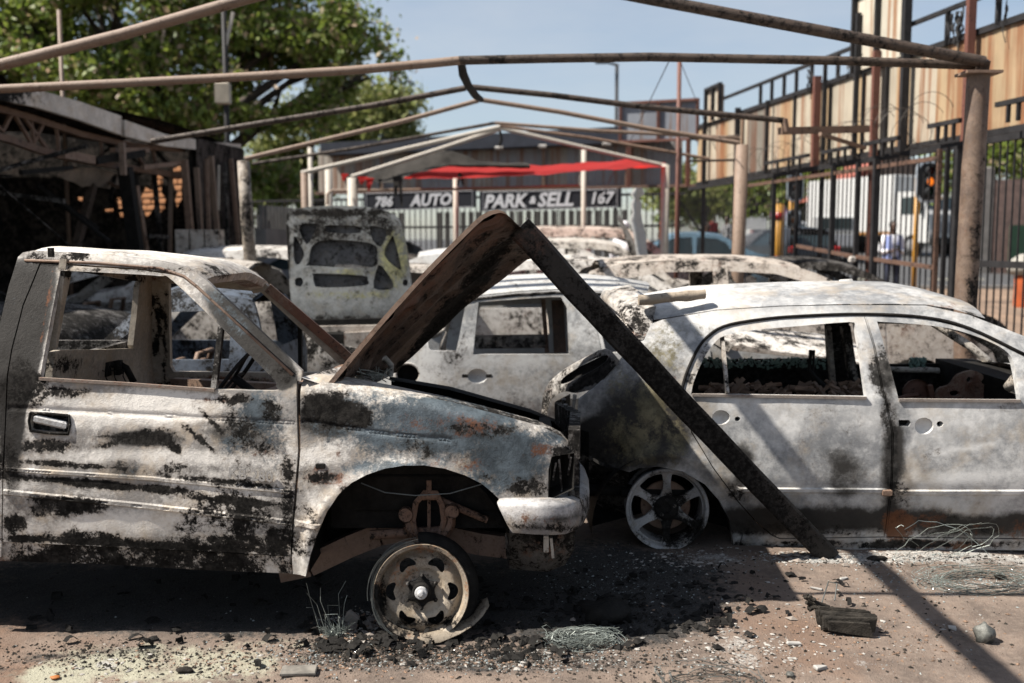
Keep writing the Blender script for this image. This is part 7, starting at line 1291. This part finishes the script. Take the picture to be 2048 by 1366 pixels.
person('person in a red top at the far kerb between the fence posts', at(1425, 560, 50).x, 50, SZ(50), .6, plain('red_top', (.5, .03, .03), .8), DKT, 'stand')
# ------------------------------------------------------------------ small things on the ground
CH = plain('charred_fibre', (.055, .048, .04), .85, var=.7, scale=18, bump=.8, bd=.01); STR = plain('pale_steel_strands', (.36, .40, .37), .45, .35, var=.4)
def G(px, py, z=0): p = gnd(px, py); return Vector((p.x, p.y, gh(p.x, p.y) + z))
def jit(b, a, sc, k=0): b.v = [tuple(Vector(p) + Vector((mnoise.noise(Vector(p) * sc + Vector((k, 0, 0))), mnoise.noise(Vector(p) * sc + Vector((0, k + 9, 0))), mnoise.noise(Vector(p) * sc + Vector((0, 0, k + 5))))) * a) for p in b.v]
bk = thing('charred_block', 'charred ribbed block with a frayed curled end on the bare ground at right', 'burnt block', G(1690, 1265))
b = MB(); c = G(1692, 1262, .05); m = Matrix.Rotation(rad(-6), 3, 'Z')
for i in range(9): b.box(c + m @ Vector((0, -.06 + i * .015, R.uniform(-.006, .006))), (.24 - .014 * abs(i - 4) + R.uniform(-.02, .02), .013, .085 - .008 * abs(i - 3) + R.uniform(-.01, .01)), m, .003)
jit(b, .03, 9); jit(b, .012, 40, 4); b.build('body', CH, bk)
b = MB(); c = G(1632, 1245, .04)
for i in range(14): a = R.uniform(0, 6.28); b.tube([c + Vector((.06, R.uniform(-.03, .03), R.uniform(-.02, .03))), c + Vector((.0, R.uniform(-.03, .03), R.uniform(.0, .05))), c + Vector((-.03 + .02 * math.cos(a), R.uniform(-.03, .03), .05 + .03 * math.sin(a)))], .008, 5)
b.build('frayed_end', CH, bk); b = MB(); b.tube([G(1640, 1240, .06), G(1655, 1215, .12), G(1672, 1225, .13), G(1668, 1240, .09)], .003, 5); b.build('wire', M['wire'], bk)
def lump(lab, px, py, r, mat, k, sz=(1, 1, 1), name='lump', cat='lump'):
    b = MB(); c = G(px, py, r * sz[2] * .8); b.lathe([(0, -.95), (.4, -.9), (.78, -.64), (1, 0), (.92, .4), (.72, .68), (.4, .86), (.15, .91), (0, .92)], (0, 0, 0), (0, 0, 1), 14); b.v = [tuple(c + Vector((p[0] * sz[0], p[1] * sz[1], p[2] * sz[2])) * r * (1 + .45 * mnoise.noise(Vector(p) * 1.6 + Vector((k, 0, 0))) + .2 * mnoise.noise(Vector(p) * 5 + Vector((0, k, 0))))) for p in b.v]; return tag(b.build(name, mat, None, True), lab, cat)
MLT = plain('melted_metal', (.20, .20, .18), .5, .2, var=.6, scale=25, bump=.7)
lump('round melted grey lump at the right, its shadow beside it', 1968, 1282, .042, MLT, 1); lump('small dark cinder right of the beam foot shadow', 1755, 1120, .03, CH, 2, (1.6, .7, .6), 'cinder', 'cinder'); lump('dark burnt tyre lump in the shade ahead of the pickup bumper', 1210, 1240, .10, M['black'], 3, (1.3, .9, .45)); lump('small grey pebble below the beam shadow', 1580, 1355, .016, MLT, 5, (1, 1, .7), 'pebble', 'pebble'); lump('dark cinder beside the far right wheel wires', 2000, 1155, .02, CH, 6, (1.5, 1, .6), 'cinder', 'cinder'); lump('charred crumb on the yellow-stained soil', 370, 1345, .02, CH, 7, (1.6, 1, .6), 'cinder', 'cinder'); lump('rust-orange flake on the yellow-stained soil, bottom left', 110, 1357, .014, plain('orange_flake', (.50, .16, .02), .7), 8, (1.5, 1, .4), 'flake', 'flake')
for px, py, l, lab in ((1632, 1178, .05, 'white ash chip in the open ground near the shadow edge'), (1588, 1295, .055, 'pair-like white chip between bonnet shadow and charred block'), (1640, 1340, .06, 'long grey splinter at the bottom of the open ground'), (1905, 1258, .035, 'thin white chip left of the round melted lump'), (1688, 1160, .04, 'pale chip in front of the silver car door')):
    b = MB(); c = G(px, py, .008); b.box(c, (l, l * .4, .012), Matrix.Rotation(R.uniform(-.6, .6), 3, 'Z'), .003); jit(b, .012, 30, px); tag(b.build('ash_chip', plain('ash_chip', (.50, .48, .45), .8), None), lab, 'chip')
b = MB(); c = G(598, 1347, .012); b.box(c, (.135, .075, .014), Matrix.Rotation(rad(4), 3, 'Z'), .003); o = b.build('small_board', plain('small_board', (.25, .23, .20), .8, var=.4, scale=20), None); tag(o, 'small grey board lying flat at the bottom edge below the wheel', 'board')
b = MB(); b.box(G(705, 1248, .03), (.055, .02, .05), Matrix.Rotation(.5, 3, 'Y') @ Matrix.Rotation(.4, 3, 'X'), .004); jit(b, .012, 30); tag(b.build('brick_chip', plain('pale_chip', (.42, .36, .31), .8), None), 'pale broken chip standing in the heap left of the bare wheel', 'chip')
def strands(lab, px, py, n, L, up, spread, name='wire_bundle', r=.0013, curl=.3, mat=STR, z0=.0):
    b = MB(); c = G(px, py, z0)
    for i in range(n):
        a = R.uniform(0, 6.28); d = Vector((math.cos(a) * spread, math.sin(a) * spread * .6, up * R.uniform(.3, 1))); p = c + Vector((R.uniform(-.03, .03), R.uniform(-.03, .03), 0)); l = L * R.uniform(.4, 1); cu = Vector((R.uniform(-curl, curl), R.uniform(-curl, curl), R.uniform(-curl, .0)))
        b.tube([p + d * l * t + cu * l * t * t + Vector((0, 0, max(0, 0))) for t in np.linspace(0, 1, 7)], r, 3, False)
    b.v = [(p[0], p[1], max(p[2], gh(p[0], p[1]) + .001)) for p in b.v]
    return tag(b.build(name, mat, None), lab, 'wire bundle')
strands('tuft of pale steel tyre wires standing left of the bare wheel', 672, 1270, 130, .12, .75, .5); b = MB()
for i in range(11):
    p = G(R.uniform(640, 690), R.uniform(1255, 1280)); q = p + Vector((R.uniform(-.08, .06), R.uniform(-.04, .05), R.uniform(.08, .22))); b.tube([p, p.lerp(q, .5) + Vector((R.uniform(-.03, .01), 0, .05)), q], .0012, 3, False)
tag(b.build('loose_wire', STR, None), 'long loose wires rising from the tuft beside the bare wheel', 'wire')
def swirl(lab, px, py, n, w, h, z, name='wire_bundle', mat=STR, r=.0013, turns=.6):
    b = MB(); c = G(px, py)
    for i in range(n):
        a0 = R.uniform(0, 6.28); k = R.uniform(.5, 1); o = Vector((R.uniform(-.04, .04), R.uniform(-.03, .03), 0)); tn = R.uniform(.3, 1) * turns * 6.28
        b.tube([c + o + Vector((math.cos(a0 + tn * t) * w * k, math.sin(a0 + tn * t) * h * k, .006 + z * k * (1 + math.sin(a0 * 3 + tn * t * 1.3)) * .5)) + Vector((R.gauss(0, .006), R.gauss(0, .005), R.gauss(0, .004))) for t in np.linspace(0, 1, 14)], r, 3, False)
    b.v = [(p[0], p[1], max(p[2], gh(p[0], p[1]) + .001)) for p in b.v]
    return tag(b.build(name, mat, None), lab, 'wire bundle')
swirl('flattened swirl of tyre wires in the shade below the pickup bumper', 1165, 1285, 110, .16, .07, .05); swirl('dark wire loops curving at the bottom edge, centre right', 1420, 1375, 22, .22, .13, .06, mat=M['wire'], r=.0018, turns=.5); swirl('wide tangle of thin wire loops on the ash beside the silver car sill', 1960, 1170, 55, .30, .16, .06, r=.0014, turns=.7); swirl('long springy wire loops lying by the right front door', 1880, 1125, 9, .26, .08, .22, mat=STR, r=.0018, turns=.6)
# crumbs, cinders, ash and broken glass scattered over the yard
def scatter(name, mat, n, regs, s0, s1, seed, flat=.6, lab='scatter'):
    rs = np.random.RandomState(seed); w = np.array([q[4] for q in regs], float); w /= w.sum(); V = []; F = []; base = np.array([(1, 0, 0), (0, 1, 0), (-1, 0, 0), (0, -1, 0), (.1, 0, .9), (0, .1, -.6)]); ids = rs.choice(len(regs), n, p=w)
    for i in range(n):
        cx_, cy_, rx, ry = regs[ids[i]][:4]; px, py = cx_ + rs.normal() * rx * .6, cy_ + rs.normal() * ry * .6
        if py < 1085 or py > 1420: continue
        p = gnd(px, py); s = s0 * (s1 / s0) ** rs.uniform() ** 1.8; a = rs.uniform(0, 6.28); ca, sa = math.cos(a), math.sin(a); v = base * rs.uniform(.45, 1.25, (6, 3)) * np.array([s, s * rs.uniform(.4, 1), s * flat]); v = np.stack([v[:, 0] * ca - v[:, 1] * sa, v[:, 0] * sa + v[:, 1] * ca, v[:, 2]], 1) + np.array([p.x, p.y, gh(p.x, p.y) + s * .15]); k = len(V); V += [tuple(q) for q in v]; F += [(k + a_, k + (a_ + 1) % 4, k + 4) for a_ in range(4)] + [(k + (a_ + 1) % 4, k + a_, k + 5) for a_ in range(4)]
    me = bpy.data.meshes.new(name); me.from_pydata(V, [], F); o = link(name, me, mat); tag(o, kind='stuff'); return o
scatter('char_gravel', CH, 14000, [(700, 1200, 600, 80, 2), (900, 1310, 300, 26, 3), (1200, 1200, 250, 80, 3), (700, 1290, 120, 30, 2), (200, 1310, 250, 26, 1.2), (1700, 1230, 400, 110, 1), (1800, 1120, 300, 14, .8), (1300, 1330, 300, 40, 1), (500, 1335, 500, 30, 1)], .0025, .013, 1)
scatter('glass_gravel', plain('glass_crumbs', (.42, .46, .45), .12, var=.3), 5200, [(1000, 1320, 300, 24, 2), (1230, 1150, 200, 60, 1.3), (1700, 1118, 180, 12, 2), (1950, 1160, 160, 30, 3), (1700, 1250, 350, 100, .8), (640, 1310, 140, 30, 1), (600, 1250, 500, 60, .3)], .002, .009, 2)
scatter('ash_gravel', plain('ash_flakes', (.50, .47, .43), .85, var=.4), 3200, [(1700, 1116, 170, 10, 3), (1850, 1112, 250, 10, 2), (1480, 1300, 120, 40, 1.4), (730, 1255, 60, 28, 2.2), (1400, 1120, 100, 20, 1.5), (1650, 1270, 350, 90, .8), (1020, 1320, 300, 24, .7), (300, 1335, 300, 30, .5)], .003, .020, 3, .3)
scatter('brick_gravel', plain('tan_chips', (.32, .20, .13), .85, var=.5), 2600, [(725, 1262, 70, 30, 3), (1700, 1270, 360, 90, 2), (900, 1315, 300, 24, 1), (500, 1330, 500, 30, 1.4)], .0025, .014, 4, .5)
scatter('char_rubble', M['black'], 420, [(760, 1285, 90, 22, 2), (1010, 1295, 110, 24, 2), (1210, 1245, 130, 50, 2), (1380, 1190, 200, 60, 1), (1420, 1245, 60, 16, 1)], .012, .042, 5, .5)
scatter('pale_rubble', plain('pale_rubble', (.33, .28, .24), .85, var=.4), 140, [(720, 1255, 60, 26, 4), (1710, 1118, 160, 10, 2), (1560, 1250, 400, 80, .6)], .012, .035, 6, .5)

b = MB()   # charred scrap: bent strips and shards half buried in the ash
for i in range(230):
    px, py = (R.gauss(760, 130), R.gauss(1285, 18)) if i % 3 == 0 else (R.gauss(1180, 190), R.gauss(1225, 45)) if i % 3 == 1 else (R.uniform(0, 1700), R.gauss(1200, 50))
    if py < 1100: continue
    c = G(px, py); l = R.uniform(.015, .07); w = R.uniform(.006, .022); a = R.uniform(0, 6.28); d = Vector((math.cos(a), math.sin(a), 0)); n_ = Vector((-d.y, d.x, 0)); k = R.uniform(.0, .03)
    b.grid([[c + d * l * (t - .5) + n_ * w * s_ + Vector((0, 0, .006 + k * math.sin(math.pi * t) + R.uniform(0, .008))) for s_ in (-1, 0, 1)] for t in (0, .35, .7, 1)])
tag(b.build('charred_debris', M['black'], None), kind='stuff')
